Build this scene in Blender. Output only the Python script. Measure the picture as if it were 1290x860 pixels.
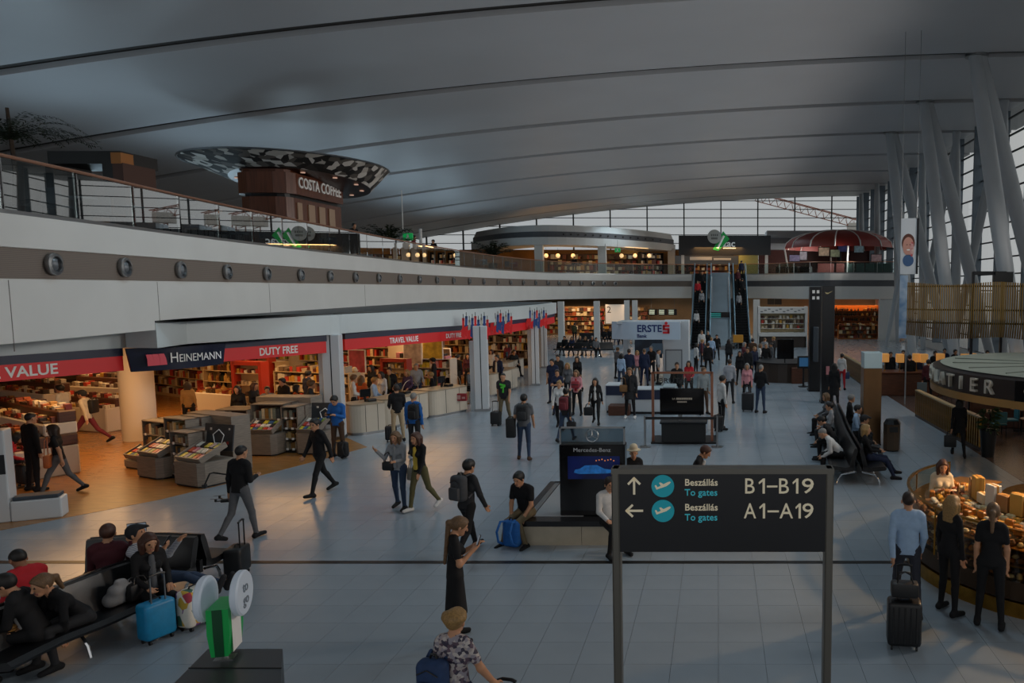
import bpy, bmesh, math, random
import numpy as np
from mathutils import Vector, Matrix
random.seed(7); rng = np.random.RandomState(7)
R = math.radians; PI = math.pi
SC = bpy.context.scene; COL = SC.collection
for o in list(bpy.data.objects): bpy.data.objects.remove(o)
# ------------------------------------------------------------------ camera
FPX, PPX, PPY, HOR, EYE = 959.0, 905.0, 455.0, 363.0, 4.75
TILT = math.atan((PPY - HOR) / FPX)
cam = bpy.data.cameras.new('camera'); camo = bpy.data.objects.new('camera', cam); COL.objects.link(camo)
cam.sensor_width = 36.0; cam.lens = 36.0 * FPX / 1290.0
cam.shift_x = (645.0 - PPX) / 1290.0; cam.shift_y = (PPY - 430.0) / 1290.0
cam.clip_end = 2000; camo.location = (0, 0, EYE); camo.rotation_euler = (PI / 2 - TILT, 0, 0)
SC.camera = camo
# ------------------------------------------------------------------ world, exposure
W = bpy.data.worlds.new('sky'); SC.world = W; W.use_nodes = True
nt = W.node_tree; bg = nt.nodes['Background']
tc = nt.nodes.new('ShaderNodeTexCoord'); nz = nt.nodes.new('ShaderNodeTexNoise'); nz.inputs['Scale'].default_value = 2.2
cr = nt.nodes.new('ShaderNodeValToRGB'); cr.color_ramp.elements[0].position = .35; cr.color_ramp.elements[1].position = .7
cr.color_ramp.elements[0].color = (.82, .84, .86, 1); cr.color_ramp.elements[1].color = (.95, .93, .90, 1)
nt.links.new(tc.outputs['Generated'], nz.inputs['Vector']); nt.links.new(nz.outputs['Fac'], cr.inputs['Fac'])
nt.links.new(cr.outputs['Color'], bg.inputs['Color']); bg.inputs['Strength'].default_value = 1.9
vs = SC.view_settings; vs.view_transform = 'Standard'; vs.look = 'None'; vs.gamma = 1.0; vs.use_curve_mapping = False
vs.exposure = -1.75
SC.cycles.max_bounces = 7; SC.cycles.diffuse_bounces = 4; SC.cycles.glossy_bounces = 3; SC.cycles.transparent_max_bounces = 14
SC.cycles.sample_clamp_indirect = 6.0; SC.cycles.use_denoising = True
def area(name, loc, rot, sx, sy, power, col=(1, 1, 1)):
    l = bpy.data.lights.new(name, 'AREA'); l.shape = 'RECTANGLE'; l.size = sx; l.size_y = sy; l.energy = power; l.color = col
    o = bpy.data.objects.new(name, l); COL.objects.link(o); o.location = loc; o.rotation_euler = rot; return o
WARM = (1, .56, .23)
# lamps of the places: duty free shop ceiling, lower arcade shops, upper food court, bars and kiosks on the other side
for x, y in ((-17, 20.5), (-21, 27), (-15.5, 27), (-19, 34.5), (-13.5, 34), (-15.5, 41)):
    area('shop_ceiling_lamp', (x, y, 3.24), (0, 0, 0), 3.2, 3.2, 520 if x < -16 else 340, WARM)
for x in (-13.5, -7): area('arcade_lamp', (x, 76, 3.2), (0, 0, 0), 5, 4, 700, (1, .62, .34))
area('arcade_lamp', (5.5, 75, 3.15), (0, 0, 0), 4, 3, 420, (1, .70, .42)); area('arcade_lamp', (13, 75.5, 3.15), (0, 0, 0), 5, 4, 900, (1, .45, .14))
for x in (-17, -10, 0): area('food_court_lamp', (x, 81, 9.0), (0, 0, 0), 5, 4, 1300, (1, .55, .2))
area('bar_lamp', (10.5, 27, 2.9), (0, 0, 0), 4, 2, 160, (1, .6, .28))
area('bistro_lamp', (10.2, 19.9, 1.93), (0, 0, 0), 3.5, 3.5, 90, (1, .66, .36))
def spot(name, loc, target, power, angle=100, rad=.5, col=(1, .97, .92)):
    l = bpy.data.lights.new(name, 'SPOT'); l.energy = power; l.spot_size = R(angle); l.spot_blend = .9; l.shadow_soft_size = rad; l.color = col
    o = bpy.data.objects.new(name, l); COL.objects.link(o); o.location = loc; o.rotation_euler = (Vector(target) - Vector(loc)).to_track_quat('-Z', 'Y').to_euler(); return o
# hall fill: added spots without fittings, brightening floor, gallery front and roof
for k in range(-1, 8, 1):
    y = 26.3 + 8.4 * k
    for x in (-9, 3): spot('added_roof_fill', (x, y, 13.3 if x < 0 else 14.3), (x, y, 0), 2500, 125, .8, (.68, .88, 1))  # added from above to brighten the floor
    spot('added_side_fill', (12.6, y - 6, 7.5), (-14, y - 4, 7.0), 4200, 125, 1.2, (1, .93, .86))  # added, stands in for daylight through the side facade
    if k < 6: spot('added_gallery_upfill', (-23.5, y + 2, 6.4), (-20, y + 2, 15), 1150, 165, .8, (.6, .84, 1))  # added to lift the roof over the gallery
    if k < 5: spot('added_gallery_wash', (12.6, y - 5, 8.0), (-14, y - 3, 5.2), 2700, 50, 1.0, (1, .93, .86))  # added to brighten the gallery fascia as facade daylight would
# ------------------------------------------------------------------ picture <-> place
_ct, _st = math.cos(TILT), math.sin(TILT)
def ray(px, py):
    a = (px - PPX) / FPX; b = -(py - PPY) / FPX
    return Vector((a, _ct + b * _st, -_st + b * _ct))
def F(px, py, z=0.0):
    d = ray(px, py); t = (z - EYE) / d.z; return Vector((d.x * t, d.y * t, z))
def P(px, py, Y):
    d = ray(px, py); t = Y / d.y; return Vector((d.x * t, Y, EYE + d.z * t))
# ------------------------------------------------------------------ materials
def lin(c):
    if isinstance(c, str):
        c = c.lstrip('#'); c = [int(c[i:i + 2], 16) / 255 for i in (0, 2, 4)]
    return tuple(((x + .055) / 1.055) ** 2.4 if x > .04045 else x / 12.92 for x in c)
_M = {}
def mat(name, col=None, rough=.5, metal=0., emit=0., noise=0., nscale=8., spec=.5, col2=None, coat=0., bump=0., stretch=None):
    if name in _M: return _M[name]
    m = bpy.data.materials.new(name); m.use_nodes = True; _M[name] = m
    t = m.node_tree; b = t.nodes['Principled BSDF']; c = lin(col)
    b.inputs['Base Color'].default_value = (*c, 1); b.inputs['Roughness'].default_value = rough; b.inputs['Metallic'].default_value = metal
    b.inputs['Specular IOR Level'].default_value = spec; b.inputs['Coat Weight'].default_value = coat
    if emit: b.inputs['Emission Color'].default_value = (*c, 1); b.inputs['Emission Strength'].default_value = emit
    if noise or col2 or bump:
        tx = t.nodes.new('ShaderNodeTexCoord'); n = t.nodes.new('ShaderNodeTexNoise'); n.inputs['Scale'].default_value = nscale; n.inputs['Detail'].default_value = 4
        if stretch:
            mp = t.nodes.new('ShaderNodeMapping'); mp.inputs['Scale'].default_value = stretch
            t.links.new(tx.outputs['Object'], mp.inputs['Vector']); t.links.new(mp.outputs['Vector'], n.inputs['Vector'])
        else: t.links.new(tx.outputs['Object'], n.inputs['Vector'])
        if noise or col2:
            r = t.nodes.new('ShaderNodeValToRGB'); r.color_ramp.elements[0].position = .35; r.color_ramp.elements[1].position = .65
            d = lin(col2) if col2 else tuple(x * (1 - noise) for x in c)
            r.color_ramp.elements[0].color = (*d, 1); r.color_ramp.elements[1].color = (*c, 1)
            t.links.new(n.outputs['Fac'], r.inputs['Fac']); t.links.new(r.outputs['Color'], b.inputs['Base Color'])
        if bump:
            bp = t.nodes.new('ShaderNodeBump'); bp.inputs['Strength'].default_value = bump
            t.links.new(n.outputs['Fac'], bp.inputs['Height']); t.links.new(bp.outputs['Normal'], b.inputs['Normal'])
    return m
def glass(name, tint='#eef4f4', refl=1.0, rough=.02):
    if name in _M: return _M[name]
    m = bpy.data.materials.new(name); m.use_nodes = True; _M[name] = m; t = m.node_tree; t.nodes.clear()
    o = t.nodes.new('ShaderNodeOutputMaterial'); mx = t.nodes.new('ShaderNodeMixShader'); tr = t.nodes.new('ShaderNodeBsdfTransparent')
    gl = t.nodes.new('ShaderNodeBsdfGlossy'); fr = t.nodes.new('ShaderNodeFresnel'); mu = t.nodes.new('ShaderNodeMath'); mu.operation = 'MULTIPLY'
    fr.inputs['IOR'].default_value = 1.5; mu.inputs[1].default_value = refl; mu.use_clamp = True
    ge = t.nodes.new('ShaderNodeNewGeometry'); m2 = t.nodes.new('ShaderNodeMath'); m2.operation = 'MULTIPLY_ADD'; m2.inputs[1].default_value = -1; m2.inputs[2].default_value = 1; m3 = t.nodes.new('ShaderNodeMath'); m3.operation = 'MULTIPLY'
    t.links.new(ge.outputs['Backfacing'], m2.inputs[0]); t.links.new(mu.outputs[0], m3.inputs[0]); t.links.new(m2.outputs[0], m3.inputs[1])
    tr.inputs['Color'].default_value = (*lin(tint), 1); gl.inputs['Roughness'].default_value = rough
    t.links.new(fr.outputs['Fac'], mu.inputs[0]); t.links.new(m3.outputs[0], mx.inputs['Fac']); t.links.new(tr.outputs[0], mx.inputs[1])
    t.links.new(gl.outputs[0], mx.inputs[2]); t.links.new(mx.outputs[0], o.inputs['Surface']); return m
def voro(name, cols, scale, rough=.7):
    """spotted / printed cloth: cells of several colours"""
    if name in _M: return _M[name]
    m = bpy.data.materials.new(name); m.use_nodes = True; _M[name] = m; t = m.node_tree; b = t.nodes['Principled BSDF']; b.inputs['Roughness'].default_value = rough
    tx = t.nodes.new('ShaderNodeTexCoord'); v = t.nodes.new('ShaderNodeTexVoronoi'); v.inputs['Scale'].default_value = scale
    sp = t.nodes.new('ShaderNodeSeparateColor'); r = t.nodes.new('ShaderNodeValToRGB'); r.color_ramp.interpolation = 'CONSTANT'
    t.links.new(tx.outputs['Object'], v.inputs['Vector']); t.links.new(v.outputs['Color'], sp.inputs[0]); t.links.new(sp.outputs[0], r.inputs['Fac'])
    el = r.color_ramp.elements
    for i, c in enumerate(cols):
        e = el[i] if i < 2 else el.new(i / len(cols)); e.position = i / len(cols); e.color = (*lin(c), 1)
    t.links.new(r.outputs['Color'], b.inputs['Base Color']); return m
def wave(name, c1, c2, scale, axis='Z', rough=.5, metal=0.):
    if name in _M: return _M[name]
    m = bpy.data.materials.new(name); m.use_nodes = True; _M[name] = m; t = m.node_tree; b = t.nodes['Principled BSDF']; b.inputs['Roughness'].default_value = rough; b.inputs['Metallic'].default_value = metal
    tx = t.nodes.new('ShaderNodeTexCoord'); v = t.nodes.new('ShaderNodeTexWave'); v.bands_direction = axis; v.inputs['Scale'].default_value = scale
    r = t.nodes.new('ShaderNodeValToRGB'); r.color_ramp.elements[0].color = (*lin(c1), 1); r.color_ramp.elements[1].color = (*lin(c2), 1)
    t.links.new(tx.outputs['Object'], v.inputs['Vector']); t.links.new(v.outputs['Color'], r.inputs['Fac']); t.links.new(r.outputs['Color'], b.inputs['Base Color']); return m
WHITE = mat('white_panel', '#d9d9d6', .45, noise=.05, nscale=.7); STEEL = mat('brushed_steel', '#9a9c9e', .32, 1.0); CHROME = mat('chrome', '#d8dadc', .12, 1.0)
BLACK = mat('black_plastic', '#111214', .4, noise=.2, nscale=20); BLACKG = mat('black_gloss', '#0d0d10', .12); DARK = mat('dark_metal', '#26282b', .42, .6)
BRASS = mat('brass', '#b8883c', .3, 1.0, noise=.3, nscale=6); WOODG = mat('grey_wood', '#8b8176', .55, noise=.3, nscale=4, stretch=(1, 1, 14)); WOODD = mat('walnut_wood', '#5a3320', .45, noise=.4, nscale=3, stretch=(1, 1, 8))
NAVY = mat('navy_print', '#1a2440', .4); RED = mat('red_print', '#cc1c20', .4, emit=.3); LETTER = mat('white_letter', '#f0f0ee', .5); GLASS = glass('clear_glass'); LEATHER = mat('black_leather', '#17181b', .32, noise=.25, nscale=30, bump=.05)
GREYM = mat('grey_metal', '#70757a', .4, .3); BEIGE = mat('beige_stone', '#b5ab97', .5, noise=.12, nscale=5); CREAM = mat('cream_panel', '#cdbb95', .5, noise=.1, nscale=2)
# ------------------------------------------------------------------ mesh building
class MB:
    def __init__(s): s.v = []; s.f = []; s.m = []
    def add(s, vs, fs, mi=0):
        n = len(s.v); s.v += [tuple(v) for v in vs]; s.f += [tuple(i + n for i in f) for f in fs]; s.m += [mi] * len(fs); return s
    def box(s, x0, y0, z0, x1, y1, z1, mi=0):
        return s.add([(x0, y0, z0), (x1, y0, z0), (x1, y1, z0), (x0, y1, z0), (x0, y0, z1), (x1, y0, z1), (x1, y1, z1), (x0, y1, z1)],
                     [(0, 3, 2, 1), (4, 5, 6, 7), (0, 1, 5, 4), (1, 2, 6, 5), (2, 3, 7, 6), (3, 0, 4, 7)], mi)
    def tbox(s, M, sx, sy, sz, mi=0):
        b = MB().box(-sx / 2, -sy / 2, -sz / 2, sx / 2, sy / 2, sz / 2); return s.add([M @ Vector(v) for v in b.v], b.f, mi)
    def rbox(s, x0, y0, z0, x1, y1, z1, r=.03, seg=2, mi=0):
        bm = bmesh.new(); bmesh.ops.create_cube(bm, size=1)
        for v in bm.verts: v.co = ((x0 + x1) / 2 + v.co.x * (x1 - x0), (y0 + y1) / 2 + v.co.y * (y1 - y0), (z0 + z1) / 2 + v.co.z * (z1 - z0))
        bmesh.ops.bevel(bm, geom=list(bm.edges), offset=r, segments=seg, profile=.5, affect='EDGES')
        bm.verts.index_update(); s.add([v.co[:] for v in bm.verts], [[v.index for v in f.verts] for f in bm.faces], mi); bm.free(); return s
    def lathe(s, prof, cx=0, cy=0, n=20, mi=0, a0=0, a1=2 * PI, caps=True):
        full = abs(a1 - a0 - 2 * PI) < 1e-6; k = n if full else n + 1; vs = []; fs = []; L = len(prof)
        for i in range(k):
            a = a0 + (a1 - a0) * i / n
            for r, z in prof: vs.append((cx + r * math.cos(a), cy + r * math.sin(a), z))
        for i in range(n):
            j = (i + 1) % k
            for q in range(L - 1): fs.append((i * L + q, j * L + q, j * L + q + 1, i * L + q + 1))
        if caps and full: fs.append(tuple(i * L for i in reversed(range(k)))); fs.append(tuple(i * L + L - 1 for i in range(k)))
        return s.add(vs, fs, mi)
    def cyl(s, cx, cy, z0, z1, r, n=16, r1=None, mi=0): return s.lathe([(r, z0), (r if r1 is None else r1, z1)], cx, cy, n, mi)
    def tube(s, pts, r, n=8, mi=0, closed=False):
        pts = [Vector(p) for p in pts]; m = len(pts); rs = r if isinstance(r, (list, tuple)) else [r] * m; vs = []; fs = []; up = None
        for i, p in enumerate(pts):
            t = (pts[min(i + 1, m - 1)] - pts[max(i - 1, 0)]).normalized()
            if up is None: up = t.orthogonal().normalized()
            up = (up - t * up.dot(t)); up = up.normalized() if up.length > 1e-6 else t.orthogonal().normalized(); b = t.cross(up)
            for k in range(n):
                a = 2 * PI * k / n; vs.append(p + (up * math.cos(a) + b * math.sin(a)) * rs[i])
        for i in range(m - 1):
            for k in range(n): fs.append((i * n + k, i * n + (k + 1) % n, (i + 1) * n + (k + 1) % n, (i + 1) * n + k))
        fs.append(tuple(reversed(range(n)))); fs.append(tuple((m - 1) * n + k for k in range(n)))
        return s.add(vs, fs, mi)
    def prism(s, poly, z0, z1, mi=0):
        n = len(poly); A = sum(poly[i][0] * poly[(i + 1) % n][1] - poly[(i + 1) % n][0] * poly[i][1] for i in range(n))
        if A < 0: poly = poly[::-1]
        return s.add([(x, y, z0) for x, y in poly] + [(x, y, z1) for x, y in poly],
                     [tuple(reversed(range(n))), tuple(range(n, 2 * n))] + [(i, (i + 1) % n, n + (i + 1) % n, n + i) for i in range(n)], mi)
    def sweep(s, path, prof, mi=0):
        """sweep a closed profile [(offset to the left, z)] along a plan path"""
        n = len(path); L = len(prof); vs = []; fs = []
        for i, p in enumerate(path):
            t = Vector(path[min(i + 1, n - 1)]) - Vector(path[max(i - 1, 0)]); t.normalize(); nx, ny = -t.y, t.x
            for o, z in prof: vs.append((p[0] + nx * o, p[1] + ny * o, z))
        for i in range(n - 1):
            for q in range(L): fs.append((i * L + q, (i + 1) * L + q, (i + 1) * L + (q + 1) % L, i * L + (q + 1) % L))
        fs.append(tuple(range(L))); fs.append(tuple((n - 1) * L + q for q in reversed(range(L))))
        return s.add(vs, fs, mi)
    def xf(s, M): s.v = [tuple(M @ Vector(v)) for v in s.v]; return s
    def mesh(s, name, mats, smooth=False):
        me = bpy.data.meshes.new(name); me.from_pydata(s.v, [], s.f)
        for m in (mats if isinstance(mats, (list, tuple)) else [mats]): me.materials.append(m)
        if any(s.m): me.polygons.foreach_set('material_index', s.m)
        bm = bmesh.new(); bm.from_mesh(me); bmesh.ops.recalc_face_normals(bm, faces=bm.faces); bm.to_mesh(me); bm.free()
        if smooth: me.shade_smooth(); me.set_sharp_from_angle(angle=R(42))
        return me
    def build(s, name, mats, parent=None, smooth=False, **kw): return link(name, s.mesh(name, mats, smooth), parent, **kw)
def link(name, data, parent=None, loc=None, rz=0, label=None, cat=None, group=None, kind=None):
    o = bpy.data.objects.new(name, data); COL.objects.link(o)
    if parent: o.parent = parent
    if loc is not None: o.location = loc
    if rz: o.rotation_euler.z = rz
    return tag(o, label, cat, group, kind)
def tag(o, label=None, cat=None, group=None, kind=None):
    if label: o['label'] = label
    if cat: o['category'] = cat
    if group: o['group'] = group
    if kind: o['kind'] = kind
    return o
def thing(name, label, cat, loc=(0, 0, 0), rz=0, group=None): return link(name, None, None, loc, rz, label, cat, group)
def dup(o, parent=None, loc=None, rz=None, label=None, group=None):
    c = o.copy(); COL.objects.link(c); c.parent = parent
    if loc is not None: c.location = loc
    if rz is not None: c.rotation_euler.z = rz
    tag(c, label, None, group)
    for ch in o.children: dup(ch, c)
    return c
def text(s, size, m, parent=None, loc=(0, 0, 0), rot=(PI / 2, 0, 0), ext=.004, align='CENTER', name='lettering', bold=0., sx=1.0, sp=1.0, width=None, **kw):
    cu = bpy.data.curves.new('t', 'FONT'); cu.body = s; cu.size = size; cu.extrude = ext; cu.align_x = align; cu.align_y = 'CENTER'; cu.offset = bold * size; cu.resolution_u = 3; cu.space_character = sp
    t = bpy.data.objects.new('t', cu); COL.objects.link(t); dg = bpy.context.evaluated_depsgraph_get(); dg.update()
    me = bpy.data.meshes.new_from_object(t.evaluated_get(dg)); bpy.data.objects.remove(t); bpy.data.curves.remove(cu)
    me.materials.clear(); me.materials.append(m)
    o = link(name, me, parent, loc, **kw); o.rotation_euler = rot; o.scale.x = sx if width is None else width / max(1e-6, max(v.co.x for v in me.vertices) - min(v.co.x for v in me.vertices)); return o
def catmull(pts, per=8):
    pts = [Vector(p) for p in pts]; out = []
    for i in range(len(pts) - 1):
        p0 = pts[max(i - 1, 0)]; p1 = pts[i]; p2 = pts[i + 1]; p3 = pts[min(i + 2, len(pts) - 1)]
        for k in range(per):
            t = k / per; out.append(.5 * ((2 * p1) + (p2 - p0) * t + (2 * p0 - 5 * p1 + 4 * p2 - p3) * t * t + (3 * p1 - p0 - 3 * p2 + p3) * t ** 3))
    return out + [pts[-1]]
def resample(path, step):
    path = [Vector(p) for p in path]; L = [0]
    for a, b in zip(path, path[1:]): L.append(L[-1] + (b - a).length)
    n = max(1, round(L[-1] / step)); out = []; j = 0
    for i in range(n + 1):
        s = L[-1] * i / n
        while j < len(path) - 2 and L[j + 1] < s: j += 1
        t = (s - L[j]) / max(1e-9, L[j + 1] - L[j]); out.append(path[j].lerp(path[j + 1], t))
    return out
def rotz(x, y, a): return (x * math.cos(a) - y * math.sin(a), x * math.sin(a) + y * math.cos(a))
# ================================================================== SETTING
ORD = 'first second third fourth fifth sixth seventh eighth ninth tenth eleventh twelfth thirteenth fourteenth fifteenth sixteenth seventeenth eighteenth nineteenth twentieth'.split(); ORD += ['twenty-' + o for o in ORD[:9]]
UP = 6.1                                   # upper floor level
# ---- floor: grout bed, tiles
TILE = .6; y_off = F(910, 762.3).y % TILE
GROUT = mat('grout', '#787d83', .6)
def tilemat():
    m = mat('stone_tile', '#909ca6', .23, noise=.05, nscale=1.3, spec=.5); t = m.node_tree; b = t.nodes['Principled BSDF']
    tx = t.nodes.new('ShaderNodeTexCoord'); n = t.nodes.new('ShaderNodeTexNoise'); n.inputs['Scale'].default_value = 3; mr = t.nodes.new('ShaderNodeMapRange')
    mr.inputs['To Min'].default_value = .15; mr.inputs['To Max'].default_value = .27
    t.links.new(tx.outputs['Object'], n.inputs['Vector']); t.links.new(n.outputs['Fac'], mr.inputs['Value']); t.links.new(mr.outputs[0], b.inputs['Roughness']); return m
TILEM = tilemat()
floor = MB().box(-34, -6, -.25, 20, 93, -.012).build('floor', GROUT, kind='structure')
tm = MB(); g = .0024
tm.add([(-.3 + g, -.3 + g, 0), (.3 - g, -.3 + g, 0), (.3 - g, .3 - g, 0), (-.3 + g, .3 - g, 0)] + [(-.3 + g, -.3 + g, -.013), (.3 - g, -.3 + g, -.013), (.3 - g, .3 - g, -.013), (-.3 + g, .3 - g, -.013)],
       [(0, 1, 2, 3), (0, 4, 5, 1), (1, 5, 6, 2), (2, 6, 7, 3), (3, 7, 4, 0)])
tile_me = tm.mesh('tile', TILEM)
LINE_Y = F(900, 708).y
near = []; far = MB()
for j in range(-8, 152):
    for i in range(-34, 33):
        x, y = (i + .5) * TILE, y_off + (j + .5) * TILE
        if abs(y - LINE_Y) < .08: pass
        zc = y * _ct + EYE * _st; px = PPX + FPX * x / zc; py = PPY - FPX * (-(EYE) * _ct + y * _st) / zc
        if y > 0 and -30 < px < 1320 and py < 885: near.append((y, x))
        else: far.add([(x + a, y + b, c) for a, b, c in tm.v[:4]], [(0, 1, 2, 3)])
near.sort()
for k, (y, x) in enumerate(near):
    if k < 300: link('tile', tile_me, floor, (x, y, 0))
    else: far.add([(x + a, y + b, c) for a, b, c in tm.v], tm.f)
far.build('tiles', TILEM, floor, kind='stuff')
MB().box(-19.5, LINE_Y - .07, -.01, 19, LINE_Y + .07, .003).build('trim_1', mat('dark_joint', '#1d1c1d', .35, .4), kind='structure')
# wooden shop floor (plank strips) and the brown floor of the bars
WOODF = mat('oak_floor', '#a8743c', .26, noise=.35, nscale=2.2, stretch=(1, 9, 1)); edge = [F(px, py) for px, py in ((0, 668), (200, 629.5), (320, 601), (389, 583), (463, 563))]
sf = [(-34, edge[0].y - 4.2), (edge[0].x - 2.2, edge[0].y - 4.2)] + [(p.x, p.y) for p in edge] + [(-13.0, 25.2), (-12.6, 48), (-34, 48)]
MB().prism(sf, -.01, .004).build('floor_shop', WOODF, kind='structure')
BROWNF = mat('brown_bar_floor', '#5a4a44', .24, noise=.25, nscale=1.5, stretch=(1, 6, 1))
MB().box(7.5, 15.5, -.01, 19.5, 47, .004).build('floor_bar', BROWNF, kind='structure')
# ---- roof: long curved white panels with dark joints
_xs = np.array([-46, -38, -30, -25, -21.2, -17, -13, -6.5, 0, 6, 11.4, 14, 19.5]); _zs = np.array([8.2, 9.7, 11.05, 11.8, 12.4, 12.97, 13.42, 14.0, 14.42, 14.75, 15.0, 15.05, 15.05])
_pf = np.polyfit(_xs, _zs, 5)
def zr(x, y): return float(np.polyval(_pf, x)) + max(0, y - 76) * .04
RC = mat('roof_panel', '#bfc1c5', .42, noise=.06, nscale=.25, spec=.55); RJ = mat('roof_joint', '#3d3a38', .7)
xs = np.linspace(-46, 19.5, 40)
ceil = MB()
for i in range(len(xs) - 1):
    a, b = xs[i], xs[i + 1]
    for y0, y1 in ((-8, 76), (76, 93)):
        ceil.add([(a, y0, zr(a, y0) + .22), (b, y0, zr(b, y0) + .22), (b, y1, zr(b, y1) + .22), (a, y1, zr(a, y1) + .22)], [(0, 1, 2, 3)])
ceiling = ceil.build('ceiling', RJ, kind='structure')
ST = [26.3 + 8.4 * k for k in range(-4, 8)] + [93.2]
for y0, y1 in zip(ST, ST[1:]):
    m = MB(); ys = (y0 + .40, y1 - .40); vs = []; fs = []
    for x in xs:
        for y in ys:
            z = zr(x, y); vs += [(x, y, z), (x, y, z + .2)]
    for i in range(len(xs) - 1):
        p = i * 4; q = p + 4; fs += [(p, q, q + 2, p + 2), (p, p + 1, q + 1, q), (p + 2, q + 2, q + 3, p + 3)]
    m.add(vs, fs).build('ceiling_panel', RC, ceiling, smooth=True)
# ---- side facade at x = 17 and far facade at y = 92: fins, transoms, single panes
FX, FY = 17.0, 92.0
FIN = mat('facade_fin', '#6b7680', .4, .5); MUL = mat('facade_mullion', '#33383d', .5, .4)
fac = MB().box(FX - .1, -6, 0, FX + .25, FY, .6).build('wall_right', WHITE, kind='structure')
pane_me = MB().box(-.012, -2.05, -.46, .012, 2.05, .46).mesh('pane', glass('facade_glass', '#f6f8f8', .7))
ZR = [.6 + k for k in range(16)]; YB = [92 - 4.2 * k for k in range(24)]
for i, y in enumerate(YB): MB().box(FX - .55 if i < 15 else FX - .2, y - .09, .6, FX + .1, y + .09, 15.6).build('fin', FIN, fac)
for z in ZR: MB().box(FX - .06, YB[-1], z - .04, FX + .06, 92, z + .04).build('transom', MUL, fac)
for i in range(14):
    for k in range(15): link('pane', pane_me, fac, (FX, (YB[i] + YB[i + 1]) / 2, ZR[k] + .5))
big = MB()
for i in range(14, 23):
    for k in range(15): big.add([(FX + a, (YB[i] + YB[i + 1]) / 2 + b, ZR[k] + .5 + c) for a, b, c in [v.co for v in pane_me.vertices]], [tuple(p.vertices) for p in pane_me.polygons])
big.build('panes', glass('facade_glass'), fac, kind='stuff')
wf = MB().box(-46, FY - .1, 0, FX, FY + .3, 6.0).build('wall_back', WHITE, kind='structure')
pane2 = MB().box(-2.14, -.012, -.46, 2.14, .012, .46).mesh('pane', glass('facade_glass'))
XB = [.3 + 4.4 * k for k in range(-10, 4)] + [17.0]
for x in XB[:-1]: MB().box(x - .07, FY - .12, 6, x + .07, FY + .12, 15.9).build('mullion', MUL, wf)
for k in range(10): MB().box(-44, FY - .06, 6.06 + k, FX, FY + .06, 6.14 + k).build('transom', MUL, wf)
for i in range(len(XB) - 1):
    for k in range(10):
        if zr(XB[i] + 2, FY) > 6.2 + k:
            o = link('pane', pane2, wf, ((XB[i] + XB[i + 1]) / 2, FY, 6.6 + k))
            if i == len(XB) - 2: o.scale.x = (XB[-1] - XB[-2]) / 4.4
MB().box(-46.3, -8, 0, -46, 93, 9).build('wall_left', WHITE, kind='structure')
# outside: tarmac, crane, far terminal
MB().box(-400, 93.2, -.6, 400, 900, -.3).build('ground', mat('tarmac', '#a5a6a4', .8, noise=.1), kind='structure')
MB().box(19.6, -300, -.6, 500, 93.2, -.3).build('ground_side', mat('tarmac'), kind='structure')
MB().box(-500, -300, -.6, -46.4, 93.2, -.3).build('ground_far_side', mat('tarmac'), kind='structure')
bt = thing('terminal_building', 'blue-grey glazed building seen through the end window', 'building', P(852, 363, 150))
bw = 110 * 150 / 963
MB().box(-bw / 2, 0, -4.75, bw / 2, 12, 7.6).build('wall', mat('blue_wall', '#4a7486', .5, noise=.2, nscale=.3), bt)
for k in range(9):
    w = MB().box(-bw / 2 + .6 + k * 1.85, -.05, 4.2, -bw / 2 + 1.9 + k * 1.85, .02, 6.6).build('window', mat('blue_glass', '#7fa4b2', .15), bt)
MB().box(-bw / 2 + 3, 2, 7.6, -bw / 2 + 7, 6, 9.4).build('roof_unit', GREYM, bt)
crane = thing('construction_crane', 'red and white lattice crane jib beyond the end window', 'crane', P(1072, 363, 170))
def lattice(m, a, b, w, n, r=.13):
    a = Vector(a); b = Vector(b); d = (b - a).normalized(); s = Vector((0, 1, 0)).cross(d).normalized(); o = [s * w / 2, -s * w / 2 + Vector((0, w / 2, 0)), -s * w / 2 - Vector((0, w / 2, 0))]
    for q in o: m.tube([a + q, b + q], r, 4)
    for k in range(n):
        p, q = a.lerp(b, k / n), a.lerp(b, (k + 1) / n)
        m.tube([p + o[0], p.lerp(q, .5) + o[1], q + o[0]], r * .6, 3); m.tube([p + o[0], p.lerp(q, .5) + o[2], q + o[0]], r * .6, 3)
c0 = crane.location
def rel(px, py): return P(px, py, 170) - c0
m = MB(); lattice(m, rel(952, 248), rel(1088, 284), 1.7, 14); m.build('jib', mat('crane_paint', '#a06a58', .6), crane)
m = MB(); lattice(m, rel(1080, 292), (rel(1080, 284).x, 0, -4.75), 2.0, 12); m.build('mast', mat('crane_paint', '#a06a58'), crane)
MB().rbox(rel(1068, 290).x, -1.5, rel(0, 292).z, rel(1086, 280).x, 1.5, rel(0, 281).z, .1).build('cab', mat('crane_paint2', '#c9c4bd', .6), crane)
# ---- slanted steel columns of the hall
COLM = mat('column_paint', '#b4b9bd', .38, noise=.05, nscale=1)
for k in range(3):
    y = 34.7 + 8.4 * k; b = ('nearest the camera', 'second from the camera', 'third from the camera', 'fourth from the camera', 'fifth from the camera', 'last before the end window')[k]
    t = thing('slanted_column', 'tall pale grey forked steel column, ' + b, 'column', (11.4, y, 0), 0, 'forked columns along the glass wall')
    def leg(x0, y0, x1, y1, r=.42):
        pts = [Vector((x0, y0, 15.05)).lerp(Vector((x1, y1, 0)), i / 8) for i in range(9)]
        MB().tube(pts, [r * (.62 + .38 * math.sin(PI * min(1, .12 + i / 9))) for i in range(9)], 14).build('leg', COLM, t, smooth=True)
    leg(-.1, 0, .5, -5.5, .36); leg(.15, .1, 4.4, .2, .37)
    MB().cyl(0, 0, 14.9, 15.1, .5, 16).build('cap', STEEL, t)
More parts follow.
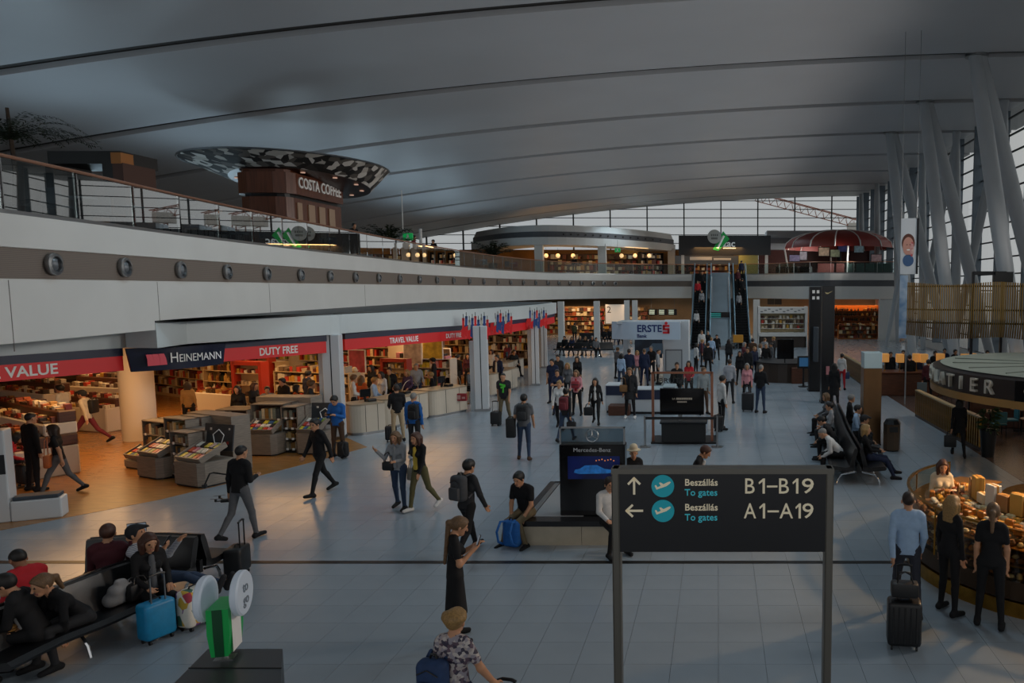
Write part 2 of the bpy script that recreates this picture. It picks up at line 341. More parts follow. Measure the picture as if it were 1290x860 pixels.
for k in range(6):
    y = 43.1 + 8.4 * k; t = thing('facade_post', ORD[k] + ' upright steel post along the glass side wall', 'column', (15.7, y, 0), 0, 'upright posts along the glass wall')
    for (x0, y0, x1, y1, r) in ((0, 0, .2, -.9, .3), (.1, -.1, -2.2, 1.3, .25)):
        if k > 2 and x1 < 0: continue
        pts = [Vector((x0, y0, 15.05)).lerp(Vector((x1, y1, 0)), i / 8) for i in range(9)]; MB().tube(pts, [r * (.62 + .38 * math.sin(PI * min(1, .12 + i / 9))) for i in range(9)], 12).build('leg', COLM, t, smooth=True)
# ---- upper floor: left gallery, far slab, right balcony
LP = catmull([Vector(p) for p in ((-12.0, 4), (-12.85, 13.7), (-14.1, 21.5), (-15.2, 30.8), (-16.2, 42), (-16.6, 52), (-16.2, 61), (-15.0, 68.5), (-12.2, 74), (-7.5, 77.5), (-2.5, 78.2))], 10)
RP = catmull([Vector(p) for p in ((2.7, 77.5), (4.6, 76), (8.6, 70.8), (12, 70.4), (16.8, 70.4))], 6)
def inset(path, o):
    out = []
    for i, p in enumerate(path):
        d = (path[min(i + 1, len(path) - 1)] - path[max(i - 1, 0)]).normalized(); out.append((p.x - d.y * o, p.y + d.x * o))
    return out
slab = inset(LP, .2) + [(-2.5, 71.6), (2.7, 71.6)] + inset(RP, .2) + [(16.8, FY - .2), (-45.9, FY - .2), (-45.9, 4)]
MB().prism(slab, 3.8, UP - .02).build('floor_upper', mat('gallery_slab', '#8d8a86', .35), kind='structure')
STRIPE = wave('ribbed_stripe', '#6d625a', '#82766d', 9, 'Z', .5); STRIPE2 = mat('stripe_grey', '#55565a', .5)
def fascia(path, name, s2):
    a = MB().sweep(path, [(0, 3.75), (.3, 3.75), (.3, UP), (0, UP), (0, 5.5), (.05, 5.5), (.05, 4.92), (0, 4.92)]).build(name, WHITE, kind='structure')
    MB().sweep(path, [(.02, 4.93), (.06, 4.93), (.06, 5.49), (.02, 5.49)]).build('stripe', s2, a)
    return a
wl = fascia(LP, 'wall_gallery', STRIPE); wr = fascia(RP, 'wall_balcony', STRIPE2)
for k, px in enumerate((17, 770)):
    pass
def on_path(path, px, z=UP):
    for a, b in zip(path, path[1:]):
        fa, fb = [p[0] * FPX - (px - PPX) * (p[1] * _ct - (z - EYE) * _st) for p in (a, b)]
        if fa * fb <= 0:
            t = fa / (fa - fb); d = Vector((b[0] - a[0], b[1] - a[1])).normalized()
            return Vector((a[0] + (b[0] - a[0]) * t, a[1] + (b[1] - a[1]) * t)), d
# vertical joints of the white cladding
for px in (14, 200, 340, 460):
    p, d = on_path(LP, px, 4.3); MB().tbox(Matrix.Translation((p.x - d.y * -.0, p.y, 4.25)) @ Matrix.Rotation(math.atan2(d.y, d.x), 4, 'Z'), .012, .012, 1.3).build('joint', mat('joint_dark', '#77736f', .7), wl)
# air nozzles in the stripe
NZ = None
for k, px in enumerate((65, 155, 226, 285, 335, 378, 415, 447, 476.5, 503, 528, 550, 571, 591, 609, 627, 643, 659, 674.5, 690, 704, 718, 732.5, 747, 761, 775)):
    p, d = on_path(LP, px, 5.2); rz = math.atan2(d.y, d.x)
    lab = ORD[k] + ' round steel air nozzle in the ribbed stripe, counted from the camera'
    if NZ is None:
        NZ = thing('air_nozzle', lab, 'air vent', (p.x, p.y, 5.22), rz, 'round air nozzles along the gallery')
        q = Matrix.Rotation(PI / 2, 4, 'X')
        MB().lathe([(.13, .0), (.20, .0), (.22, .05), (.21, .09), (.15, .1), (.13, .04)], 0, 0, 24, caps=False).xf(q).build('ring', STEEL, NZ, smooth=True)
        MB().lathe([(.145, -.03), (.14, .04), (.10, .09), (.055, .11), (.05, .03)], 0, 0, 20).xf(Matrix.Rotation(R(25), 4, 'Z') @ q).build('ball', GREYM, NZ, smooth=True)
        MB().cyl(0, 0, -.02, .1, .08, 16).xf(Matrix.Rotation(R(25), 4, 'Z') @ Matrix.Translation((.02, -.012, .01)) @ q).build('throat', BLACK, NZ)
    else: dup(NZ, None, (p.x, p.y, 5.22), rz, lab)
# glass balustrades
RAILM = mat('handrail_copper', '#b07f66', .35, .6); RGL = glass('rail_glass', '#d4dede', 5.0, .01)
def balustrade(path, label, step=2.05, inset=.22, h=1.08):
    t = thing('glass_balustrade', label, 'railing', (0, 0, 0)); n = resample(path, step)
    pts = []
    for i, p in enumerate(n):
        d = (n[min(i + 1, len(n) - 1)] - n[max(i - 1, 0)]).normalized(); pts.append(Vector((p.x - d.y * inset, p.y + d.x * inset)))
    MB().tube([(p.x, p.y, UP + h) for p in pts], .036, 8).build('handrail', RAILM, t, smooth=True)
    MB().sweep([tuple(p) for p in pts], [(-.03, UP - .02), (.03, UP - .02), (.03, UP + .1), (-.03, UP + .1)]).build('base_channel', STEEL, t)
    for a, b in zip(pts, pts[1:]):
        d = (b - a).normalized(); u = (d.x * .03, d.y * .03); w = (-d.y * .008, d.x * .008)
        q = [(a.x + u[0] + w[0], a.y + u[1] + w[1]), (b.x - u[0] + w[0], b.y - u[1] + w[1]), (b.x - u[0] - w[0], b.y - u[1] - w[1]), (a.x + u[0] - w[0], a.y + u[1] - w[1])]
        MB().prism(q, UP + .1, UP + h - .05).build('pane', RGL if a.y < 48 else glass('rail_glass_far', '#d4dede', 1.0, .35), t)
        MB().cyl(a.x - d.y * .05, a.y + d.x * .05, UP, UP + h - .03, .02, 8).build('post', STEEL, t)
    return t
balustrade(LP, 'long glass railing with copper handrail along the curved gallery')
balustrade(RP, 'glass railing along the balcony under the red canopy')
# ---- gallery pavilion (upper floor, far)
PV = catmull([Vector(p) for p in ((-27, 84), (-21.5, 77), (-16.5, 74.6), (-11.5, 77), (-7.5, 82), (-4.9, 87.5))], 6)
pv = MB().sweep(PV, [(0, 8.95), (3.5, 8.95), (3.5, 10.9), (.6, 10.9), (.25, 10.2), (.25, 9.7), (0, 9.7)]).build('wall_pavilion', WHITE, kind='structure')
MB().sweep(PV, [(.2, 9.7), (.3, 9.7), (.3, 10.25), (.2, 10.25)]).build('stripe', STRIPE2, pv)
for px in (677, 757, 845):
    p, d = on_path(PV, px, 7.5); MB().box(p.x - .35, p.y + .3, UP, p.x + .45, p.y + .9, 9.2).build('pillar', WHITE, pv)
for i in range(14):
    p, d = on_path(PV, 710 + i * 9.5, 9.9); MB().cyl(0, 0, 0, .06, .09, 10).xf(Matrix.Translation((p.x + d.y * -.15, p.y + d.x * .15, 9.98)) @ Matrix.Rotation(math.atan2(d.y, d.x), 4, 'Z') @ Matrix.Rotation(PI / 2, 4, 'X')).build('vent', BLACK, pv)
MB().box(-30, 89, UP, -4.2, 89.3, 9.2).build('wall_food_court', mat('amber_wall', '#b9792e', .5, noise=.4, nscale=.6), kind='structure')
MB().box(-4.2, 88.5, UP, 4.5, 88.8, 9.2).build('wall_court_shop', mat('amber_wall'), kind='structure')
MB().box(4.4, 84, UP, 17, 84.2, 9.0).build('wall_balcony_back', mat('wine_wall', '#4a2320', .5, noise=.3, nscale=1), kind='structure')
MB().box(5.2, 82.5, 8.9, 16.8, 86, 10.9).build('trim_2', mat('eave_grey', '#9b9fa3', .5), kind='structure')
MB().box(5.0, 82.4, 9.55, 16.9, 82.6, 10.1).build('trim_3', STRIPE2, kind='structure')
# ---- lower arcade behind: back and side walls
MB().box(-34, 82, 0, -2.6, 82.3, 3.75).build('wall_arcade', mat('arcade_wall', '#b59a78', .5, noise=.2, nscale=.5), kind='structure')
MB().box(2.6, 80, 0, 16.9, 80.3, 3.75).build('wall_arcade_side', mat('arcade_wall'), kind='structure')
MB().box(-34.3, 8, 0, -34, 82, 3.75).build('wall_shop', mat('shop_wall', '#a98f6c', .6), kind='structure')
MB().box(-34, 48.4, 0, -13.2, 48.7, 3.75).build('wall_shop_end', mat('shop_wall'), kind='structure')
MB().prism([(-34, 8), (-16.5, 8), (-16.2, 16), (-13.4, 21), (-12.4, 24), (-10.6, 31), (-9.2, 38), (-10.8, 46.6), (-34, 46.6)], 3.32, 3.42).build('ceiling_shop', mat('shop_ceiling', '#c9bda9', .6), kind='structure')
# arcade posts, shop fronts
for px, Y in ((707, 60), (752, 62), (790, 66), (800, 66)):
    p = P(px, 400, Y); MB().box(p.x - .22, Y - .22, 0, p.x + .22, Y + .22, 3.72).build('pillar', WHITE, kind='structure')
for px, Y in ((1120, 69.2), (953, 71.0)):
    p = P(px, 400, Y); MB().box(p.x - (.9 if px > 1000 else .3), Y, 0, p.x + (.7 if px > 1000 else .3), Y + .4, 3.72).build('pillar', WHITE, kind='structure')
# ---- escalators and the clad ramp between them
STEPM = mat('escalator_step', '#1b1c1e', .4, .5); SIDE = mat('escalator_cladding', '#4f565c', .4, .4); EGL = glass('escalator_glass', '#a9c4cc', 1.2)
E0, E1 = 58.8, 71.2
def ez(y): return min(UP, max(0, (y - E0 - 1.0) * (UP / (E1 - E0 - 1.6))))
def escalator(xc, w, label):
    t = thing('escalator', label, 'escalator', (xc, E0, 0))
    m = MB(); n = 30
    for k in range(n):
        y0 = 1.0 + k * (E1 - E0 - 1.6) / n; y1 = 1.0 + (k + 1) * (E1 - E0 - 1.6) / n; z = UP * (k + 1) / n; m.box(-w / 2 + .12, y0, max(0.02, z - .5), w / 2 - .12, y1 + .02, z)
    m.build('steps', STEPM, t, kind='stuff')
    for s in (-1, 1):
        x = s * (w / 2 - .06); pr = [(0, 0), (E1 - E0, UP - .3), (E1 - E0 + .6, UP - .3), (E1 - E0 + .6, UP + .02), (E1 - E0 - .4, UP + .1), (1.0, .25), (0, .2)]
        MB().add([(x - .07, a, b) for a, b in pr] + [(x + .07, a, b) for a, b in pr], [tuple(range(7)), tuple(range(7, 14))] + [(i, (i + 1) % 7, 7 + (i + 1) % 7, 7 + i) for i in range(7)]).build('skirt', SIDE, t)
        q = [(.2, .2), (1.0, .25), (E1 - E0 - .4, UP + .1), (E1 - E0 + .6, UP + .1), (E1 - E0 + .6, UP + .85), (E1 - E0 - .5, UP + .9), (1.0, 1.0), (.2, .95)]
        MB().add([(x - .01, a, b) for a, b in q] + [(x + .01, a, b) for a, b in q], [tuple(range(8)), tuple(range(8, 16))] + [(i, (i + 1) % 8, 8 + (i + 1) % 8, 8 + i) for i in range(8)]).build('pane', EGL, t)
        MB().tube([(x, -.05, .5), (x, -.1, .8), (x, .15, .98), (x, 1.0, 1.04), (x, E1 - E0 - .5, UP + .94), (x, E1 - E0 + .6, UP + .9)], .045, 8).build('handrail', mat('handrail_blue', '#5f7d8c', .4, .3), t)
    return t
ex = [P(px, 441, 58.8).x for px in (879, 936, 907.5)]
escalator(ex[0], 1.25, 'escalator on the side of the bank kiosk, people riding it'); escalator(ex[1], 1.25, 'escalator on the side of the black towers, people riding it')
rp = thing('clad_ramp', 'grey clad stair ramp between the two escalators', 'ramp', (ex[2], E0, 0))
pr = [(0, 0), (1.0, .0), (E1 - E0 + .5, UP - .3), (E1 - E0 + .5, UP + .1), (E1 - E0 - .4, UP + .1), (1.0, .35), (0, .3)]; w = .82
MB().add([(-w, a, b) for a, b in pr] + [(w, a, b) for a, b in pr], [tuple(range(7)), tuple(range(7, 14))] + [(i, (i + 1) % 7, 7 + (i + 1) % 7, 7 + i) for i in range(7)]).build('cladding', mat('ramp_grey', '#6c757c', .45, .3, noise=.1, nscale=1), rp)
for s in (-1, 1): MB().tube([(s * w, .4, .9), (s * w, 1.0, 1.0), (s * w, E1 - E0 - .4, UP + .95)], .05, 6).build('handrail', mat('handrail_blue'), rp)
for k in range(5): MB().box(-w, -.01, .0 + k * .06, w, .0, .04 + k * .06).build('kick_plate', STEEL, rp)
tv = thing('flight_display', 'dark flight information display above the ramp between escalators', 'screen', (ex[2], 63.6, 0))
a, b = P(893, 393, 63.6), P(922, 403.5, 63.6)
MB().rbox(a.x - ex[2], -.06, b.z, b.x - ex[2], .06, a.z, .02).build('housing', BLACKG, tv)
for k in range(4):
    MB().box(a.x - ex[2] + .1, -.07, b.z + .08 + k * .15, a.x - ex[2] + 1.0, -.062, b.z + .17 + k * .15).build('text_row', mat('screen_teal', '#2f8f8a', .4, emit=.9), tv)
for s in (-1, 1): MB().tube([(s * .7, 0, a.z), (s * .7, 0, UP - .4)], .025, 6).build('hanger', STEEL, tv)
# ================================================================== DUTY FREE SHOP
ZB = 2.75                                    # lower edge of the sign band
def SB(px, py): return F(px, py, ZB)
SK = [F(-90, 489, ZB), SB(0, 479), SB(155, 466.5), SB(280, 455.5), SB(413, 444), SB(434, 441), SB(510, 433.5), SB(585, 427), SB(645, 418), SB(672, 413.5), SB(690, 409)]
SK = [Vector((p.x, p.y)) for p in SK]; SK.append(Vector((-9.6, 44.5)))
sp_full = catmull(SK, 4)
# white canopy above the signs, from the gallery fascia forward
cf = [p for p in sp_full if p.y > 18.4]; back = [Vector(p) + Vector((-.0, 0)) for p in LP if 18.0 < p.y < 45.2]
cpoly = [(p.x + .16, p.y - .05) for p in cf] + [(p.x + .02, p.y) for p in reversed(back)]
MB().prism(cpoly, 3.31, 3.92).build('trim_4', mat('canopy_white', '#c9d3d6', .35, noise=.05, nscale=.6), kind='structure')
MB().prism([(x - .25 if i < len(cf) else x, y) for i, (x, y) in enumerate(cpoly)], 3.925, 3.97).build('trim_5', mat('canopy_edge', '#3b3f42', .5), kind='structure')
# sign band pieces
def chord_sign(name, a, b, label, words, navy=True, zz=(2.75, 3.11, 3.3)):
    a = Vector(a); b = Vector(b); d = b - a; L = d.length; rz = math.atan2(d.y, d.x)
    t = thing(name, label, 'sign', (a.x, a.y, 0), rz)
    z0, z1, z2 = zz
    MB().box(0, -.03, z0, L, .08, z1).build('red_band', RED, t); MB().box(0, -.05, z1, L, .08, z2).build('navy_band', NAVY, t)
    for s, size, p0, p1 in words:
        u0, u1 = [((on_path([a, b], q, z0 + .15) or ((a + (b - a) * .0),))[0] - a).length for q in (p0, p1)]
        if p0 < -60: u0 = u1 - 2.2
        text(s, size, LETTER, t, ((u0 + u1) / 2, -.034, (z0 + z1) / 2 - .005), bold=.02, width=abs(u1 - u0))
    return t
bd = SK[2] - SK[0]; MB().tbox(Matrix.Translation((((SK[0] + SK[2]) / 2).x, ((SK[0] + SK[2]) / 2).y + .12, 3.55)) @ Matrix.Rotation(math.atan2(bd.y, bd.x), 4, 'Z'), bd.length, .1, .5).build('trim_6', mat('canopy_white'), kind='structure')
chord_sign('fascia_sign', SK[0], SK[2], 'red and navy shop sign reading TRAVEL VALUE by the picture edge', [('TRAVEL VALUE', .33, -89, 72)])
chord_sign('fascia_sign', SK[3] + Vector((-.08, -.1)), SK[4], 'red and navy shop sign reading DUTY FREE beside the first white pillar', [('DUTY FREE', .30, 326, 374)])
chord_sign('fascia_sign', SK[5], SK[7], 'long red and navy shop sign between the two pillars', [('TRAVEL VALUE', .27, 490, 526), ('DUTY FREE', .24, 561, 582)])
chord_sign('fascia_sign', SK[7], SK[8], 'red and navy shop sign just past the second pillar', [])
chord_sign('fascia_sign', SK[8], SK[9], 'short red and navy shop sign beyond the second pillar', [])
chord_sign('fascia_sign', SK[9], SK[11], 'red and navy shop sign at the far end of the canopy', [])
def brand_flag(a, b, label, bulge=.35):
    a = Vector(a); b = Vector(b); d = b - a; L = d.length; t = thing('shop_banner', label, 'sign', (a.x, a.y, 0), math.atan2(d.y, d.x))
    n = 12; pf = [(L * i / n, -.12 - bulge * math.sin(PI * i / n)) for i in range(n + 1)]
    vs = []; 
    for i, (x, y) in enumerate(pf):
        sk = (i / n - .5) * .0; vs += [(x + (.09 * (1 - 2 * i / n)), y, 2.72), (x, y, 3.3), (x, y + .05, 3.3), (x + (.09 * (1 - 2 * i / n)), y + .05, 2.72)]
    MB().add(vs, [(i * 4 + q, i * 4 + 4 + q, i * 4 + 4 + (q + 1) % 4, i * 4 + (q + 1) % 4) for i in range(n) for q in range(4)] + [(0, 1, 2, 3), (n * 4 + 3, n * 4 + 2, n * 4 + 1, n * 4)]).build('cloth', mat('navy_vinyl', '#131c36', .25), t, smooth=True)
    yb = -.13 - bulge
    for k in range(3):
        x0 = L * .10 + k * .14; vs = [(x0 + .03, yb + .03, 2.86), (x0 + .19, yb + .03, 2.86), (x0 + .17, yb + .03, 3.02), (x0 + .13, yb + .03, 3.14), (x0 - .0, yb + .03, 3.14), (x0 + .03, yb + .03, 3.02)]
        MB().add(vs + [(x, y - .012 - k * .004, z) for x, y, z in vs], [tuple(range(6)), tuple(range(6, 12))] + [(i, (i + 1) % 6, 6 + (i + 1) % 6, 6 + i) for i in range(6)]).build('emblem', mat('coral_print', '#e0475a', .4), t)
    text('H', .36, LETTER, t, (L * .365, yb + .0, 3.01), width=.17); text('EINEMANN', .28, LETTER, t, (L * .41, yb + .0, 2.985), align='LEFT', width=L * .43)
    return t
brand_flag(SB(157, 467).xy, SB(282, 456).xy, 'curved navy shop banner with coral emblem and white lettering')
# shop pillars
def shop_pillar(p, label, w=.5):
    t = thing('shop_pillar', label, 'pillar', (p[0], p[1], 0), R(12), 'white pillars of the shop front')
    MB().rbox(-w / 2, -.22, .0, w / 2, .22, 3.31, .02, 1).build('shaft', mat('pillar_white', '#c7ccd0', .35), t)
    MB().box(-w / 2 - .17, .02, 0, -w / 2 - .02, .24, 2.72).build('side_panel', mat('pillar_white'), t); MB().box(-w / 2 - .02, -.24, 0, w / 2 + .02, .24, .1).build('plinth', STEEL, t)
    MB().box(-.015, -.225, .1, .015, -.215, 3.3).build('groove', DARK, t)
for (px, py), lb in (((424, 552), 'white shop pillar beside the man in the blue sweater'), ((608, 517), 'white shop pillar next to the man in the green print shirt'), ((675, 485), 'slim white shop pillar hung with pennants, third along the front'), ((686, 463), 'slim white shop pillar farthest along the shop front'), ((661, 452), 'slim white pillar inside the far end of the shop')):
    q = F(px, py); shop_pillar((q.x, q.y), lb, .52 if px < 640 else .36)
q = F(10, 655); t = thing('security_gate', 'white security gate post with dark foot panel at shop entrance', 'gate', (q.x, q.y, 0), R(25))
MB().rbox(-.12, -.2, 0, .12, .2, 1.9, .03).build('post', mat('pillar_white'), t); MB().rbox(.12, -.22, 0, .95, .18, .42, .03).build('foot_box', mat('pillar_white'), t)
MB().rbox(.16, -.2, .42, .9, .16, .5, .02).build('pad', mat('slate_pad', '#39434d', .6), t); MB().box(-.1, -.212, 1.0, .1, -.2, 1.4).build('panel', DARK, t)
# pennant clusters on the pillars
for (px, py, Y), lb in (((603, 408, 29.6), 'nearest cluster of red and blue pennants at the pillar top'), ((634, 405, 33.0), 'middle cluster of red and blue pennants on the sign band'), ((679, 402, 37.4), 'farthest cluster of red and blue pennants at the canopy end')):
    q = P(px, py, Y); t = thing('pennant_cluster', lb, 'decoration', (q.x, q.y - .35, 0), R(20))
    cs = [RED, mat('blue_cloth', '#31518f', .7), mat('pale_cloth', '#c5bdb3', .7), mat('blue_cloth')]
    for i in range(9):
        x = -.45 + i * .11; z1 = 3.62 + .08 * math.sin(i * 2.1)
        MB().add([(x - .045, 0, z1), (x + .05, .02, z1), (x + .03, .02, z1 - .42), (x - .0, 0, z1 - .52), (x - .05, 0, z1 - .4)], [(0, 1, 2, 3, 4)]).build('pennant', cs[i % 4], t)
        MB().add([(x - .08, -.03, z1 - .42), (x + .05, -.03, z1 - .36), (x + .0, -.03, z1 - .78), (x - .1, -.03, z1 - .7)], [(0, 1, 2, 3)]).build('pennant', cs[(i * 2 + i // 3) % 2], t)
        MB().tube([(x, -.01, z1 - .1), (x, -.01, z1 + .15)], .012, 5).build('cord', DARK, t)
# round white column inside the shop
q = F(177, 553); MB().cyl(q.x, q.y, 0, 3.33, .46, 28).build('pillar_round', mat('plaster_white', '#cfc4b4', .5), kind='structure', smooth=True)
q = P(432 - 50, 455, 33); MB().cyl(q.x, q.y, 0, 3.33, .55, 24).build('pillar_round', mat('plaster_white'), kind='structure', smooth=True)
q = P(505, 450, 36); MB().cyl(q.x, q.y, 0, 3.33, .55, 24).build('pillar_round', mat('plaster_white'), kind='structure', smooth=True)
# ---- products
PAL = {'warm': ['#b98b4a', '#7a3b24', '#d9c79b', '#3c2a20', '#a5562a', '#e0d6bd', '#5e4a30', '#8c2f22'], 'book': ['#3f4a52', '#c9b07a', '#7f8c86', '#b0a58f', '#5c3e30', '#8a8272', '#d2c8ae', '#94703c'],
       'bottle': ['#2a1c12', '#54300f', '#8a5a1e', '#c29a52', '#1c2a1a', '#d8cfb8', '#701f1a', '#3b2412'], 'shop': ['#d8c8a8', '#c04030', '#e2dccb', '#43342a', '#c79a3e', '#7e6a55', '#b8a890', '#5a2e26'], 'bright': ['#d6c33c', '#c8402e', '#e9e3d5', '#3a5f8a', '#d98f9b', '#2c2a2a', '#8fa24a', '#efe6cf']}
def pm(pal): return [mat('pack_' + c[1:], c, .4, noise=.25, nscale=25) for c in PAL[pal]]
class Count: books = 0
def shelving(label, loc, rz, w, h, d, rows, pal, frame=WOODG, cat='shelf', name='display_shelf', fill=.9, pw=(.06, .16), ends=True, back=True, top=False, single=None, singlename='boxed_product', z0=.12, glow=0):
    """open shelf unit facing local -y, with boards and products"""
    t = thing(name, label, cat, loc, rz)
    if back: MB().box(-w / 2, d / 2 - .03, 0, w / 2, d / 2, h).build('back_panel', frame, t)
    if ends:
        for s in (-1, 1): MB().box(s * w / 2 - .02, -d / 2, 0, s * w / 2 + .02, d / 2, h).build('side_panel', frame, t)
    MB().box(-w / 2, -d / 2, 0, w / 2, d / 2, z0 - .03).build('plinth', frame, t)
    pr = MB(); mats = pm(pal); gap = (h - z0) / rows
    for k in range(rows + 1):
        z = z0 + gap * k
        if k < rows or top: MB().box(-w / 2, -d / 2, z - .03, w / 2, d / 2, z).build('shelf_board', frame, t)
        if k == rows and not top: break
        x = -w / 2 + .05
        while x < w / 2 - .08:
            a = random.uniform(*pw); hh = gap * random.uniform(.45, .85) if k < rows else random.uniform(.1, .25); dd = d * random.uniform(.55, .8); mi = random.randrange(8)
            if x + a > w / 2 - .04: break
            if random.random() < fill:
                if single and Count.books < 300:
                    Count.books += 1; b = MB().box(0, 0, 0, a * .92, dd, hh).mesh(singlename, mats[mi]); wx, wy = rotz(x, -d / 2 + .03, rz)
                    link(singlename, b, None, (loc[0] + wx, loc[1] + wy, (loc[2] if len(loc) > 2 else 0) + z + .001), rz, single[0], single[1], single[2])
                elif pal == 'bottle': pr.lathe([(a * .45, z), (a * .45, z + hh * .62), (a * .16, z + hh * .78), (a * .16, z + hh)], x + a / 2, -d / 2 + .1, 6, mi)
                else: pr.box(x, -d / 2 + .03, z, x + a * .92, -d / 2 + .03 + dd, z + hh, mi)
            x += a
    if pr.v: pr.build('products', mats, t, kind='stuff')
    return t
# two island gondolas in front (boxes on them one by one)
def gondola(o, rz, label, segs, grp):
    """segs: (x, width, height, rows) blocks in a zig-zag row, grey wood bins in between"""
    t = thing('island_display', label, 'shelf', (o.x, o.y, 0), rz); ST_ = mat('chalk_board', '#33363a', .6, noise=.3, nscale=5)
    k = 0
    for x, w, h, rows, yo in segs:
        MB().box(x, yo, 0, x + w, yo + .75, .1).build('plinth', DARK, t)
        for xx in (x, x + w - .03): MB().box(xx, yo, .1, xx + .03, yo + .75, h).build('side_panel', WOODG, t)
        MB().box(x, yo + .34, .1, x + w, yo + .4, h).build('back_panel', WOODD, t); MB().box(x, yo, h - .03, x + w, yo + .75, h).build('top_board', WOODG, t)
        g = (h - .14) / rows
        for r in range(rows):
            z = .12 + g * r; MB().box(x + .03, yo, z - .025, x + w - .03, yo + .75, z).build('shelf_board', WOODG, t)
            for q in (x + .12, x + w - .2): MB().box(q, yo - .012, z - .04, q + .07, yo, z + .02).build('price_tag', LETTER, t)
            xx = x + .06
            while xx < x + w - .14:
                a = random.uniform(.05, .13); hh = g * random.uniform(.45, .8); wx, wy = rotz(xx, yo + .04, rz)
                if Count.books < 300:
                    Count.books += 1
                    link('boxed_product', MB().box(0, 0, 0, a * .9, .24, hh).mesh('boxed_product', pm('book')[random.randrange(8)]), None, (o.x + wx, o.y + wy, z + .001), rz, 'small boxed product standing on ' + grp, 'box', 'boxed products on ' + grp)
                xx += a
    return t
def bin_(t, x, y, w, d, h, tilt=True):
    MB().prism([(x, y + .12), (x + .12, y), (x + w - .12, y), (x + w, y + .12), (x + w, y + d), (x, y + d)], .05, h).build('bin', WOODG, t)
    MB().prism([(x + .03, y + .13), (x + .13, y + .03), (x + w - .13, y + .03), (x + w - .03, y + .13), (x + w - .03, y + d), (x + .03, y + d)], 0, .05).build('plinth', DARK, t)
    if tilt:
        M = Matrix.Translation((x + w / 2, y + d / 2, h + .14)) @ Matrix.Rotation(R(25), 4, 'X')
        tr = MB().tbox(M, w * .8, d * .85, .04); tr.tbox(M @ Matrix.Translation((0, -d * .42, .06)), w * .8, .03, .14); tr.tbox(M @ Matrix.Translation((-w * .4, 0, .06)), .03, d * .85, .14); tr.tbox(M @ Matrix.Translation((w * .4, 0, .06)), .03, d * .85, .14)
        b = tr.build('tray', WOODG, t); mats = pm('bright'); pr = MB()
        for i in range(5):
            for j in range(3): pr.tbox(M @ Matrix.Translation((-w * .3 + i * w * .15, -d * .26 + j * d * .26, .06)), w * .12, d * .2, .07, (i * 3 + j) % 8)
        pr.build('packets', mats, b, kind='stuff')
def board(t, x, y, z, w, h, rz=0):
    M = Matrix.Translation((x, y, z)) @ Matrix.Rotation(rz, 4, 'Z') @ Matrix.Rotation(R(-8), 4, 'X')
    b = MB().tbox(M, w, .03, h).build('advert_board', mat('chalk_board'), t)
    for i, (a, c, s) in enumerate(((-.28, .3, .06), (.33, -.2, .07), (-.33, -.3, .08), (.36, .33, .05))): MB().tbox(M @ Matrix.Translation((a * w, -.018, c * h)), s, .006, s).build('print', mat('print_%d' % (i % 3), ('#c9c3b8', '#9a2f2a', '#b98b4a')[i % 3], .6), b)
    pts = [M @ Vector((math.cos(a) * w * .2, -.02, math.sin(a) * w * .2)) for a in [R(90 + 72 * k) for k in range(6)]]
    MB().tube(pts, .014, 5).build('emblem', LETTER, b)
g1 = F(240, 613); ga = R(-24)
t = gondola(g1, ga, 'grey wooden island shelf with chalk board, nearest the shop entrance', [(-3.7, 1.5, 1.2, 3, 1.05), (-2.2, .9, 1.42, 4, .75), (-1.3, .75, 1.2, 4, .35)], 'the island shelf nearest the entrance')
bin_(t, -2.3, .05, 1.0, .75, .55); bin_(t, -.62, -.05, 1.1, .85, .6); bin_(t, -3.7, .5, .9, .55, .22); board(t, -.15, .85, 1.05, .95, .65, R(6))
MB().box(-2.3, 1.4, 0, -.5, 1.9, 1.45).build('rear_block', WOODG, t)
g2 = F(392, 573); gb = R(-3)
t = gondola(g2, gb, 'grey wooden island shelf with chalk board, behind the man in black', [(-2.95, .95, 1.25, 3, .25), (-2.0, 1.0, 1.4, 3, .4), (-1.0, .5, 1.35, 4, .25)], 'the island shelf behind the man in black')
bin_(t, -1.9, -.25, 1.0, .65, .62); bin_(t, -.5, .0, .75, .8, .62); bin_(t, -2.95, -.25, .95, .5, .2); board(t, -.05, .9, 1.05, .8, .65, R(4))
MB().box(-2.3, 1.1, 0, -.6, 1.7, 1.5).build('rear_block', WOODG, t)
# low tables with chocolates and slanted trays by the entrance
def table_display(label, px, py, rz, w, d, h, tiers, pal):
    q = F(px, py); t = thing('tiered_table', label, 'display table', (q.x, q.y, 0), rz); mats = pm(pal); TW = mat('table_white', '#cfc5b4', .4)
    for k in range(tiers):
        z = h + k * .3; dd = d * (1 - k / (tiers + .3)); y0 = d / 2 - dd
        MB().rbox(-w / 2, y0, 0 if k == 0 else z - .3, w / 2, d / 2, z, .03, 1).build('tier', TW if k % 2 == 0 else WOODD, t)
        pr = MB(); n = int(w / .17)
        for i in range(n):
            for j in range(3):
                x = -w / 2 + .06 + i * .17; y = y0 + .04 + j * .17
                if y + .15 < d / 2: pr.box(x, y, z, x + .14, y + .14, z + random.uniform(.04, .17), random.randrange(8))
        pr.build('sweets', mats, t, kind='stuff')
    return t
table_display('white tiered table of sweets just inside the entrance', 30, 592, R(-30), 3.2, 1.3, .75, 4, 'warm')
table_display('white tiered table of sweets behind the man in the white shirt', 20, 545, R(-25), 4.0, 1.4, .8, 4, 'warm')
table_display('curved white sweets table behind the walking man', 125, 538, R(-15), 2.6, 1.4, .8, 4, 'shop')
table_display('wooden counter with bags behind the woman in yellow', 290, 522, R(-20), 2.8, .9, .85, 1, 'warm')
